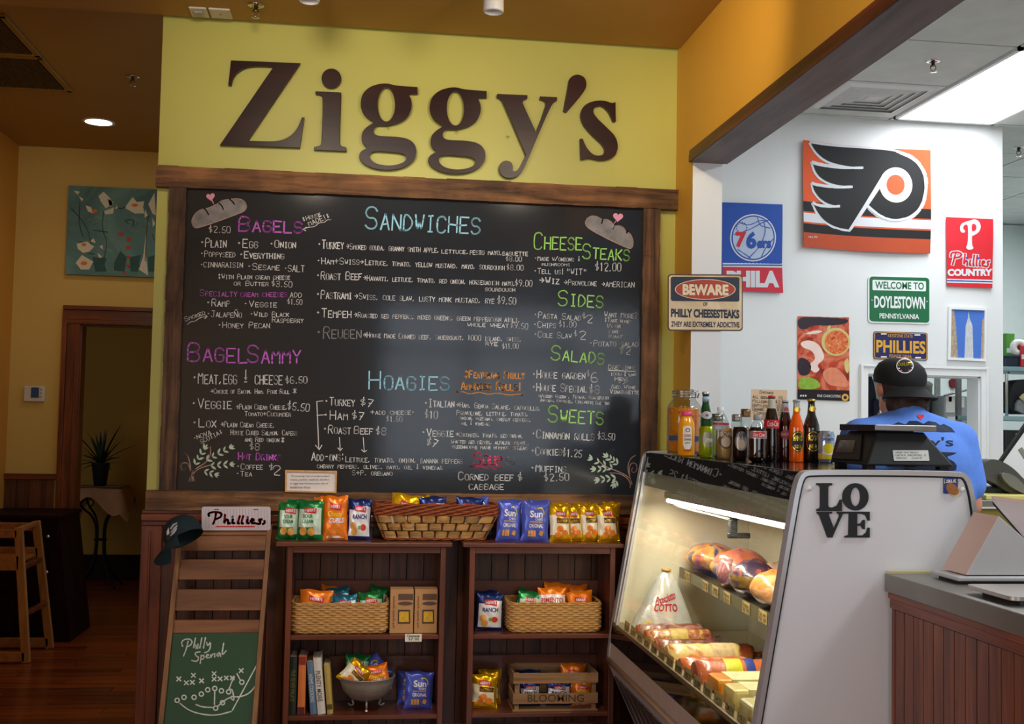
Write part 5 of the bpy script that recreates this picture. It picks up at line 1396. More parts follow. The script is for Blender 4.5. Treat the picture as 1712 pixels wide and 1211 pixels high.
for i, (u, s1, s2) in enumerate(((.06, 'Ham', '$6.99'), (.24, 'Swiss', '$7.49'), (.33, 'Turkey', '$7.99'), (.43, 'Roast', 'Beef'), (.58, 'Genoa', '$8.99'), (.70, 'Salami', '$8.49'), (.88, 'Corned', 'Beef'))):
    ticket(FS, u, u+.055, .02, .98, s1, s2)
FR2 = lambda u, v, off=0.0: Vector((1.128-off+v*.008, 4.80-u, .570+v*.066))
for i, s1 in enumerate(('Salami', 'Genoa', 'Soppres', 'Capicola', 'Pepperoni', 'Prosc', 'Mortad', 'Bologna', 'Proscio', 'Cheddar', 'Provol', 'Swiss', 'Munster', 'Ameri')):
    u = .05+i*.112
    ticket(FR2, u, u+.088, 0, 1, s1, '$%d.%d9' % (5+i % 5, i % 9))
area('case_lamp', (1.33, 4.0, 1.125), .05, 9.5, (1, .89, .7), (0, 0, 0), 1.5)

# mirror image writing seen on the case comes from the gloss itself; LOVE sign, magnet and screws on the panel
FPN = PY(CN+.003)
solidM = mat('sign_black', '1c1c20', .5)
FV = crop(1320, 780, 5.35, FPN)
t = thing('love_sign', 'black metal word sign reading LOVE on the white end panel', 'sign', FV(480, 640))
Lc = [(236, 150), (375, 150), (375, 168), (350, 172), (340, 185), (340, 350), (348, 365), (380, 368), (420, 350), (445, 300), (462, 296), (462, 400), (236, 400), (236, 382), (262, 375), (268, 360), (268, 190), (258, 172), (236, 168)]
Vc = [(240, 405), (375, 405), (375, 420), (345, 425), (348, 440), (392, 560), (440, 440), (430, 425), (418, 420), (418, 405), (492, 405), (492, 420), (468, 428), (376, 636), (334, 636), (262, 440), (240, 420)]
Ec = [(498, 405), (710, 405), (710, 485), (694, 485), (675, 440), (640, 424), (598, 424), (598, 512), (630, 510), (650, 480), (666, 478), (668, 562), (650, 560), (632, 532), (598, 530), (598, 618), (650, 616), (680, 592), (694, 548), (710, 548), (710, 636), (486, 636), (486, 624), (522, 614), (526, 425), (498, 420)]
for nm, cs in (('letter_l', [Lc]), ('letter_o', [ell(584, 272, 116, 122, 36), ell(584, 272, 44, 84, 28)]), ('letter_v', [Vc]), ('letter_e', [Ec])):
    solid(MB(), cs, FV, .001, .006).build(nm, solidM, t, world=True)
t = thing('cookie_magnet', 'small blue baseball magnet with a brown cookie on the white end panel', 'magnet', FV(1440, 280))
solid(MB(), [rrect(1372, 100, 1500, 245, 10)], FV, .001, .004).build('card', mat('magnet_blue', '2c4a9c', .4), t, world=True)
MB().strokes(chalk('Phillies', 1380, 148, 1494, 142, 36), 8, FV, .0046).build('lettering', M_WHT, t, world=True, fix=False)
solid(MB(), [ell(1458, 218, 68, 44, 28, rot=.75)], FV, .001, .005).build('cookie_rim', mat('cookie_cream', 'e6d2b4', .6), t, world=True)
solid(MB(), [ell(1446, 204, 62, 44, 28, rot=.7)], FV, .004, .008).build('cookie', mat('cookie_brown', 'a86c38', .7, var=.2, vs=200), t, world=True)
for x_, y_, lab in ((168, 198, 'white plastic screw cap at the left of the end panel'), (1545, 205, 'white plastic screw cap beside the cookie magnet')):
    p = FV(x_, y_, 0)
    o = MB().lathe([(0, 0), (.009, 0), (.008, .003), (.004, .006), (0, .007)], 18, M=Matrix.Rotation(PI/2, 4, 'X')).build('screw_cap', M_TRIMW)
    o.location = p; tag(o, lab, 'screw cap')

# ------------------------------------------------------------------ meats and cheeses
def noisy(name, cols, scale=8, rough=.3, coat=.6, seed=0.0):
    if name in MC: return MC[name]
    m, nt, b = newmat(name); L = nt.links
    tc = node(nt, 'ShaderNodeTexCoord'); n = node(nt, 'ShaderNodeTexNoise', i_Scale=scale, i_Detail=3.0, i_Distortion=1.2)
    mp = node(nt, 'ShaderNodeMapping'); mp.inputs['Location'].default_value = (seed, seed, 0); L.new(tc.outputs['Object'], mp.inputs[0]); L.new(mp.outputs[0], n.inputs['Vector'])
    r = node(nt, 'ShaderNodeValToRGB'); r.color_ramp.interpolation = 'EASE'
    e = r.color_ramp.elements; e[0].position = .3; e[0].color = lin(cols[0]); e[1].position = .7; e[1].color = lin(cols[-1])
    for i, c in enumerate(cols[1:-1]): q = e.new(.3+.4*(i+1)/(len(cols)-1)); q.color = lin(c)
    L.new(n.outputs[0], r.inputs[0]); L.new(r.outputs[0], b.inputs['Base Color'])
    b.inputs['Roughness'].default_value = rough; b.inputs['Coat Weight'].default_value = coat; b.inputs['Coat Roughness'].default_value = .1
    n2 = node(nt, 'ShaderNodeTexNoise', i_Scale=28.0, i_Detail=2.0); L.new(tc.outputs['Object'], n2.inputs['Vector'])
    bp = node(nt, 'ShaderNodeBump', i_Strength=.6, i_Distance=.006); L.new(n2.outputs[0], bp.inputs['Height']); L.new(bp.outputs[0], b.inputs['Normal'])
    MC[name] = m
    return m
def meatlog(y, r, L, m, lab, end='c4584a', x0=1.165, bands=()):
    t = thing('meat_log', lab, 'deli meat', (x0+L/2, y, .56))
    n = 12; pr = [(0, 0), (r*.7, .0), (r*.95, .008), (r, .025)]+[(r*(1+.03*math.sin(i*2.1)), .03+(L-.06)*i/n) for i in range(1, n)]+[(r, L-.025), (r*.8, L-.006), (r*.25, L), (r*.2, L+.02), (r*.3, L+.03), (0, L+.03)]
    MB().lathe(pr, 22, M=Matrix.Translation((-L/2, 0, r)) @ Matrix.Rotation(PI/2, 4, 'Y')).build('casing', m, t)
    MB().lathe([(0, -.002), (r*.86, -.002), (r*.9, .003)], 22, M=Matrix.Translation((-L/2, 0, r)) @ Matrix.Rotation(PI/2, 4, 'Y')).build('cut_end', mat('meat_'+end, end, .35, var=.15, vs=60), t)
    for a, b, c in bands:
        MB().lathe([(r*1.035, a*L), (r*1.045, a*L+.004), (r*1.045, b*L-.004), (r*1.035, b*L)], 22, M=Matrix.Translation((-L/2, 0, r)) @ Matrix.Rotation(PI/2, 4, 'Y')).build('printed_band', mat('band_'+c, c, .4, var=.25, vs=60), t)
meatlog(4.66, .038, .29, noisy('salami_skin', ['5a2420', '8c4038', 'b08070', '4a6040'], 14), 'dark red salami behind the patterned one on the deck')
meatlog(4.52, .04, .28, noisy('salami_net', ['6a2c20', 'a85a38', 'd8a860', '5c2a20'], 26), 'patterned salami log in front of the foil bag', bands=((.35, .6, 'd0b060'),))
meatlog(4.36, .035, .25, noisy('pepperoni_skin', ['4a2018', '7c3a2c', '9c6a4c'], 20), 'short dark salami beside the long red and yellow log')
meatlog(4.20, .042, .34, noisy('provolone_wrap', ['e2c070', 'f0d890', 'd86a38', 'e6c27c'], 7), 'long red and yellow wrapped log across the deck', 'e6c890', bands=((.5, .75, 'd9b98a'),))
meatlog(4.02, .036, .26, noisy('red_wrap', ['c84a34', 'd87848', 'e8b070'], 9), 'orange red log behind the bologna', 'c86040')
meatlog(3.84, .05, .33, noisy('bologna_skin', ['b8502c', 'c8683c', 'd8804c'], 6), 'thick bologna log with yellow and blue oval labels', 'b85a44', bands=((.3, .48, 'd8d030'), (.52, .62, '2a3c90'), (.8, .95, 'd8d030')))
def block(x0, x1, y0, y1, h, m, lab, r=.012):
    t = thing('cheese_block', lab, 'cheese', ((x0+x1)/2, (y0+y1)/2, .56))
    MB().box(x0, x1, y0, y1, .56, .56+h).build('cheese', m, t, world=True, bevel=r)
    MB().box(x0+.05, x1-.08, y0-.001, y1+.001, .56+h*.2, .561+h).build('wrap_label', mat('wrap_label', 'e0cfa0', .5, var=.2, vs=40), t, world=True)
    return t
block(1.17, 1.47, 3.60, 3.72, .085, mat('cheddar', 'e8901c', .35, var=.06, coat=.5), 'orange cheddar loaf beside the bologna log')
block(1.17, 1.45, 3.44, 3.55, .09, mat('pale_cheese', 'e6d08a', .35, var=.06, coat=.5), 'pale yellow cheese block near the white end panel')
block(1.17, 1.45, 3.28, 3.40, .08, mat('white_cheese', 'dcd2a4', .35, var=.06, coat=.5), 'pale blue and cream wrapped cheese at the near end')
# foil bag
t = thing('foil_bag', 'bright foil bag folded to a peak behind the salami logs', 'foil bag', (1.285, 4.73, .56))
def foilp(u, v, off=0.0):
    w = .145*(1-v)**.8+.014; th = .055*(1-v)**.6+.004
    return Vector((w*u+.02*v, -th*(1-abs(u)**3)**.5-.004*math.sin(9*u+14*v)*(1-v)-off, .29*v))
mb = MB().grid(lambda u, v: foilp(u, v), 22, 18, u0=-1, u1=1).grid(lambda u, v: Vector((foilp(-u, v).x, -foilp(-u, v).y*.7, foilp(-u, v).z)), 22, 14, u0=-1, u1=1)
mb.build('foil_body', mat('crumpled_foil', 'f4efe8', .2, .35, var=.1, vs=30, bump=1.0, bs=26), t, fix=False)
MB().text('Prosciutto', -.5, .55, .5, .67, foilp, .002, bold=.03, sub=.15, rot=.1).text('COTTO', -.5, .42, .5, .53, foilp, .002, bold=.03, sub=.15).build('lettering', mat('foil_red_ink', 'c02430', .4), t, fix=False)
MB().shape([ell(-.55, .2, .3, .07, 12)], foilp, .002, sub=.2).shape([ell(.5, .15, .35, .07, 12)], foilp, .002, sub=.2).build('yellow_spot', mat('foil_yellow', 'd8c020', .4), t, fix=False)
MB().lathe([(0, 0), (.02, .002), (.022, .008), (0, .012)], 14, c=(.02, 0, .285)).build('seal', mat('seal_gold', 'c89a30', .4, var=.3, vs=90), t)
# wrapped meats on the middle shelf
def ham(px, py, X, rx, ry, rz, cols, lab, rot=0.0, band=None, disc=None, nm='wrapped_ham', seed=0.0):
    p = at(px, py, 'x', X)
    zs = .812+(p.y-SY0)/(SY1-SY0)*.017+(X-1.41)*.055
    t = thing(nm, lab, 'deli meat', (X, p.y, zs+.004), (0, 0, rot))
    vs = []
    def f(u, v, off=0.0):
        a = u*2*PI; b = v*PI; k = 1+.04*math.sin(3*a+2*b+seed)+.02*math.sin(7*b+a)
        return Vector(((rx*k+off)*math.sin(b)*math.cos(a), (ry*k+off)*math.sin(b)*math.sin(a), max(-rz*.93, (rz*k+off)*math.cos(b))+rz*.93))
    MB().grid(lambda u, v: f(u, v), 28, 18).build('meat', noisy('ham_'+lab[:9].replace(' ', '_')+str(seed), cols, 11, seed=seed), t)
    if band:
        MB().grid(lambda u, v: f(u, .42+.22*v, .0015), 28, 4).build('printed_band', noisy('hamband_'+band[0], band, 16, seed=seed+2), t, fix=False)
    MB().tube([(0, ry*.95, rz*.9), (0, ry*1.15, rz*1.0), (0, ry*1.25, rz*1.2)], [.014, .006, .012], 8).build('twisted_end', glass('plastic_wrap', 'f0e8e0', .15, .6, 3.0), t)
    return t
ham(1190, 925, 1.52, .11, .13, .062, ['7a4a8c', 'd87a2c', 'f0b050', '3a3c70'], 'purple and orange printed ham at the far end of the upper shelf', .3, seed=1.0)
ham(1238, 938, 1.53, .11, .13, .072, ['a85038', 'c86a48', 'd88860'], 'turkey breast with a bright blue and orange band', .2, ['5aa8d0', 'f0a040', 'f0b050'], seed=3.0)
ham(1220, 965, 1.47, .055, .05, .06, ['b88888', '9c5a54', 'd8b0a8'], 'small pinkish cut ham at the front of the upper shelf', .0, seed=5.0)
ham(1258, 962, 1.49, .085, .11, .07, ['d87838', '5a3a58', '38304c', 'b86038'], 'dark labelled roast beef lying across the upper shelf', -.3, ['2a2430', '8a6a30', '2a2430'], seed=7.0)
ham(1292, 985, 1.49, .08, .075, .065, ['d86a34', 'e88a48', 'f0c090'], 'orange smoked meat beside the white end panel', .1, seed=9.0)
ham(1300, 950, 1.60, .08, .08, .06, ['d8c8b8', 'b89078', 'e8dcd0'], 'clear wrapped meat behind the orange smoked one', .1, seed=11.0)
# ------------------------------------------------------------------ drinks on the case
def tinted(name, c, rough=.05, tr=.0):
    return mat(name, c, rough, 0, var=0, coat=.8, spec=.6)
G_CLEAR = glass('clear_glass', 'f2f6f4', .02, .93, 1.2)
def curved(R, c=(0, 0)):
    """surface of an upright cylinder of radius R facing the photographer: u metres round, v height"""
    return lambda u, v, off=0.0: Vector((c[0]+(R+off)*math.sin(u/R), c[1]-(R+off)*math.cos(u/R), v))
def stand(px, pb, X=None):
    p = at(px, pb, 'z', ZK)
    return Vector((p.x, p.y, ZK))
def pxm(p): return (p-Vector((0, 0, EYE))).dot(fwd)/FPX      # metres per pixel at p
def drink(name, label, cat, px, top, base, wpx, group=None, yshift=0.0):
    p = stand(px, base); b0 = base
    while p.x < 1.266+pxm(p)*wpx/2: base -= .25; p = stand(px, base)
    base = b0-(b0-base)*.6 if 0 else base
    k = pxm(p)
    t = thing(name, label, cat, p, -.12, group)
    return t, (base-top)*k, wpx*k/2, k
def lab(t, name, R, v0, v1, half, m, off=.0006, rr=None, shape='rect'):
    F = curved(R)
    cs = [(-half, v0), (half, v0), (half, v1), (-half, v1)] if shape == 'rect' else ell(0, (v0+v1)/2, half, (v1-v0)/2, 24)
    return MB().shape([cs], F, off, sub=.008).build(name, m, t, fix=False)
def labtext(t, s, R, x0, v0, x1, v1, m, off=.0012, bold=.01, shear=0, name='lettering'):
    return MB().text(s, x0, v0, x1, v1, curved(R), off, bold=bold, sub=.008, shear=shear).build(name, m, t, fix=False)
M_INK = mat('label_black', '1c1a1a', .5); M_LW = mat('label_white', 'e8e4dc', .5, var=.02); M_LRED = mat('label_red', 'c8202a', .4); M_LGOLD = mat('label_gold', 'd8b848', .25, .8)

# jar of fruit tea
t, H, R, k = drink('fruit_tea_jar', 'big clip top glass jar of orange fruit tea, tallest jar on the case', 'jar', 1143, 651, 764, 57)
jp = [(0, .002), (R*.92, .002), (R*.98, .01), (R, .02), (R, H*.70), (R*.93, H*.76), (R*.70, H*.83), (R*.66, H*.86), (R*.66, H*.93)]
MB().lathe(jp, 32).build('glass_jar', G_CLEAR, t)
MB().lathe([(0, .008), (R*.93, .008), (R*.95, .02), (R*.95, H*.69), (R*.90, H*.715), (0, H*.715)], 32).build('liquid', noisy('fruit_tea', ['c8600e', 'd88a1c', 'e87818', 'd8a83c'], 5, .1, .5), t)
MB().lathe([(0, H*.93), (R*.68, H*.93), (R*.70, H*.95), (R*.68, H*.985), (R*.4, H), (0, H)], 28).build('lid', G_CLEAR, t)
for z_ in (.88, .935, .965): MB().tube([(R*.72*math.cos(a*PI/12), R*.72*math.sin(a*PI/12), H*z_) for a in range(24)], .002, 6, closed=True).build('wire_clip', M_CHROME, t)
MB().tube([(R*.5, -R*.55, H*.87), (R*.55, -R*.75, H*.9), (R*.5, -R*.8, H*.96), (R*.3, -R*.78, H*.99)], .003, 6).tube([(R*.7, -R*.4, H*.87), (R*.75, -R*.6, H*.93), (R*.7, -R*.6, H*.98)], .003, 6).build('latch', M_CHROME, t)
for i in range(16):
    a = i*2.4; rr_ = R*.77; z_ = H*(.60+.08*((i*7) % 5)/5)
    q = MB()
    q.lathe([(0, -.016), (.012, -.012), (.0155, 0), (.012, .012), (0, .017)], 10, c=(rr_*math.cos(a), rr_*math.sin(a), z_)).build('fruit_piece', noisy('fruit_red', ['e8481c', 'f06428', 'f8803c'], 30), t)
lab(t, 'tape', R, H*.22, H*.29, R*1.2, mat('tape_blue', '2c4a78', .6), .001)
MB().strokes(chalk('Iced Tea', -R*.8, H*.275, R*.2, H*.275, -H*.035), .0012, curved(R), .0018).build('handwriting', M_INK, t, fix=False)
# orange juice bottle
t, H, R, k = drink('juice_bottle', 'orange juice bottle with a pink cap in front of the big jar', 'bottle', 1147, 688, 768, 28)
MB().lathe([(0, 0), (R*.9, 0), (R, .006), (R, H*.62), (R*.92, H*.74), (R*.6, H*.87), (R*.5, H*.9)], 24, sy=.9).build('bottle', mat('juice_orange', 'f0a012', .18, var=.05, coat=.7), t)
MB().lathe([(R*.6, H*.9), (R*.62, H*.91), (R*.62, H*.99), (R*.5, H), (0, H)], 24).build('cap', mat('cap_pink', 'e0407a', .4), t)
MB().shape([smooth([(-R*.55, H*.14), (R*.5, H*.14), (R*.5, H*.62), (R*.3, H*.68), (-R*.3, H*.68), (-R*.55, H*.62)], 1, True)], curved(R), .0012, sub=.008).build('label', M_LW, t, fix=False)
MB().shape([ell(0, H*.58, R*.26, H*.045, 16)], curved(R), .0018).build('emblem', mat('emblem_maroon', '7a2a2a', .5), t, fix=False)
labtext(t, 'FLORIDA', R, -R*.42, H*.43, R*.4, H*.49, M_LRED, .0018); labtext(t, 'ORANGE', R, -R*.42, H*.35, R*.4, H*.40, M_INK, .0018); labtext(t, 'JUICE', R, -R*.3, H*.27, R*.3, H*.32, M_INK, .0018)
lab(t, 'label_stripe', R, H*.13, H*.155, R*.5, M_LRED, .0018)
# green mineral water bottle
t, H, R, k = drink('mineral_water_bottle', 'tall green glass mineral water bottle with a white shield label', 'bottle', 1179, 655, 759, 29)
MB().lathe([(0, 0), (R*.92, 0), (R, .006), (R, H*.42), (R*.95, H*.5), (R*.62, H*.68), (R*.4, H*.8), (R*.36, H*.93), (R*.4, H*.94), (R*.4, H*.97)], 28).build('bottle', mat('green_glass', '0c5a22', .06, coat=1.0, var=0, trans=.5), t)
MB().lathe([(R*.42, H*.955), (R*.44, H*.96), (R*.44, H*.99), (R*.3, H), (0, H)], 24).build('cap', mat('cap_silver', 'c8ccd4', .3, .8), t)
MB().lathe([(R*.385, H*.84), (R*.40, H*.84), (R*.385, H*.92), (R*.37, H*.92)], 24).build('neck_label', mat('label_sky', 'a8c0d8', .5), t, fix=False)
f_ = lambda u, v, off=0.0: Vector((u, -(R*.98-(max(0, v-H*.5)/(H*.18))*R*.30)-off-.002+abs(u)**2*18, v))
MB().shape([ell(0, H*.62, R*.62, H*.062, 24)], f_, .003, sub=.012).build('shield_label', mat('label_pale', 'c4ccd4', .5), t, fix=False)
MB().shape([star(0, H*.62, R*.22)], f_, .0045).build('star', M_LRED, t, fix=False)
lab(t, 'body_label', R, H*.08, H*.38, R*1.1, mat('label_teal', '7c9a94', .5), .0008)
labtext(t, 'MINERAL WATER', R, -R*.9, H*.2, R*.9, H*.26, M_INK)
# cans
def can(px, top, base, w, bodym, labl, draw):
    t, H, R, k = drink('drink_can', labl, 'can', px, top, base, w)
    MB().lathe([(0, .003), (R*.78, .0), (R*.86, .004), (R, .014), (R, H-.012), (R*.86, H-.003), (R*.84, H)], 28).build('can_body', bodym, t)
    MB().lathe([(R*.86, H-.004), (R*.84, H+.0005), (R*.80, H-.004), (0, H-.004)], 24).build('can_lid', mat('can_alu', 'c8c8cc', .25, 1.0, var=0), t)
    draw(t, H, R)
def tuna(t, H, R):
    for s_ in (1,): lab(t, 'round_print', R, H*.35, H*.85, R*.95, mat('print_grey', '9a9a78', .35, .4), .0006, shape='e')
    labtext(t, 'lime', R, -R*.6, H*.5, R*.5, H*.68, M_LW, .0012)
can(1182, 713, 766, 28, mat('can_lime', 'a8c020', .22, .55, var=.03), 'lime green soda can in front of the mineral water bottle', tuna)
def brown(t, H, R):
    lab(t, 'round_print', R, H*.32, H*.86, R*.92, mat('print_brown_can', '6a4a38', .4), .0006, shape='e'); lab(t, 'round_print', R, H*.38, H*.7, R*.6, mat('print_tan_can', 'cdbba0', .4), .001, shape='e')
    labtext(t, 'BROWN', R, -R*.8, H*.7, R*.8, H*.84, M_LW if 0 else mat('print_cream', 'e6dac0', .5), .0014)
can(1211, 714, 768, 27, mat('can_tan', 'c4a066', .3, .5, var=.03), 'tan soda can with a brown round print', brown)
def birch(t, H, R):
    lab(t, 'round_print', R, H*.28, H*.86, R*.92, mat('print_silver_can', '9c9490', .3, .5), .0006, shape='e'); labtext(t, 'BROWN', R, -R*.8, H*.68, R*.8, H*.84, M_INK, .0014)
    lab(t, 'round_print', R, H*.34, H*.62, R*.5, mat('print_tan_can', ''), .001, shape='e')
can(1237, 714, 769, 25, mat('can_dark', '2a1410', .25, .4, var=.03), 'dark brown soda can between the tan can and the diet cola', birch)
def lemon(t, H, R):
    lab(t, 'fruit_print', R, H*.3, H*.62, R*.7, mat('print_lemon', 'e8d020', .35), .0008, shape='e'); lab(t, 'oval_print', R, H*.25, H*.4, R*.8, mat('print_white', 'dfe4e8', .4), .0006, shape='e')
    labtext(t, 'LIMONATA', R, -R*.8, H*.7, R*.8, H*.78, mat('star_blue', ''), .001); MB().shape([star(0, H*.87, R*.2)], curved(R), .001).build('star', M_LRED, t, fix=False)
    lab(t, 'lower_band', R, 0.014, H*.3, R*1.4, mat('print_yellow', 'd8b818', .35), .0004)
can(1381, 721, 774, 27, mat('can_silver_blue', 'a4b8d0', .22, .6, var=.05), 'silver and yellow lemon soda can beside the black scale', lemon)
# bottles
def bottle(px, top, base, w, prof_, m, labl, nm='soda_bottle', liq=None, neckclear=None):
    t, H, R, k = drink(nm, labl, 'bottle', px, top, base, w)
    MB().lathe([(r*R, z*H) for r, z in prof_], 26).build('bottle', m, t)
    return t, H, R
cola = mat('cola_dark', '170907', .06, coat=1.0, var=0)
t, H, R = bottle(1214, 681, 769, 28, [(0, 0), (.95, 0), (1, .02), (1, .62), (.95, .72), (.6, .86), (.38, .9), (.38, .93)], G_CLEAR, 'clear plastic water bottle behind the tan can', 'water_bottle')
t.location.y += .07
MB().lathe([(R*.42, H*.93), (R*.42, H), (0, H)], 18).build('cap', mat('cap_clear', 'd8dce0', .4), t)
lab(t, 'label', R, H*.55, H*.66, R*1.3, mat('label_blue_grey', '9aa8c0', .5)); lab(t, 'label_stripe', R, H*.66, H*.70, R*1.3, M_LRED, .0008); labtext(t, 'SPRING WATER', R, -R*.9, H*.58, R*.9, H*.63, M_LW)
t, H, R = bottle(1266, 694, 773, 30, [(0, 0), (.6, 0), (.95, .05), (1, .12), (.96, .3), (1, .45), (1, .66), (.8, .74)], cola, 'plastic diet cola bottle with a grey and red label', 'cola_bottle')
MB().lathe([(R*.82, H*.73), (R*.6, H*.82), (R*.42, H*.88), (R*.42, H*.9)], 22).build('neck', G_CLEAR, t)
MB().lathe([(R*.46, H*.885), (R*.48, H*.89), (R*.48, H*.99), (R*.4, H), (0, H)], 20).build('cap', mat('cap_grey', '9a9c9e', .4), t)
lab(t, 'label', R, H*.5, H*.66, R*1.45, mat('label_silver', 'a8a4a4', .35, .6), .001); lab(t, 'label_red', R, H*.52, H*.64, R*.75, M_LRED, .0016); labtext(t, 'Diet Coke', R, -R*.7, H*.54, R*.6, H*.62, M_LW, .0022, shear=.3)
GB = [(0, 0), (.95, 0), (1, .02), (1, .32), (.94, .45), (1, .52), (.98, .58), (.7, .74), (.44, .86), (.40, .94), (.44, .95), (.44, .97)]
t, H, R = bottle(1289, 661, 772, 25, GB, cola, 'glass cola bottle with a red cap, tallest beside the drinks card', 'cola_bottle')
MB().lathe([(R*.62, H*.80), (R*.46, H*.87), (R*.42, H*.945)], 22).build('neck', mat('neck_clear', 'b8b8a4', .08, coat=.8, var=0), t)
MB().lathe([(R*.46, H*.96), (R*.50, H*.965), (R*.46, H*.99), (0, H)], 20).build('cap', M_LRED, t)
lab(t, 'label', R, H*.5, H*.63, R*1.4, M_LRED, .0018); labtext(t, 'Coca-Cola', R, -R*.75, H*.53, R*.75, H*.61, M_LW, .0026, shear=.3)
t, H, R = bottle(1312, 669, 772, 24, GB, mat('birch_red', '3c0a0c', .06, coat=1.0, var=0), 'dark red birch beer bottle with a grey cap', 'birch_beer_bottle')
MB().lathe([(R*.62, H*.80), (R*.46, H*.87), (R*.42, H*.945)], 22).build('neck', mat('neck_clear_grey', 'a8a8a8', .08, coat=.8, var=0), t)
MB().lathe([(R*.46, H*.96), (R*.50, H*.965), (R*.46, H*.99), (0, H)], 20).build('cap', mat('cap_grey', ''), t)
lab(t, 'oval_label', R, H*.36, H*.52, R*.9, mat('label_rose', 'b04858', .45), .001, shape='e'); labtext(t, 'Birch Beer', R, -R*.7, H*.42, R*.7, H*.47, M_LW, .0018); MB().shape([ell(0, H*.84, R*.32, H*.045, 14)], lambda u, v, off=0.0: Vector((u, -R*.56-off, v)), 0).build('neck_label', mat('label_rose', ''), t, fix=False)
LN = [(0, 0), (.95, 0), (1, .02), (1, .5), (.96, .58), (.72, .68), (.5, .76), (.44, .88), (.42, .95), (.46, .96), (.46, .975)]
for px, top, m, capm, gold, labl, nm in ((1331, 668, mat('orange_soda', 'f05c08', .08, coat=.9, var=0), mat('cap_grey', ''), 'd8b848', 'bright orange soda bottle with an oval black and gold label', 'orange_soda_bottle'), (1356, 667, mat('stout_black', '0e0806', .06, coat=1.0, var=0), M_LGOLD, 'd8b848', 'black soda bottle with a gold cap and gold label', 'root_beer_bottle')):
    t, H, R = bottle(px, top, 773, 24 if px < 1340 else 27, LN, m, labl, nm)
    if px < 1340: MB().lathe([(R*.46, H*.87), (R*.44, H*.94), (R*.48, H*.962)], 22).build('neck', mat('neck_clear_grey', ''), t)
    MB().lathe([(R*.48, H*.96), (R*.54, H*.965), (R*.48, H*.99), (0, H)], 20).build('cap', capm, t)
    lab(t, 'oval_label', R, H*.16, H*.50, R*.95, M_INK, .0008, shape='e'); MB().shape([ell(0, H*.33, R*.86, H*.155, 24), ell(0, H*.33, R*.78, H*.143, 24)], curved(R), .0014, sub=.01).build('gold_rim', M_LGOLD, t, fix=False)
    labtext(t, "HANK'S" if px < 1340 else 'ROOT', R, -R*.6, H*.34, R*.6, H*.43, M_LGOLD, .0016, bold=.03); labtext(t, 'SODA' if px < 1340 else 'BEER', R, -R*.45, H*.22, R*.45, H*.28, M_LGOLD, .0016, bold=.02)
    MB().shape([ell(0, H*.84, R*.42, H*.045, 18)], lambda u, v, off=0.0, R=R: Vector((u, -R*.56+u*u*12-off, v)), 0, sub=.008).build('neck_label', M_LGOLD, t, fix=False)
# mason jars
for px, top, w, labl in ((1199, 692, 20, 'mason jar with a silver lid behind the lime can'), (1232, 693, 18, 'mason jar with a silver lid behind the tan can'), (1247, 684, 18, 'taller mason jar with a brown lid beside the drinks card')):
    p = at(px, 756, 'z', ZK); p.y = min(p.y+.1, 4.84); p = at(px, 700, 'y', p.y); p = Vector((p.x, p.y, ZK)); k = pxm(p); z1 = at(px, top, 'y', p.y).z
    H = z1-ZK; R = w*k/2*1.1
    t = thing('mason_jar', labl, 'jar', p)
    MB().lathe([(0, .001), (R*.9, .001), (R, .01), (R, H*.74), (R*.82, H*.84)], 24).build('glass_jar', G_CLEAR, t)
    MB().lathe([(0, .004), (R*.92, .008), (R*.94, H*.6), (0, H*.6)], 24).build('contents', noisy('amber_pickle', ['8a4a18', 'c07a30', 'd89c50'], 16), t)
    MB().lathe([(R*.86, H*.82), (R*.88, H*.83), (R*.88, H*.9), (R*.86, H*.91), (R*.88, H*.92), (R*.87, H), (0, H)], 24).build('lid', mat('jar_lid_silver', 'a8a49c', .3, .9) if px < 1240 else mat('jar_lid_bronze', '8a6a48', .35, .8), t)
# drinks card taped behind the bottles
Yc = at(1312, 772, 'z', ZK).y+.055
FC = PY(Yc)
t = thing('drinks_card', 'cream handwritten DRINKS price card behind the glass soda bottles', 'sign', FC(1285, 703))
solid(MB(), [[(1256, 651), (1316, 652.5), (1314, 704), (1254.5, 702)]], FC, 0, .0015).build('card', mat('card_cream', 'dcc3a4', .7), t, world=True)
for s_, a, b, c, d, h in (('Drinks', 1270, 658, 1292, 659, 4.5), ('All sodas $1.75', 1258, 666, 1308, 668, 5), ('Pellegrino $2', 1258, 673, 1304, 675, 5), ('Bottles $1.50', 1258, 680, 1306, 682, 5), ('Orange juice $2', 1258, 686.5, 1306, 688, 5), ('Coffee $2', 1260, 693, 1304, 695, 5)):
    MB().strokes(chalk(s_, a, b, c, d, h), .6, FC, .0022).build('handwriting', M_TINK, t, world=True, fix=False)
MB().box(FC(1262, 690).x, FC(1300, 690).x, Yc-.001, Yc+.02, ZK, ZK+.01).hexa([FC(1264, 702, .0), FC(1268, 702, .0), FC(1268, 660, .0), FC(1264, 660, .0), FC(1264, 702, -.003)+Vector((0, 0, -.0)), FC(1268, 702, -.003), FC(1268, 660, -.003), FC(1264, 660, -.003)]).build('wire_stand', M_CHROME, t, world=True)
MB().tube([FC(1285, 700, -.004), (FC(1285, 700).x, Yc+.004, ZK+.004)], .002, 6).build('stand_stem', M_CHROME, t, world=True)

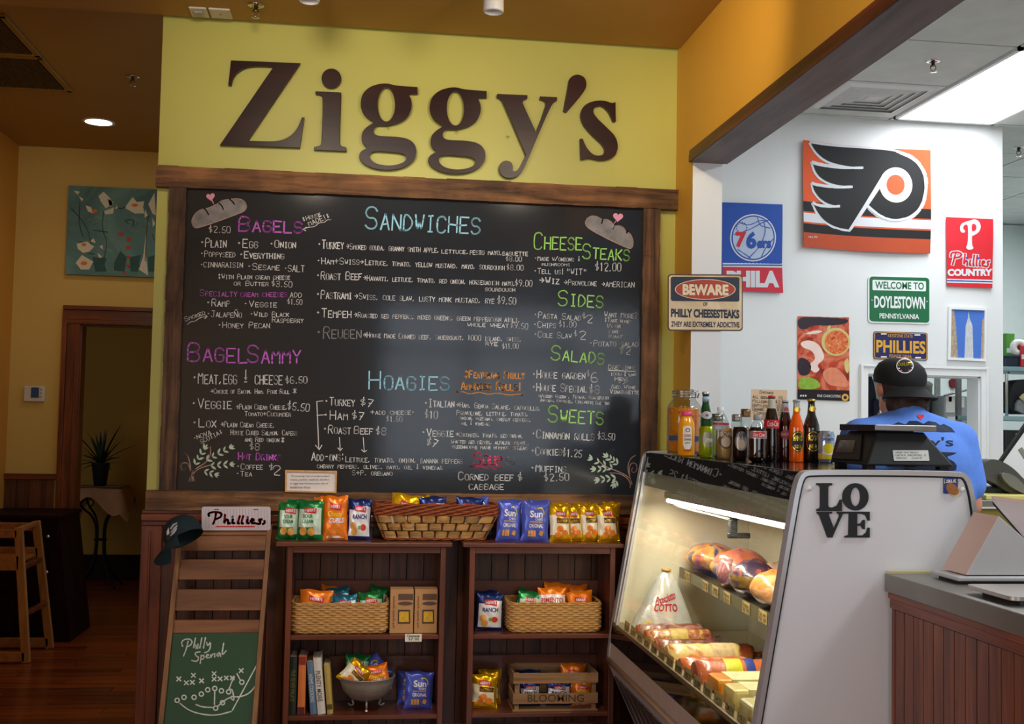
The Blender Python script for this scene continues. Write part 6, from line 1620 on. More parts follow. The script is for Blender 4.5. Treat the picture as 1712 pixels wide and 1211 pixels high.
# black counter scale
YS_ = 3.36
t = thing('counter_scale', 'black deli scale with a steel weighing plate on the case top', 'scale', (1.69, 3.5, ZK))
xl, xr_ = at(1448, 775, 'y', YS_).x, at(1597, 775, 'y', YS_).x
tl, tr_ = at(1466, 722, 'y', YS_+.03).x, at(1545, 722, 'y', YS_+.03).x
zc = at(1480, 722, 'y', YS_).z
Z0 = ZK+.012
MB().hexa([(xl, YS_, Z0), (xr_, YS_, Z0), (tr_, YS_+.03, zc), (tl, YS_+.03, zc), (xl, YS_+.28, Z0), (xr_, YS_+.28, Z0), (tr_, YS_+.24, zc), (tl, YS_+.24, zc)]).build('body', M_BLKM, t, world=True, bevel=.006)
for x_ in (xl+.01, xr_-.04):
    for y_ in (YS_+.02, YS_+.23): MB().box(x_, x_+.03, y_, y_+.03, ZK, ZK+.012).build('foot', M_BLKM, t, world=True)
Ff = lambda u, v, off=0.0: Vector((at(u, v, 'y', YS_+.015).x, YS_+.03*((at(u, v, 'y', YS_).z-Z0)/(zc-Z0))-off, at(u, v, 'y', YS_+.015).z))
def Fs(u, v, off=0.0):
    x_ = xl
    for _ in range(8):
        p = at(u, v, 'x', x_); x_ = xl+(tl-xl)*max(0, min(1, (p.z-Z0)/(zc-Z0)))
    return p+Vector((-off, 0, off*.2))
solid(MB(), [[(1402, 728), (1444, 726), (1440, 770), (1392, 768)]], Fs, .0, .006).build('display_housing', M_BLKM, t, world=True, bevel=.002)
MB().shape([[(1408, 737), (1434, 737), (1430, 758), (1401, 758)]], Fs, .0075).build('display_screen', mat('screen_brown', '3a2820', .15), t, world=True, fix=False)
MB().shape([rrect(1491.5, 753, 1551, 770.5, 1.5)], Ff, .002).build('rating_plate', mat('rating_white', 'cfcfcb', .4), t, world=True, fix=False)
for s_, a, b, v in (('NTEP  NO. 94-012', 1496, 1534, 758), ('CAP 30 lb', 1495, 1512, 762.4), ('MODEL S', 1516, 1546, 762.4), ('SERIAL NO.', 1496, 1514, 767), ('CLASS III', 1522, 1538, 767)):
    MB().text(s_, a, v, b, v-2.6, Ff, .003).build('rating_lettering', M_TINK, t, world=True, fix=False)
px0, px1 = at(1463, 716, 'y', YS_).x, at(1566, 716, 'y', YS_).x
zp0, zp1 = at(1510, 722.5, 'y', YS_).z, at(1510, 711, 'y', YS_).z
MB().box(px0, px1, YS_, YS_+.262, zp0+.002, zp1).build('weighing_plate', M_ALU, t, world=True, bevel=.003)
MB().box(px0-.002, px0+.003, YS_+.004, YS_+.26, zp0+.001, zp1-.001).build('side_guard', M_BLKM, t, world=True)
MB().box(tl+.02, tr_-.02, YS_+.06, YS_+.22, zc-.002, zp0+.002).build('load_post', M_BLKM, t, world=True)

# ------------------------------------------------------------------ steel counter with beadboard
XC = 1.497
zt_ = 1.06
t = thing('sales_counter', 'sales counter with a grey steel top and red brown beadboard front', 'counter', (1.9, 1.8, 0))
MB().box(XC, 2.6, .35, 3.098, zt_-.052, zt_).build('steel_top', mat('worn_steel', '8f8b84', .38, .75, var=.12, vs=6, bump=.1, bs=90), t, world=True, bevel=.004)
MB().box(XC+.03, 2.58, .4, 3.098, ZF, zt_-.05).build('carcass', W_DARK, t, world=True)
MB().box(XC+.006, XC+.04, .36, 3.09, zt_-.07, zt_-.052).box(XC+.012, XC+.04, .36, 3.09, zt_-.098, zt_-.07).build('moulding', wood('wood_red_y', '8c4220', '44180b', 'y', .35, coat=.3, var=.1), t, world=True, bevel=.004)
y_ = 3.085
MB().box(XC+.016, XC+.034, y_-.02, y_, ZF, zt_-.098).build('corner_bead', W_RED, t, world=True, bevel=.003)
y_ -= .022
W_BEAD = wood('beadboard_wood', '8c4622', '4a1e0c', 'z', .38, coat=.3, var=.15)
while y_ > .45:
    piece('board', .012, .05, zt_-.1-ZF, W_BEAD, t, (XC+.024-t.location.x, y_-.0255-t.location.y, (zt_-.1+ZF)/2))
    t2 = None
    y_ -= .0535
MB().box(XC+.008, at(1554, 955, 'y', 3.098).x, 3.086, 3.098, zt_, zt_+.007).build('sealing_strip', mat('strip_yellow', 'd8cc94', .5), t, world=True)

# card terminal stand, its screen and the tray
M_SILV = mat('silver_plastic', 'c8c8c8', .35, .1, var=.02); M_PINK = mat('silver_plastic_warm', 'dcbcae', .4, .05, var=.02)
t = thing('tablet_stand', 'silver wedge shaped tablet stand on a flat base on the steel counter', 'stand', (1.75, 2.98, zt_))
bp = [at(1554, 957, 'z', zt_+.014), at(1602, 969, 'z', zt_+.014)]
bx = bp[1].x; by0 = bp[1].y; by1 = min(bp[0].y, 3.075)
MB().box(bx, bx+.42, by0, by1, zt_+.008, zt_+.02).build('base_plate', M_SILV, t, world=True, bevel=.004)
MB().box(bx+.015, bx+.4, by0+.008, by1-.01, zt_, zt_+.008).build('rubber_foot', M_BLKM, t, world=True)
yn = by0+.02
P = [at(x_, v_, 'y', yn) for x_, v_ in ((1615, 962), (1670, 863), (1735, 920), (1765, 962))]
P = [Vector((p.x, yn, max(p.z, zt_+.02))) for p in P]
dpt = .13
mb = MB().add(P+[p+Vector((-.0, dpt, 0)) for p in P], [(0, 1, 2, 3), (7, 6, 5, 4), (1, 5, 6, 2), (2, 6, 7, 3), (3, 7, 4, 0)], 0).add([P[0], P[1], P[1]+Vector((0, dpt, 0)), P[0]+Vector((0, dpt, 0))], [(0, 3, 2, 1)], 1)
mb.build('wedge', [M_SILV, M_PINK], t, world=True, bevel=.002)
t = thing('tablet_screen', 'tilted pale tablet seen from behind above its silver stand', 'tablet', at(1725, 905, 'y', 2.9))
Q = [at(x_, v_, 'y', 2.93) for x_, v_ in ((1657, 830), (1830, 850), (1880, 975), (1722, 905))]
nrm = Vector((-.35, -.25, .9)).normalized()*.016
MB().hexa([Q[0], Q[1], Q[2], Q[3], Q[0]-nrm, Q[1]-nrm, Q[2]-nrm, Q[3]-nrm]).build('back_shell', mat('tablet_shell', 'd0c2c2', .35, .05, var=.02), t, world=True, bevel=.003)
MB().hexa([q-nrm*1.02 for q in Q]+[q-nrm*1.6 for q in Q]).build('screen_edge', M_BLKM, t, world=True)
nn = nrm.normalized()*.001
rim = [Q[0].lerp(Q[2], .03), Q[1].lerp(Q[3], .03), Q[2].lerp(Q[0], .03), Q[3].lerp(Q[1], .03)]
MB().hexa([Q[0]+nn, Q[1]+nn, Q[1].lerp(Q[2], .06)+nn, Q[0].lerp(Q[3], .08)+nn]+[Q[0]-nn, Q[1]-nn, Q[1].lerp(Q[2], .06)-nn, Q[0].lerp(Q[3], .08)-nn]).build('top_lip', M_PINK, t, world=True)
MB().tube([Q[0].lerp(Q[2], .45)-nrm*1.6, (P[2]+Vector((-.02, dpt/2, 0)))], .012, 10).build('hinge_arm', M_BLKM, t, world=True)
t = thing('cash_tray', 'flat silver tray with black feet at the counter edge', 'tray', (1.77, 2.74, zt_))
ya = at(1613, 978, 'z', zt_+.02).y; yb_ = at(1700, 1000, 'z', zt_+.02).y; xa_ = at(1613, 978, 'z', zt_+.02).x
solid(MB(), [rrect(xa_, yb_, xa_+.32, ya, .02)], lambda u, v, off: Vector((u, v, zt_+.012+off)), 0, .01).build('plate', mat('tray_silver', 'c4bcb6', .28, .6), t, world=True, bevel=.002)
solid(MB(), [rrect(xa_+.03, yb_+.01, xa_+.3, ya-.02, .015)], lambda u, v, off: Vector((u, v, zt_+off)), 0, .012).build('foot', M_BLKM, t, world=True)
# the case, its contents, the drinks and the counter are resized as one group so that the far end clears the pier
KS = 0.953
LIFT = Vector((0, 0, EYE*(1-KS)))
done = set()
def resize(o, root=False):
    if o.data is not None and o.type == 'MESH' and o.data.name not in done:
        done.add(o.data.name); o.data.transform(Matrix.Scale(KS, 4))
    o.location = o.location*KS+(LIFT if root else Vector((0, 0, 0)))
    for md in o.modifiers:
        if md.type == 'BEVEL': md.width *= KS
    for c in o.children: resize(c)
for o in [o for o in COL.objects if o.parent is None and o.name not in before_case]:
    if o.type == 'LIGHT':
        o.location = o.location*KS+LIFT; o.data.size *= KS; o.data.size_y *= KS
    else: resize(o, True)
# ------------------------------------------------------------------ flags, signs and pictures
def wavy(a, b, seed):
    return lambda u, v: -(a*math.sin(u*b+seed)+a*.6*math.sin(u*b*.37+v*b*.8+seed*2)+a*.5*math.sin(v*b*1.3))-a*2.2
Fk = lambda Y, ox, oy, k, w=None: crop(ox, oy, k, PY(Y, w))
M_FBK = mat('flag_black', '161618', .7, var=.05); M_FWH = mat('flag_white', 'd8dadf', .7, var=.03); M_FOR = mat('flag_orange', 'e25a2c', .7, var=.04, vs=6); M_FOD = mat('flag_dark_orange', 'b84a28', .7, var=.05)
w = wavy(.006, .03, 1.0)
F = Fk(YK-.012, 1100, 200, 2.797, w)
t = thing('team_flag', 'large orange and black flag with a winged letter emblem on the kitchen wall', 'flag', F(970, 620))
def top_(x): return 97+(x-678)*(48/592)+10*math.sin((x-678)/592*PI)
def bot_(x): return 597+(x-678)*(31/592)+6*math.sin((x-678)/592*PI)
def flagpt(x, f): return (x, top_(x)+(bot_(x)-top_(x))*f)
def strip(x0, x1, f0, f1, n=12): return [flagpt(x0+(x1-x0)*i/n, f0) for i in range(n+1)]+[flagpt(x1-(x1-x0)*i/n, f1) for i in range(n+1)]
MB().shape([strip(676, 1271, 0, 1)], F, 0, sub=30).shape([strip(676, 1271, 0, 1)], F, -.0015, sub=30).build('cloth', M_FOR, t, world=True, fix=False)
for f0, f1, m, nm in ((.572, .665, M_FBK, 'black_stripe'), (.680, .765, M_FWH, 'white_stripe'), (.780, .862, M_FBK, 'black_stripe'), (.862, 1.0, M_FOD, 'lower_band')):
    MB().shape([strip(676, 1271, f0, f1)], F, .001, sub=30).build(nm, m, t, world=True, fix=False)
wing = smc([(712, 113, 1), (800, 126), (1000, 141), (1110, 152), (1195, 186), (1242, 250), (1248, 325), (1228, 405), (1182, 458), (1110, 479), (1050, 470), (1000, 437), (965, 398, 1), (888, 517, 1), (830, 507), (775, 478), (742, 437), (722, 395, 1), (745, 408), (800, 411), (842, 408, 1), (790, 396), (752, 370), (728, 335), (720, 303, 1), (760, 314), (830, 320), (902, 317, 1), (820, 305), (765, 280), (735, 245), (722, 203, 1), (770, 216), (860, 229), (952, 228, 1), (850, 214), (780, 190), (735, 150)], 2)
MB().strokes([wing+[wing[0]]], 20, F, .0016, sub=14).build('wing_outline', M_FWH, t, world=True, fix=False)
MB().shape([wing], F, .0028, sub=24).build('wing', M_FBK, t, world=True, fix=False)
MB().shape([ell(1104, 310, 77, 83, 40)], F, .0036, sub=24).build('white_disc', M_FWH, t, world=True, fix=False)
MB().shape([ell(1102, 309, 42, 47, 32)], F, .0046, sub=24).build('orange_dot', M_FOR, t, world=True, fix=False)
MB().shape([[(1042, 262), (1060, 280), (898, 520), (884, 518)]], F, .0038, sub=24).build('stem_line', M_FWH, t, world=True, fix=False)
MB().strokes([smooth([(965, 400), (1002, 437), (1050, 468), (1110, 478), (1182, 456), (1228, 405), (1247, 325), (1240, 250), (1195, 188), (1110, 153)])], 11, F, .0038, sub=12).build('outer_edge_line', M_FWH, t, world=True, fix=False)
for ln in ([(722, 205), (770, 217), (860, 228), (952, 228)], [(720, 302), (760, 312), (830, 319), (902, 317)], [(722, 392), (745, 405), (800, 410), (842, 408)]): MB().strokes([smooth(ln)], 11, F, .0038, sub=12).build('feather_line', M_FWH, t, world=True, fix=False)
MB().text('NHL PHI', 700, 556, 740, 546, F, .002).build('small_lettering', M_FWH, t, world=True, fix=False)
# basketball banner
F = Fk(YK-.01, 1100, 200, 2.797, wavy(.004, .03, 2.0))
M_RB = mat('banner_blue', '2450ac', .65, var=.04); M_RR = mat('banner_red', 'cc2c40', .65, var=.04); M_BALL = mat('ball_grey', 'b8c4dc', .65)
t = thing('basketball_banner', 'blue and red basketball banner with a ball emblem behind the warning sign', 'banner', F(440, 800))
def qd(x0, x1, y0, y1, s0=0, s1=0): return [(x0, y0), (x1, y0+s0), (x1+.01, y1+s1), (x0+.01, y1)]
MB().shape([qd(297, 578, 389, 672, 10, 4)], F, 0, sub=30).shape([qd(297, 580, 389, 800, 10, 10)], F, -.0015, sub=30).build('blue_cloth', M_RB, t, world=True, fix=False)
MB().shape([qd(300, 580, 672, 690, 0, 3)], F, 0, sub=30).build('white_stripe', M_FWH, t, world=True, fix=False)
MB().shape([qd(300, 580, 679, 684, 0, 1)], F, .001, sub=30).build('blue_stripe', M_RB, t, world=True, fix=False)
MB().shape([[(301, 690), (580, 693), (584, 812), (302, 800)]], F, 0, sub=30).build('red_cloth', M_RR, t, world=True, fix=False)
MB().shape([ell(441, 555, 108, 110, 40)], F, .001, sub=30).build('ball_edge', M_FWH, t, world=True, fix=False)
MB().shape([ell(441, 555, 102, 104, 40)], F, .0014, sub=30).build('ball_ring', M_RB, t, world=True, fix=False)
MB().shape([ell(441, 555, 96, 98, 40)], F, .002, sub=30).build('ball', M_BALL, t, world=True, fix=False)
for ln in ([(350, 540), (420, 520), (490, 480), (520, 470)], [(378, 485), (420, 500), (480, 470), (500, 480)], [(420, 650), (470, 600), (500, 530), (490, 480)], [(460, 462), (470, 500), (520, 510)], [(370, 610), (400, 630), (430, 650)], [(480, 645), (500, 600), (535, 560)]): MB().strokes([smooth(ln)], 4, F, .0026).build('ball_seam', M_RB, t, world=True, fix=False)
for i in range(13):
    a = 2*PI*i/13; MB().shape([star(386+24*math.cos(a), 508+24*math.sin(a), 5)], F, .003).build('star', M_RB, t, world=True, fix=False)
MB().text('7', 358, 600, 408, 528, F, .0036, bold=.05, sub=30).build('numeral_seven', M_RR, t, world=True, fix=False)
MB().text('6', 408, 606, 456, 526, F, .0036, bold=.05, sub=30).build('numeral_six', M_RB, t, world=True, fix=False)
MB().text('ers', 458, 604, 526, 568, F, .0036, bold=.05, sub=30).build('lettering', M_RB, t, world=True, fix=False)
MB().text('PHILA', 318, 786, 566, 708, F, .001, bold=.06, sub=30).build('lettering', M_FWH, t, world=True, fix=False)
# red baseball banner
F = Fk(YK-.01, 1100, 200, 2.797, wavy(.003, .04, 4.0))
M_BR = mat('banner_bright_red', 'd4202e', .65, var=.04)
t = thing('baseball_banner', 'narrow red baseball banner with a big white P near the wall corner', 'banner', F(1455, 785))
MB().shape([[(1346, 456), (1563, 467), (1560, 790), (1350, 779)]], F, 0, sub=30).shape([[(1346, 456), (1563, 467), (1560, 790), (1350, 779)]], F, -.0015, sub=30).build('cloth', M_BR, t, world=True, fix=False)
MB().shape([smc([(1450, 475), (1480, 466), (1500, 480), (1506, 505), (1495, 530), (1470, 545), (1463, 545), (1464, 590), (1474, 605), (1450, 613), (1434, 600), (1445, 585), (1447, 500), (1440, 490), (1425, 498), (1424, 515), (1434, 520), (1430, 532), (1412, 528), (1408, 505), (1418, 485)]), smc([(1463, 490), (1463, 528), (1482, 520), (1486, 503), (1478, 488)])], F, .0015, sub=30).build('letter_p', M_FWH, t, world=True, fix=False)
def scriptline(F, x0, y0, x1, y1, h, m, m2, t, w, nm='script_lettering', off=.0015):
    # flowing word "Phillies" in single strokes
    g_ = [[(0, .35), (.0, .1), (.08, 0), (.22, 0), (.28, .15), (.22, .35), (.1, .42)], [(.12, .05), (.08, .5), (.04, .95)], [(.36, .1), (.33, .95), (.37, .6), (.42, .6), (.42, .95)], [(.5, .5), (.48, .9), (.52, .92)], [(.6, .12), (.57, .9), (.6, .92)], [(.68, .12), (.65, .9), (.68, .92)], [(.75, .5), (.73, .9), (.77, .92)], [(.8, .75), (.87, .65), (.85, .5), (.8, .62), (.82, .92), (.89, .9)], [(1.0, .52), (.93, .55), (.97, .78), (.93, .95), (.88, .92)]]
    S_ = [[(x0+(x1-x0)*a, y0+(y1-y0)*a+h*(b-1)) for a, b in smooth(c)] for c in g_]
    if m2: MB().strokes(S_, w*2.0, F, off).build('script_outline', m2, t, world=True, fix=False)
    MB().strokes(S_, w, F, off+.0008).build(nm, m, t, world=True, fix=False)
scriptline(F, 1368, 682, 1546, 694, 62, M_BR, M_FWH, t, 8)
for x_, y_ in ((1441, 648), (1492, 650)): MB().shape([star(x_, y_, 9)], F, .003).build('star', M_RB, t, world=True, fix=False)
MB().text('COUNTRY', 1352, 733, 1560, 699, F, .0015, bold=.06, sub=30).build('lettering', M_FWH, t, world=True, fix=False)
for y_, m, nm in ((745, M_FWH, 'white_stripe'), (750, M_RB, 'blue_stripe'), (757, M_FWH, 'white_stripe')): MB().shape([qd(1349, 1561, y_, y_+6, 6, 6)], F, .0012, sub=30).build(nm, m, t, world=True, fix=False)
# welcome sign
F = Fk(YK-.004, 1100, 200, 2.797); M_SG = mat('sign_green', '1c6a42', .4, var=.02); M_SW = mat('sign_white', 'e6ecea', .4)
t = thing('town_sign', 'green town welcome road sign above the number plate', 'sign', F(1130, 950))
def rr(x0, y0, x1, y1, r, sk=.0): return [(x, y+(x-x0)*sk) for x, y in rrect(x0, y0, x1, y1, r)]
solid(MB(), [rr(982, 728, 1273, 950, 18, .025)], F, 0, .002).build('backing', M_SW, t, world=True)
MB().shape([rr(988, 734, 1268, 944, 15, .025)], F, .0026).build('green_field', M_SG, t, world=True, fix=False)
MB().shape([rr(1002, 750, 1252, 798, 5, .025)], F, .0032).build('white_field', M_SW, t, world=True, fix=False)
def skt(F, s, x0, y0, x1, y1, off, m, t, bold=.02, sk=.025, nm='lettering'):
    G_ = lambda u, v, o: F(u, v+(u-x0)*sk, o)
    return MB().text(s, x0, y0, x1, y1, G_, off, bold=bold).build(nm, m, t, world=True, fix=False)
skt(F, 'WELCOME TO', 1014, 791, 1242, 757, .0038, M_SG, t); skt(F, 'DOYLESTOWN', 1010, 881, 1248, 824, .0032, M_SW, t, .035); skt(F, 'PENNSYLVANIA', 1035, 930, 1220, 906, .0032, M_SW, t)
for x_ in (1000, 1257): MB().shape([ell(x_, 845+(x_-1000)*.025, 3, 3, 8)], F, .0032).build('bolt', M_SW, t, world=True, fix=False)
# number plate
t = thing('number_plate', 'navy blue number plate with yellow letters below the town sign', 'licence plate', F(1133, 1130)); M_NV = mat('plate_navy', '26285e', .4); M_YL = mat('plate_yellow', 'e0a83c', .45)
solid(MB(), [rr(1008, 990, 1260, 1120, 10, .03)], F, 0, .002).build('plate', M_NV, t, world=True)
MB().shape([rr(1011, 993, 1257, 1117, 9, .03), rr(1014, 996, 1254, 1114, 8, .03)], F, .003).build('rim_line', M_YL, t, world=True, fix=False)
skt(F, 'KEYSTONE STATE', 1075, 1018, 1190, 1003, .003, M_YL, t, 0, .03); skt(F, 'PHILLIES', 1020, 1090, 1250, 1030, .003, M_YL, t, .03, .03); skt(F, 'PENNSYLVANIA', 1080, 1114, 1185, 1098, .003, M_YL, t, 0, .03)
for x_, y_ in ((1055, 1003), (1212, 1008), (1055, 1110), (1215, 1114)): MB().shape([rr(x_-14, y_-3, x_+14, y_+3, 3)], F, .0032).build('slot', M_SW, t, world=True, fix=False)
# food poster
t = thing('food_poster', 'glossy poster of ham slices and a cut fig on the kitchen wall', 'poster', F(770, 1315))
K_ = lambda pts: [(1100+0, 0)] and pts
MB().shape([[(653, 920), (893, 926), (895, 1317), (652, 1308)]], F, .001).build('sheet', noisy('poster_meat', ['7c1c14', 'c04028', 'dc7c5c', 'a82c1c'], 9, .3, .3), t, world=True, fix=False)
def pb_(nm, pts, m, off=.002): MB().shape([smooth(pts, 2, True)], F, off).build(nm, m, t, world=True, fix=False)
M_PLUM = mat('poster_plum', '2c1c2c', .4, var=.2); M_FAT = mat('poster_fat', 'f0d8d0', .4); M_RIND = mat('poster_rind', 'd8c47a', .4); M_FIG = noisy('poster_fig', ['c03c1c', 'e07040', 'e8a868'], 60, .3, .2)
pb_('plum_picture', [(653, 925), (740, 925), (890, 930), (888, 955), (800, 965), (720, 960), (690, 985), (654, 975)], M_PLUM)
pb_('plum_picture', [(653, 1110), (700, 1120), (720, 1160), (700, 1200), (653, 1195)], M_PLUM)
pb_('ham_fat', [(660, 1045), (700, 1030), (745, 1045), (770, 1080), (780, 1120), (740, 1150), (760, 1170), (730, 1190), (700, 1150), (740, 1120), (720, 1080), (680, 1070)], M_FAT)
pb_('ham_fat', [(680, 1005), (730, 985), (780, 990), (730, 1005)], M_FAT)
pb_('fig_rind', ell(831, 1040, 68, 66, 20), M_RIND, .0024); pb_('fig_flesh', ell(834, 1042, 56, 56, 20), M_FIG, .003)
pb_('fig_rind', [(868, 1130), (892, 1110), (893, 1190), (875, 1180)], M_RIND, .0024); pb_('fig_stem', [(785, 985), (800, 960), (808, 965), (800, 990)], M_RIND, .003)
pb_('leaf_picture', [(655, 1215), (690, 1200), (740, 1215), (765, 1245), (740, 1262), (654, 1262)], mat('poster_green', '8cb43c', .4, var=.2, vs=40), .0024)
pb_('ham_slice', [(760, 1180), (820, 1150), (880, 1200), (890, 1255), (840, 1250), (790, 1240)], mat('poster_salmon', 'e08868', .4, var=.15, vs=30), .0024)
MB().shape([[(653, 1262), (894, 1268), (895, 1317), (652, 1308)]], F, .0032).build('dark_band', mat('poster_black', '1a1218', .35), t, world=True, fix=False)
skt(F, 'FINE CHARCUTERIE', 744, 1298, 853, 1286, .004, M_SW, t, 0); MB().shape([ell(874, 1300, 17, 17, 20)], F, .004).build('seal', mat('plate_yellow', ''), t, world=True, fix=False); MB().shape([ell(874, 1300, 8, 8, 14)], F, .0046).build('seal_centre', M_PLUM, t, world=True, fix=False)
for i in range(3): MB().shape([rr(664+i*11, 1288, 671+i*11, 1296, 1)], F, .004).build('small_mark', M_SW, t, world=True, fix=False)
# framed photograph of the tower (mascot left out)
t = thing('framed_photo', 'white framed photo of blue sky between pale stone towers', 'picture', F(1442, 1128))
solid(MB(), [[(1356, 876), (1532, 882), (1530, 1132), (1352, 1124)], [(1368, 888), (1364, 1113), (1520, 1120), (1524, 894)]], F, 0, .012).build('frame', M_TRIMW, t, world=True)
MB().shape([[(1366, 886), (1526, 892), (1522, 1122), (1362, 1114)]], F, .002).build('sky_print', mat('photo_sky', '4a78d0', .3, var=.03, vs=2), t, world=True, fix=False)
M_TW = mat('photo_stone', 'b09c86', .5, var=.3, vs=80)
MB().shape([[(1368, 890), (1383, 892), (1392, 960), (1402, 1114), (1366, 1113)]], F, .0028).build('stone_tower', M_TW, t, world=True, fix=False)
MB().shape([[(1514, 940), (1524, 930), (1521, 1120), (1508, 1119)]], F, .0028).build('stone_tower', M_TW, t, world=True, fix=False)
MB().shape([[(1452, 896), (1456, 930), (1470, 965), (1474, 1118), (1432, 1116), (1438, 965), (1448, 930)]], F, .0026).build('spire', mat('photo_spire', 'c8ccd0', .5, var=.15, vs=60), t, world=True, fix=False)
# warning sign on the pier
F = Fk(YP-.004, 1100, 200, 2.797)
t = thing('warning_sign', 'rusty cream tin sign headed BEWARE hanging on the white pier', 'sign', F(220, 988))
M_TIN = noisy('tin_cream', ['c8a878', 'dcc49c', 'e6d2ac', 'e2cca4'], 5, .45, .1); M_RST = mat('tin_edge', '5a4030', .6, var=.3, vs=30); M_TNV = mat('tin_navy', '2a3040', .45, var=.1); M_TRD = mat('tin_red', 'b4402e', .45, var=.12); M_CRM = mat('tin_text_cream', 'ecdcb8', .5)
solid(MB(), [rr(45, 723, 396, 988, 16, .006)], F, 0, .002).build('tin_plate', M_RST, t, world=True)
MB().shape([rr(50, 729, 391, 982, 13, .006)], F, .0026).build('cream_field', M_TIN, t, world=True, fix=False)
MB().shape([rr(59, 735, 380, 849, 10, .01)], F, .0032).build('navy_field', M_TNV, t, world=True, fix=False)
MB().shape([ell(220, 795, 142, 48, 40)], F, .0038).build('oval_rim', M_CRM, t, world=True, fix=False)
MB().shape([ell(220, 795, 138, 45, 40)], F, .0044).build('oval', M_TRD, t, world=True, fix=False)
skt(F, 'BEWARE', 114, 822, 328, 770, .005, M_CRM, t, .05, .01); skt(F, 'OF', 210, 872, 231, 855, .0034, M_TNV, t, .03, .01)
skt(F, 'PHILLY CHEESESTEAKS', 60, 925, 380, 884, .0034, M_TNV, t, .05, .02); skt(F, 'THEY ARE EXTREMELY ADDICTIVE', 62, 970, 380, 944, .0034, M_TNV, t, .03, .012)
for x_, y_ in ((64, 742), (376, 745), (66, 966), (376, 970)): MB().shape([ell(x_, y_, 5, 4, 10)], F, .004).build('rust_spot', M_RST, t, world=True, fix=False)

# ------------------------------------------------------------------ painting, thermostat, left side
F = crop(0, 0, 2.884, PY(YH-.03))
t = thing('flower_painting', 'unframed teal canvas of white flowers high on the hall wall', 'painting', F(500, 1325))
MB().box(at(111, 400, 'y', YH-.03).x, -1.15, YH-.03, YH, at(180, 461, 'y', YH-.03).z, at(180, 313, 'y', YH-.03).z).build('canvas', noisy('canvas_teal', ['4a7078', '5a8488', '6a9494', '547a70'], 2.2, .6, 0), t, world=True)
for i in range(26):
    x_ = 330+rnd.random()*400; y_ = 915+rnd.random()*380; a_ = rnd.uniform(-.8, .8); l_ = rnd.uniform(18, 46)
    MB().shape([[(x_, y_), (x_+l_*math.cos(a_), y_+l_*math.sin(a_)), (x_+l_*.9*math.cos(a_)-6, y_+l_*.9*math.sin(a_)+9), (x_-5, y_+7)]], F, .0006).build('brush_mark', mat('paint_teal_%d' % (i % 3), ('3f666c', '739a94', '6b8a8e')[i % 3], .6), t, world=True, fix=False)
M_PW = mat('paint_white', 'e2dccc', .6, var=.06); M_PO = mat('paint_orange', 'e08028', .6); M_PR = mat('paint_red', 'c84028', .6); M_PD = mat('paint_dark', '3c4a44', .6, var=.2); M_PT = mat('paint_deep_teal', '2f5a5c', .6, var=.1); M_PB = mat('paint_brown', '6a4a20', .6)
def pp(nm, pts, m, off=.001): MB().shape([pts], F, off).build(nm, m, t, world=True, fix=False)
for c_ in ([(475, 945), (500, 925), (530, 955), (545, 985), (510, 1005), (485, 970)], [(412, 990), (440, 1000), (450, 1030), (425, 1020)], [(500, 1020), (550, 1000), (545, 1030), (510, 1035)], [(610, 990), (640, 950), (660, 975), (695, 970), (690, 1000), (698, 1030), (650, 1030), (605, 1005)], [(715, 985), (745, 930), (752, 1040), (735, 1030)], [(355, 920), (385, 925), (375, 940)], [(380, 945), (402, 960), (395, 972)],
         [(370, 1150+25), (420, 1165), (455, 1190), (430, 1215), (400, 1220), (375, 1200)], [(365, 1268), (395, 1230), (450, 1262), (430, 1300), (390, 1300)], [(470, 1220), (490, 1235), (495, 1270), (478, 1250)], [(690, 1240), (708, 1100), (700, 1200), (715, 1330), (670, 1300)]): pp('petal', c_, M_PW)
for c_ in ([(430, 1165), (452, 1150), (462, 1172)], [(520, 960), (548, 975), (530, 1000)], [(700, 1010), (712, 1040), (696, 1050)], [(560, 985), (575, 1000), (556, 1010)], [(480, 1190), (494, 1180), (497, 1205)], [(735, 1050), (748, 1080), (736, 1095)]): pp('petal', c_, M_PW)
for c_ in ((455, 1018, 14, 9), (650, 990, 16, 8), (405, 1180, 12, 8), (405, 1270, 16, 10)): pp('flower_centre', ell(*c_, 12), M_PO, .002)
for c_ in ((585, 1130, 14, 10), (620, 1155, 11, 10), (618, 1195, 11, 10), (620, 1240, 9, 8), (617, 1280, 9, 8), (602, 1315, 9, 6)): pp('berry', ell(*c_, 10), M_PR, .002)
for c_ in ([(445, 1330), (510, 1335), (505, 1370), (515, 1400), (460, 1400)], [(550, 1360), (580, 1300), (612, 1330), (600, 1400), (550, 1395)], [(625, 1330), (680, 1320), (665, 1400), (630, 1400)], [(715, 1330), (750, 1320), (745, 1400), (715, 1400)], [(370+0, 1330), (372, 1335), (371, 1336)]): pp('dark_block', [(x, y-75) if 0 else (x, y-90) for x, y in c_], M_PT, .0012)
for ln in ([(340, 1000), (420, 1090), (440, 1180)], [(385, 975), (380, 1080), (400, 1140)], [(500, 1020), (490, 1100), (520, 1170), (500, 1250)], [(450, 1110), (520, 1120)], [(560, 990), (580, 1010), (600, 1000)], [(620, 1080), (600, 1060), (650, 1060), (640, 1090)], [(735, 1130), (745, 1160)], [(700, 1260), (710, 1060), (720, 1040)]): MB().strokes([smooth(ln)], 4, F, .0016).build('stem', M_PD if ln[0][0] < 700 else M_PB, t, world=True, fix=False)
p = at(58.5, 659, 'y', YH)
t = thing('thermostat', 'small white thermostat with a blue screen on the mustard wall', 'thermostat', p)
x0, x1, z0, z1 = rect(41, 646, 76, 672, YH)
MB().box(x0, x1, YH-.025, YH, z0, z1).build('housing', mat('thermostat_white', 'd6d0cc', .4), t, world=True, bevel=.006)
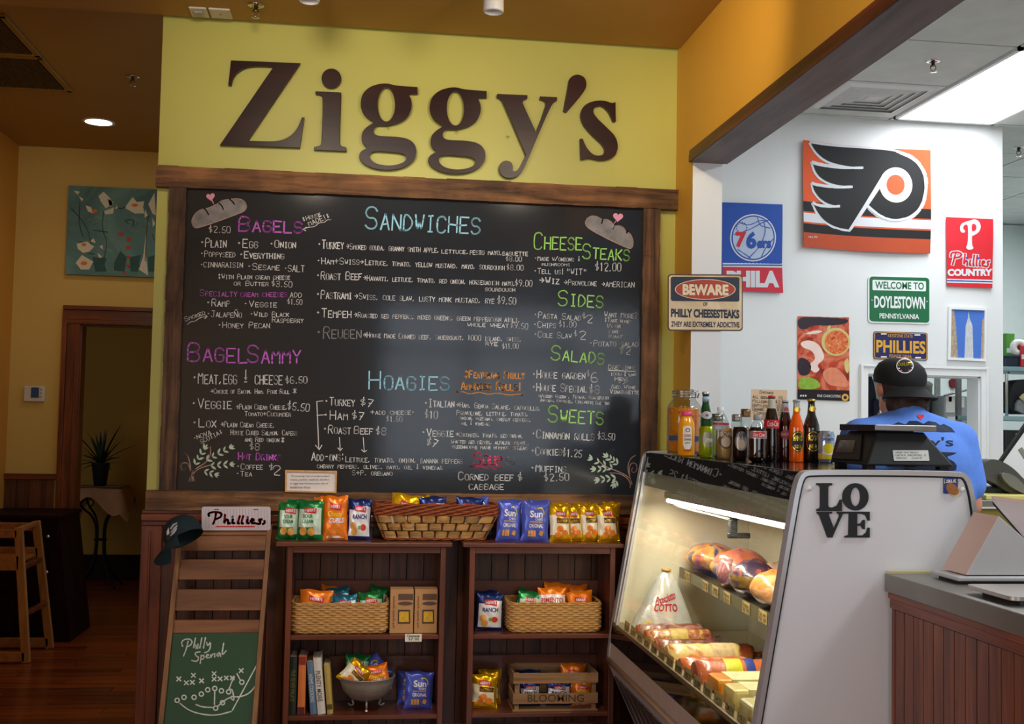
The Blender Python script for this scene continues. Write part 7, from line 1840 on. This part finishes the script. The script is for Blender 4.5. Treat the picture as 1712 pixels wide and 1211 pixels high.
xa, xb, za, zb2 = rect(52, 648, 65, 665, YH-.026)
MB().box(xa, xb, YH-.028, YH-.024, za, zb2).build('screen', mat('screen_blue', '34507c', .2, var=0), t, world=True)
for i in range(3): MB().box(x1-.03, x1-.018, YH-.028, YH-.024, z0+.03+i*.025, z0+.04+i*.025).build('button', M_CHROME, t, world=True)
# pale wooden stool
W_BL = wood('blond_wood', 'b97a38', '8a5420', 'z', .45, var=.05, bump=.1); W_BLX = wood('blond_wood_level', 'b06c30', '8a5020', 'y', .45, var=.05, bump=.1)
p1 = at(42, 1056, 'z', 0.02); p1 = Vector((p1.x, 7.05, 0)); 
Ys0, Ys1 = 7.0, 7.42
t = thing('wooden_stool', 'blond wooden child high chair at the left edge of the photo', 'stool', (-2.22, 7.2, 0))
xr0 = at(45, 1078, 'y', Ys0).x; xr1 = at(85, 1050, 'y', Ys1).x
zt0 = at(20, 882, 'y', Ys0).z; 
tx0 = at(31, 890, 'y', Ys0).x; tx1 = at(60, 880, 'y', Ys1).x
def bar(a, b, w_, nm, m, d=.03):
    a, b = Vector(a), Vector(b); ax = (b-a).normalized(); up = Vector((0, 1, 0)) if abs(ax.y) < .7 else Vector((0, 0, 1))
    s_ = ax.cross(up).normalized()*w_/2; u_ = s_.cross(ax).normalized()*d/2
    MB().hexa([a-s_-u_, a+s_-u_, b+s_-u_, b-s_-u_, a-s_+u_, a+s_+u_, b+s_+u_, b-s_+u_]).build(nm, m, t, world=True, bevel=.006)
bar((xr0, Ys0, 0), (tx0, Ys0, zt0), .05, 'leg', W_BL); bar((xr1, Ys1, 0), (tx1, Ys1, zt0+.0), .05, 'leg', W_BL)
bar((xr0-.36, Ys0, 0), (tx0-.24, Ys0, zt0), .05, 'leg', W_BL); bar((xr1-.36, Ys1, 0), (tx1-.24, Ys1, zt0), .05, 'leg', W_BL)
for f0 in (.0, 1.0):
    yy_ = Ys0 if f0 == 0 else Ys1; xb_ = xr0 if f0 == 0 else xr1; xt_ = tx0 if f0 == 0 else tx1
    for h_, w_ in ((.04, .06), (.62, .09), (.8, .05)):
        f_ = h_/zt0; xx = xb_+(xt_-xb_)*f_
        bar((xx-.34+.08*f_, yy_, h_*zt0/.84), (xx, yy_, h_*zt0/.84), w_, 'rail', W_BLX)
for h_ in (.28, .55):
    f_ = h_/zt0; bar((xr0+(tx0-xr0)*f_, Ys0, h_), (xr1+(tx1-xr1)*f_, Ys1, h_), .03, 'side_rung', W_RED)
bar((tx0, Ys0, zt0-.015), (tx1, Ys1, zt0-.015), .03, 'arm_rail', W_BLX)
MB().box(tx0-.27, tx0-.01, Ys0, Ys1, zt0*.72, zt0*.72+.02).build('seat', W_BLX, t, world=True, bevel=.004)
# dark cabinet behind the stool
x1 = at(121, 1000, 'y', 7.62).x
t = thing('dark_cabinet', 'very dark wooden cabinet against the hall wall behind the stool', 'cabinet', ((-2.4+x1)/2, 7.85, 0))
zc_ = at(60, 868, 'y', 7.62).z
MB().hexa([(-2.41, 7.62, 0), (x1, 7.62, 0), (x1-.1, 7.62, zc_), (-2.41, 7.62, zc_), (-2.41, 8.15, 0), (x1, 8.15, 0), (x1-.1, 8.15, zc_), (-2.41, 8.15, zc_)]).build('carcass', W_DARK, t, world=True, bevel=.004)
MB().box(-2.41, x1-.09, 7.60, 8.16, zc_, zc_+.025).build('top', W_DARK, t, world=True, bevel=.004)
for z0_, z1_ in ((.06, .3), (.33, .56), (.59, zc_-.03)):
    d_ = MB().box(-2.38, x1-.1, 7.605, 7.62, z0_, z1_).build('drawer', W_DARK, t, world=True, bevel=.003)
    MB().lathe([(0, 0), (.012, 0), (.012, .012), (0, .016)], 12, M=Matrix.Translation((x1-.16, 7.606, (z0_+z1_)/2)) @ Matrix.Rotation(PI/2, 4, 'X')).build('knob', M_CHROME, d_, world=True)
# plant stand with cloth, pot and plant in the far room
Yp_ = 9.95
M_IRON = mat('wrought_iron', '14100e', .5, .6)
px_ = at(165, 815, 'y', Yp_); zt2 = px_.z
t = thing('plant_stand', 'tall wrought iron plant stand in the dim far room', 'plant stand', (px_.x+.05, Yp_, 0))
cx2 = px_.x+.03
def wx(x_, y_): q = at(x_, y_, 'y', Yp_); return (q.x, Yp_, q.z)
for k in range(4):
    sx_ = -1 if k % 2 else 1; sy_ = -1 if k < 2 else 1
    MB().tube(smooth([(cx2+sx_*.17, Yp_+sy_*.15, zt2-.01), (cx2+sx_*.15, Yp_+sy_*.13, zt2-.15), (cx2+sx_*.03, Yp_+sy_*.03, zt2-.26), (cx2+sx_*.03, Yp_+sy_*.03, .3), (cx2+sx_*.06, Yp_+sy_*.06, .15), (cx2+sx_*.16, Yp_+sy_*.14, .008)]), .009, 6).build('leg', M_IRON, t, world=True)
MB().tube([(cx2+.18*math.cos(i*PI/10), Yp_+.16*math.sin(i*PI/10), zt2-.01) for i in range(20)], .009, 6, closed=True).build('top_ring', M_IRON, t, world=True)
for sx_ in (-1, 1): MB().tube(smooth([(cx2+sx_*.15, Yp_-.13, zt2-.14), (cx2+sx_*.08, Yp_-.15, zt2-.06), (cx2+sx_*.02, Yp_-.15, zt2-.12), (cx2+sx_*.07, Yp_-.15, zt2-.16)]), .006, 6).build('scroll', M_IRON, t, world=True)
MB().tube([(cx2+.05*math.cos(i*PI/6), Yp_+.05*math.sin(i*PI/6), .4) for i in range(12)], .007, 6, closed=True).build('lower_ring', M_IRON, t, world=True)
MB().box(cx2-.19, cx2+.19, Yp_-.17, Yp_+.17, zt2, zt2+.01).build('top', M_IRON, t, world=True)
o = MB().grid(lambda u, v: Vector((cx2+(u-.5)*.52, Yp_+(v-.5)*.48, zt2+.0115-max(0, abs(u-.5)-.37)*1.1*(1+.4*math.sin(v*9))-max(0, abs(v-.5)-.36)*1.1*(1+.5*math.cos(u*8)))), 16, 16).build('small_cloth', mat('cloth_tan', 'a87850', .85, var=.12), None)
tag(o, 'small tan cloth draped over the iron plant stand', 'cloth')
t = thing('potted_plant', 'dark spiky leaved plant in a black pot on the iron stand', 'plant', (px_.x+.01, Yp_, zt2+.012))
hp = at(160, 778, 'y', Yp_).z-zt2
MB().lathe([(0, 0), (.05, 0), (.075, hp), (.08, hp+.005), (.072, hp+.005), (.068, hp-.01), (0, hp-.015)], 20).build('pot', mat('pot_black', '1e2226', .35), t)
rl = random.Random(3)
for i in range(46):
    a = rl.uniform(0, 2*PI); e_ = rl.uniform(.15, 1.0); L_ = rl.uniform(.18, .34)*(.5+.75*e_)
    mb = MB(); pts = []
    for j in range(7):
        q = j/6; r_ = L_*q*math.cos(e_*1.35)*(1+.3*q); z_ = hp-.01+L_*q*math.sin(e_*1.35)-.12*q*q*(1-e_)
        pts.append((r_, z_, .013*math.sin(PI*min(1, q*.9+.1))))
    vs = []
    for r_, z_, w_ in pts: vs += [(r_*math.cos(a)-w_*math.sin(a), r_*math.sin(a)+w_*math.cos(a), z_), (r_*math.cos(a)+w_*math.sin(a), r_*math.sin(a)-w_*math.cos(a), z_+.003)]
    mb.add(vs, [(2*j, 2*j+1, 2*j+3, 2*j+2) for j in range(6)]); mb.build('leaf', mat('leaf_dark', '1e3016', .5, var=.2), t, fix=False)
# ------------------------------------------------------------------ the man behind the case
def capsule(mb, a, b, ra, rb, seg=14, n=5):
    a, b = Vector(a), Vector(b); ax = (b-a); L = ax.length; ax.normalize()
    M = Matrix.Translation(a) @ ax.to_track_quat('Z', 'Y').to_matrix().to_4x4()
    pr = [(0, -ra)]+[(ra*math.cos(q), ra*math.sin(q)) for q in [-PI/2+PI/2*i/n for i in range(1, n+1)]]+[(rb*math.cos(q), L+rb*math.sin(q)) for q in [PI/2*i/n for i in range(0, n)]]+[(0, L+rb)]
    return mb.lathe(pr, seg, M=M)
def blob3(mb, c, rx, ry, rz, M=None, seg=20, n=12):
    pr = [(math.sin(PI*i/n), -math.cos(PI*i/n)) for i in range(n+1)]
    T = Matrix.Translation(c) @ (M or Matrix.Identity(4)) @ Matrix.Diagonal((rx, ry, rz, 1))
    return mb.lathe(pr, seg, M=T)
def remeshed(mb, name, vox, it, m):
    me = mb.mesh(name+'_src', m); bm = bmesh.new(); bm.from_mesh(me); bmesh.ops.remove_doubles(bm, verts=bm.verts, dist=1e-5)
    bmesh.ops.recalc_face_normals(bm, faces=bm.faces); bm.to_mesh(me); bm.free()
    o = bpy.data.objects.new(name, me); COL.objects.link(o)
    r = o.modifiers.new('r', 'REMESH'); r.mode = 'VOXEL'; r.voxel_size = vox; r.use_smooth_shade = True
    s_ = o.modifiers.new('s', 'SMOOTH'); s_.factor = .5; s_.iterations = it
    dg = bpy.context.evaluated_depsgraph_get(); ev = o.evaluated_get(dg)
    out = bpy.data.meshes.new_from_object(ev); bpy.data.objects.remove(o); bpy.data.meshes.remove(me)
    out.name = name
    out.materials.clear(); out.materials.append(m)
    return out
M_SKIN = mat('skin', 'c88468', .5, var=.05, vs=20); M_SHIRT = mat('shirt_blue', '5c88e0', .85, var=.05, vs=60, bump=.2, bs=300)
M_HAIR = mat('hair_brown', '3a2218', .6, var=.3, vs=70, bump=.6, bs=150); M_JEAN = mat('trousers_dark', '2a3040', .85)
YM = 4.02
man = thing('person', 'man in a blue t-shirt and black cap, seen from behind, working behind the deli case', 'person', (2.02, YM, 0))
hx, hy, hz = at(1505, 650, 'y', YM+.05).x, YM+.05, at(1505, 650, 'y', YM+.05).z
sL = at(1440, 735, 'y', YM); sR = at(1598, 735, 'y', YM); nk = at(1515, 690, 'y', YM+.02)
sL = Vector((sL.x, YM, sL.z)); sR = Vector((sR.x, YM, sR.z-.01))
mx_ = (sL.x+sR.x)/2
eL = Vector((sL.x-.07, YM+.05, 1.17)); eR = at(1622, 845, 'y', YM-.02)
hL = Vector((1.93, YM+.30, 1.13)); hR = Vector((2.12, YM+.30, 1.13))
body = MB()
blob3(body, (hx, hy, hz+.015), .078, .095, .108)
blob3(body, (hx-.005, hy+.035, hz-.06), .058, .06, .06)
blob3(body, (hx, hy+.105, hz-.01), .012, .02, .02)
for s_ in (-1, 1): blob3(body, (hx+s_*.082, hy+.0, hz-.005), .012, .02, .032)
capsule(body, (hx, hy-.005, hz-.06), (nk.x, YM-.0, sL.z+.02), .06, .068)
blob3(body, (mx_, YM+.01, 1.30), .18, .10, .15); blob3(body, (mx_, YM, 1.12), .18, .125, .2); blob3(body, (mx_, YM, .93), .17, .13, .13)
for s_, S0, E0, H0 in ((-1, sL, eL, hL), (1, sR, eR, hR)):
    capsule(body, S0, E0, .058, .045); capsule(body, E0, H0, .043, .028)
    d_ = (H0-E0).normalized(); side = d_.cross(Vector((0, 0, 1))).normalized()
    capsule(body, H0, H0+d_*.07, .03, .034)
    pc_ = H0+d_*.085
    for k_, (o_, l_) in enumerate(((-.027, .07), (-.009, .08), (.009, .076), (.027, .06))):
        a0 = pc_+side*o_; a1 = a0+d_*l_*.55+Vector((0, 0, -.012)); a2 = a1+d_*l_*.3+Vector((0, 0, -.028))
        capsule(body, a0, a1, .0095, .009, 8, 3); capsule(body, a1, a2, .009, .008, 8, 3)
    th0 = H0+d_*.03-side*s_*(-.028); th1 = th0+d_*.035+side*s_*.03+Vector((0, 0, -.015)); capsule(body, th0, th1, .012, .010, 8, 3); capsule(body, th1, th1+d_*.03+Vector((0, 0, -.012)), .010, .008, 8, 3)
for s_ in (-1, 1):
    hp_ = Vector((mx_+s_*.095, YM, .9)); kn = Vector((mx_+s_*.11, YM+.03, .49)); an = Vector((mx_+s_*.12, YM-.0, .09))
    capsule(body, hp_, kn, .095, .06); capsule(body, kn, an, .058, .04); capsule(body, an+Vector((0, -.03, -.045)), an+Vector((0, .15, -.055)), .042, .034)
add_obj('body', remeshed(body, 'body', .0085, 4, M_SKIN), man, world=True)
shirt = MB()
blob3(shirt, (mx_, YM-.015, sL.z-.085), .235, .155, .17); blob3(shirt, (mx_+.015, YM-.015, 1.20), .225, .16, .25); capsule(shirt, (mx_-.02, YM, 1.02), (mx_+.02, YM, 1.06), .16, .165)
blob3(shirt, (mx_, YM, .99), .215, .16, .12)
for S0, E0 in ((sL, eL), (sR, eR)):
    capsule(shirt, S0+(Vector((mx_, YM, S0.z+.0))-S0)*.25, S0, .085, .082); capsule(shirt, S0, S0+(E0-S0)*.66, .079, .077)
capsule(shirt, (nk.x-.06, YM, sL.z+.045), (nk.x+.08, YM, sL.z+.035), .062, .062); capsule(shirt, (nk.x, YM+.0, sL.z+.04), (nk.x, YM, sL.z+.085), .074, .07)
for s_, S0 in ((-1, sL), (1, sR)): capsule(shirt, (nk.x+s_*.06, YM, sL.z+.05), S0+Vector((0, 0, .0)), .062, .074)
sme = remeshed(shirt, 't_shirt', .011, 7, M_SHIRT)
bm = bmesh.new(); bm.from_mesh(sme); bvh = BVHTree.FromBMesh(bm); bm.free()
so = add_obj('t_shirt', sme, man, world=True)
legs = MB(); blob3(legs, (mx_, YM, .93), .185, .145, .13)
for s_ in (-1, 1):
    hp_ = Vector((mx_+s_*.095, YM, .9)); kn = Vector((mx_+s_*.11, YM+.03, .49)); an = Vector((mx_+s_*.12, YM-.0, .11))
    capsule(legs, hp_, kn, .105, .075); capsule(legs, kn, an, .073, .062)
add_obj('trousers', remeshed(legs, 'trousers', .012, 4, M_JEAN), man, world=True)
for s_ in (-1, 1):
    q = Vector((mx_+s_*.12, YM, .045)); sh_ = MB(); capsule(sh_, q+Vector((0, -.05, 0)), q+Vector((0, .15, -.008)), .052, .042)
    add_obj('shoe', remeshed(sh_, 'shoe', .01, 2, M_BLKM), man, world=True)
def FSH(u, v, off=0.0):
    o = Vector((0, 0, EYE)); d = (at(u, v, 'y', YM)-o).normalized(); h_ = bvh.ray_cast(o, d)
    p = h_[0] if h_[0] is not None else at(u, v, 'y', YM)
    return p-d*(.002+off)
M_PRT = mat('print_navy', '16223c', .8)
sc1 = [(1478, 722), (1488, 712), (1502, 706), (1514, 710), (1520, 704), (1534, 704), (1544, 709), (1552, 704), (1564, 706), (1572, 711), (1578, 709), (1590, 715), (1597, 723), (1575, 723), (1540, 720), (1500, 724)]
MB().shape([sc1], FSH, 0, sub=6).build('loaf_print', M_PRT, so, world=True, fix=False)
MB().shape([heart(1539.5, 697, 6)], FSH, .001, sub=3).build('heart_print', mat('print_heart', 'd02a3a', .7), so, world=True, fix=False)
MB().text("Ziggy's", 1487, 751, 1594, 731, FSH, .0005, bold=.01, sub=3).build('print_lettering', M_PRT, so, world=True, fix=False)
MB().shape([smooth([(1480, 762), (1500, 756), (1600, 756), (1596, 760), (1580, 764), (1600, 775), (1598, 790), (1500, 792), (1480, 780)], 1, True)], FSH, 0, sub=6).build('lower_print', M_PRT, so, world=True, fix=False)
# hair at the nape, cap worn backwards
hair = MB(); blob3(hair, (hx, hy-.012, hz+.012), .083, .092, .10)
for i in range(9):
    a = -1.15+2.3*i/8; blob3(hair, (hx+.012+.072*math.sin(a), hy-.085*math.cos(a)+.0, hz-.055-.012*math.sin(i*2.2)-.02*(1-abs(a)/1.3)), .022, .02, .038, seg=10, n=8)
add_obj('hair', remeshed(hair, 'hair', .006, 2, M_HAIR), man, world=True)
M_BC = mat('cap_black', '0c0c0e', .8, var=.1, vs=60, bump=.2, bs=400)
czz = at(1512, 640, 'y', YM).z
Mh = Matrix.Translation((at(1512, 640, 'y', YM).x+.004, YM+.05, czz-.004)) @ Matrix.Rotation(.16, 4, 'X') @ Matrix.Rotation(.05, 4, 'Y')
caph = (at(1512, 598, 'y', YM).z-czz)+.006
dome2 = [(.092, 0), (.096, caph*.2), (.094, caph*.45), (.082, caph*.7), (.056, caph*.9), (.025, caph*.99), (0, caph)]
cp = MB().lathe(dome2, 30, M=Mh, sy=1.12).build('cap', M_BC, man, world=True)
MB().lathe([(0, caph-.001), (.008, caph), (.007, caph+.005), (0, caph+.007)], 12, M=Mh).build('cap_button', M_BC, cp, world=True)
def br2(u, v, off=0.0):
    a = -PI/2+.18+(-1.12+2.24*u); r = .092+.062*v*max(0, math.cos((u-.5)*2.3))**.7
    return Mh @ Vector((r*math.cos(a), r*1.12*math.sin(a), .006-.030*v-.05*abs(u-.5)**2*2-off))
MB().grid(lambda u, v: br2(u, v), 22, 6).grid(lambda u, v: br2(u, v, .004), 22, 6).build('cap_visor', M_BC, cp, world=True, fix=False)
bmc = bmesh.new(); bmc.from_mesh(cp.data); bmc.transform(wmat(cp)); bvc = BVHTree.FromBMesh(bmc); bmc.free()
def FCP(u, v, off=0.0):
    o = Vector((0, 0, EYE)); d = (at(u, v, 'y', YM)-o).normalized(); h_ = bvc.ray_cast(o, d)
    p = h_[0] if h_[0] is not None else at(u, v, 'y', YM)
    return p-d*(.0015+off)
MB().shape([ell(1513, 612, 14.5, 12.5, 28), ell(1513, 612, 13, 11, 28)], FCP, .001, sub=4).build('badge_ring', M_FWH, cp, world=True, fix=False)
MB().strokes(chalk('Dunlops', 1502, 612, 1524, 610, 6), 1.2, FCP, .001).build('badge_lettering', M_LGOLD, cp, world=True, fix=False)
MB().strokes([[(1502, 616), (1526, 615)]], 1.6, FCP, .001).build('badge_line', M_FWH, cp, world=True, fix=False)
MB().strokes([[(1503, 620), (1524, 619)]], 1.6, FCP, .001).build('badge_stripe', mat('badge_rose', 'd06080', .6), cp, world=True, fix=False)

# ------------------------------------------------------------------ kitchen beyond
# work table, cutting board and slicer at the right edge
t = thing('prep_table', 'kitchen work table behind the deli case with an olive yellow side', 'table', (3.0, 4.9, 0))
zq = at(1670, 832, 'y', 4.45).z
MB().box(2.45, 4.2, 4.45, 5.1, zq-.04, zq-.012).build('table_top', M_ALU, t, world=True, bevel=.003)
for x_ in (2.5, 4.1):
    for y_ in (4.5, 5.02): MB().box(x_, x_+.05, y_, y_+.05, 0, zq-.04).build('leg', M_ALU, t, world=True)
MB().box(2.48, 4.15, 4.47, 4.49, zq-.5, zq-.05).build('side_panel', mat('olive_panel', '8a7c3a', .35, .3), t, world=True)
o = MB().box(at(1640, 830, 'y', 4.5).x, at(1712, 830, 'y', 4.5).x+.15, 4.46, 4.8, zq-.0115, zq+.008).build('cutting_board', mat('board_yellow', 'd8cc78', .5), bevel=.003); tag(o, 'thin yellow cutting board on the kitchen work table', 'cutting board')
t = thing('meat_slicer', 'grey meat slicer with a round blade guard on the work table', 'slicer', at(1700, 826, 'y', 4.62))
Ysl = 4.60
MB().box(at(1652, 826, 'y', Ysl).x, at(1712, 826, 'y', Ysl).x+.3, Ysl, Ysl+.12, zq+.009, zq+.035).build('base', M_BLKM, t, world=True, bevel=.004)
M_SLG = mat('slicer_grey', '5c5c58', .4, .5)
F = PY(Ysl)
arc = [(1648, 768), (1665, 768), (1690, 782), (1712, 806), (1740, 824), (1740, 830), (1712, 830), (1685, 826), (1660, 808), (1640, 800), (1640, 780)]
solid(MB(), [smooth(arc, 2, True)], F, -.05, .02).build('blade_guard', M_SLG, t, world=True, bevel=.004)
solid(MB(), [smooth([(1662, 792), (1672, 789), (1690, 797), (1708, 818), (1706, 826), (1690, 820), (1670, 806)], 2, True)], F, .02, .05).build('product_pusher', mat('slicer_light', '8c8c84', .3, .6), t, world=True, bevel=.004)
t = thing('white_guard_panel', 'tilted white panel with a black edge at the right edge of the photo', 'panel', at(1700, 800, 'y', 4.75))
F = PY(4.75)
solid(MB(), [[(1674, 772), (1730, 690), (1800, 690), (1800, 828), (1712, 828)]], F, -.012, .0).build('panel', M_PANEL, t, world=True, bevel=.002)
solid(MB(), [[(1671, 772), (1674, 775), (1733, 692), (1730, 686)]], F, -.016, .006).build('edge_strip', M_BLKM, t, world=True)
solid(MB(), [[(1702, 752), (1708, 748), (1735, 785), (1728, 792)]], F, 0, .004).build('grey_bar', mat('bar_grey', '8a8c84', .5), t, world=True)
MB().box(F(1745, 870).x, F(1745, 870).x+.3, 4.755, 4.78, zq-.011, F(1760, 826).z).build('support', M_ALU, t, world=True)
# wall shelves beyond the wall corner
YSH = 6.9
M_TEAL = mat('shelf_teal', '8fb0b4', .4, .3)
t = thing('storage_rack', 'pale blue edged storage shelves beyond the kitchen wall corner', 'shelf', (4.6, YSH+.2, 0))
zs1, zs2 = at(1690, 613, 'y', YSH).z, at(1690, 696, 'y', YSH).z
sx0 = 4.05
for z_ in (zs1, zs2, .9, .35): MB().box(sx0, 5.4, YSH, YSH+.42, z_-.03, z_).build('shelf_board', M_TEAL, t, world=True, bevel=.004)
for x_ in (sx0, 5.36):
    for y_ in (YSH, YSH+.39): MB().box(x_, x_+.03, y_, y_+.03, 0, zs1+.02).build('post', M_ALU, t, world=True)
def kbox(x0, y0, x1, y1, Y, m, nm, labl, cat, d=.12, zb_=None):
    X0, X1, z0, z1 = rect(x0, y0, x1, y1, Y); z0 = zb_ if zb_ is not None else z0
    r = thing(nm, labl, cat, ((X0+X1)/2, Y+d/2, z0))
    MB().box(X0, X1, Y, Y+d, z0, z1).build('body', m, r, world=True, bevel=.006)
    return r, X0, X1, z0, z1
r, X0, X1, z0, z1 = kbox(1680, 595, 1716, 611, YSH+.02, mat('tray_dark_blue', '1e2c40', .4), 'storage_bin', 'dark blue bin on the top storage shelf', 'bin', .3, zs1+.001)
top_b = z1
MB().box(X0-.01, X1+.01, YSH+.01, YSH+.33, z1-.012, z1).build('lid', mat('tray_dark_blue', ''), r, world=True, bevel=.003)
r, X0, X1, z0, z1 = kbox(1682, 557, 1697, 582, YSH+.06, mat('carton_green', '58a03c', .5), 'green_carton', 'small green carton on the dark blue bin', 'box', .12, top_b+.001)
MB().box(X0+.005, X1-.005, YSH+.058, YSH+.062, z0+.02, z0+.05).build('label', M_SW, r, world=True)
r, X0, X1, z0, z1 = kbox(1707, 578, 1730, 606, YSH+.0, mat('carton_red', 'd0303c', .5), 'red_carton', 'red carton at the right edge on the storage shelf', 'box', .02, zs1+.001)
MB().box(X0+.004, X1, YSH-.002, YSH+.001, z0+.05, z0+.08).build('label', M_SW, r, world=True)
cpr = at(1699, 589, 'y', YSH-.02)
p_ = at(1698, 588, 'y', YSH+.03)
r = thing('paper_towel_roll', 'white paper towel roll lying on the dark blue bin', 'paper roll', p_)
MB().lathe([(.02, 0), (.055, 0), (.055, .2), (.02, .2), (.02, 0)], 24, M=Matrix.Rotation(-PI/2, 4, 'X') @ Matrix.Rotation(.0, 4, 'Y')).build('paper', M_TRIMW, r)
MB().lathe([(.018, .001), (.021, .001), (.021, .199), (.018, .199), (.018, .001)], 16, M=Matrix.Rotation(-PI/2, 4, 'X')).build('core', M_KRAFT, r)
r.location.z = top_b+.056; r.location.x += .03
r = thing('backpack', 'black rounded bag standing on the second storage shelf', 'bag', (at(1708, 690, 'y', YSH+.1).x, YSH+.1, zs2+.001))
F = PY(YSH+.06)
solid(MB(), [smooth([(1686, 693), (1688, 655), (1696, 638), (1712, 634), (1745, 634), (1750, 693)], 2, True)], F, -.15, .0).build('bag_body', mat('bag_black', '16181c', .6), r, world=True, bevel=.01)
solid(MB(), [smooth([(1695, 692), (1696, 670), (1712, 665), (1735, 668), (1738, 692)], 1, True)], F, 0, .03).build('mesh_pocket', mat('pocket_grey', '8c9094', .8, var=.2, vs=90), r, world=True, bevel=.004)
MB().tube(smooth([F(1702, 668, .035), F(1708, 660, .05), F(1716, 668, .05), F(1710, 680, .05), F(1722, 684, .05)]), .02, 8).build('gloves', mat('glove_cream', 'c8bc88', .8), r, world=True)
r, X0, X1, z0, z1 = kbox(1681, 720, 1760, 780, YSH-.02+.05, mat('appliance_black', '101214', .3), 'black_cooler', 'black box shaped appliance on the lower storage shelf', 'appliance', .36, .901)
MB().box(X0+.06, X1, YSH+.01, YSH+.034, z1-.03, z1-.02).build('handle', M_CHROME, r, world=True)
MB().tube([(at(1686, 655, 'y', YSH).x, YSH+.02, zs2+.0), (at(1686, 655, 'y', YSH).x, YSH+.02, zs1-.05), (at(1690, 655, 'y', YSH).x, YSH+.02, zs1-.04)], .01, 8).build('shelf_rod', M_CHROME, t, world=True)
# seen through the pass-through
YQ = 7.6
t = thing('hanging_jacket', 'dark navy jacket hanging at the left in the pass-through', 'jacket', at(1457, 760, 'y', 6.5))
F = PY(6.5)
solid(MB(), [smooth([(1440, 620), (1456, 622), (1464, 650), (1468, 690), (1464, 740), (1458, 800), (1440, 800)], 2, True)], F, -.08, .0).build('cloth', mat('jacket_navy', '141a2c', .85, var=.2, vs=20, bump=.5, bs=30), t, world=True, bevel=.01)
solid(MB(), [smooth([(1458, 664), (1470, 670), (1468, 690), (1458, 700)], 1, True)], F, 0, .02).build('sleeve', mat('jacket_navy', ''), t, world=True, bevel=.006)
MB().tube([F(1452, 624, -.04), F(1452, 612, -.04), F(1455, 606, -.04)], .005, 6).box(F(1452, 606).x-.05, F(1452, 606).x+.05, 6.53, 6.55, F(1452, 606).z-.01, F(1452, 606).z+.01).build('hook', M_CHROME, t, world=True)
t = thing('hook_post', 'thin grey post carrying the jacket hook', 'post', (F(1452, 606).x, 6.56, 0)); MB().box(F(1452, 606).x-.02, F(1452, 606).x+.02, 6.55, 6.59, 0, F(1452, 600).z).build('post', M_ALU, t, world=True)
t = thing('steel_cupboard', 'grey cupboard with paper notes seen through the pass-through', 'cupboard', (4.15, YQ+.3, 0))
X0, X1, z0, z1 = rect(1578, 662, 1618, 800, YQ)
MB().box(X0, X1, YQ, YQ+.5, 0, z1).build('carcass', mat('cupboard_grey', 'a4aaac', .45, .1), t, world=True, bevel=.006)
F = PY(YQ)
for c_, m, nm in (([(1581, 664), (1596, 664), (1596, 690), (1581, 690)], M_LW, 'paper_note'), ([(1600, 663), (1612, 664), (1612, 682), (1600, 681)], M_LW, 'paper_note'), ([(1586, 663), (1591, 663), (1591, 672), (1586, 672)], M_LRED, 'red_note'), ([(1584, 697), (1598, 697), (1598, 715), (1584, 714)], M_LW, 'paper_note')):
    solid(MB(), [c_], F, 0, .002).build(nm, m, t, world=True)
MB().tube([F(1576, 662, .02), F(1616, 652, .02)], .008, 6).build('top_rod', M_ALU, t, world=True)
t = thing('red_oven_mitt', 'dark red oven mitt hanging on the far kitchen wall', 'oven mitt', at(1591, 650, 'y', YB))
F = PY(YB)
solid(MB(), [smooth([(1585, 637), (1590, 633), (1598, 635), (1599, 645), (1594, 650), (1587, 648)], 2, True)], F, 0, .03).build('mitt', mat('mitt_red', '6a1c24', .8), t, world=True, bevel=.006)
MB().tube([F(1591, 634, .012), F(1590, 629, .012)], .004, 6).build('loop', M_BLKM, t, world=True)
t = thing('steel_shelving', 'grey steel shelves behind the man in the pass-through', 'shelf', (at(1560, 700, 'y', YQ).x, YQ+.1, 0))
for px_ in (1572, 1576): X0 = at(px_-8, 660, 'y', YQ+.2).x; MB().box(X0, X0+.02, YQ+.2, YQ+.22, 0, 2.3).build('post', M_ALU, t, world=True)
X0 = at(1556, 640, 'y', YQ).x; X1 = at(1570, 640, 'y', YQ).x
for z_ in (1.2, 1.55, 1.9): MB().box(X0-.5, X1, YQ+.05, YQ+.4, z_, z_+.025).build('shelf_board', M_ALU, t, world=True)
for i, z_ in enumerate((1.226, 1.576)):
    for k in range(3):
        r = MB().lathe([(0, 0), (.075, 0), (.08, .2), (.085, .22), (.06, .24), (0, .24)], 18, c=(X0-.36+.2*k, YQ+.22, z_)).build('storage_tub', mat('tub_%d' % k, ('b8b4a4', '8c8878', '54544c')[k], .5)); tag(r, ('pale', 'grey', 'dark')[k]+' tub on the '+('lower', 'upper')[i]+' steel shelf in the back kitchen', 'tub', 'tubs on the back kitchen shelves')
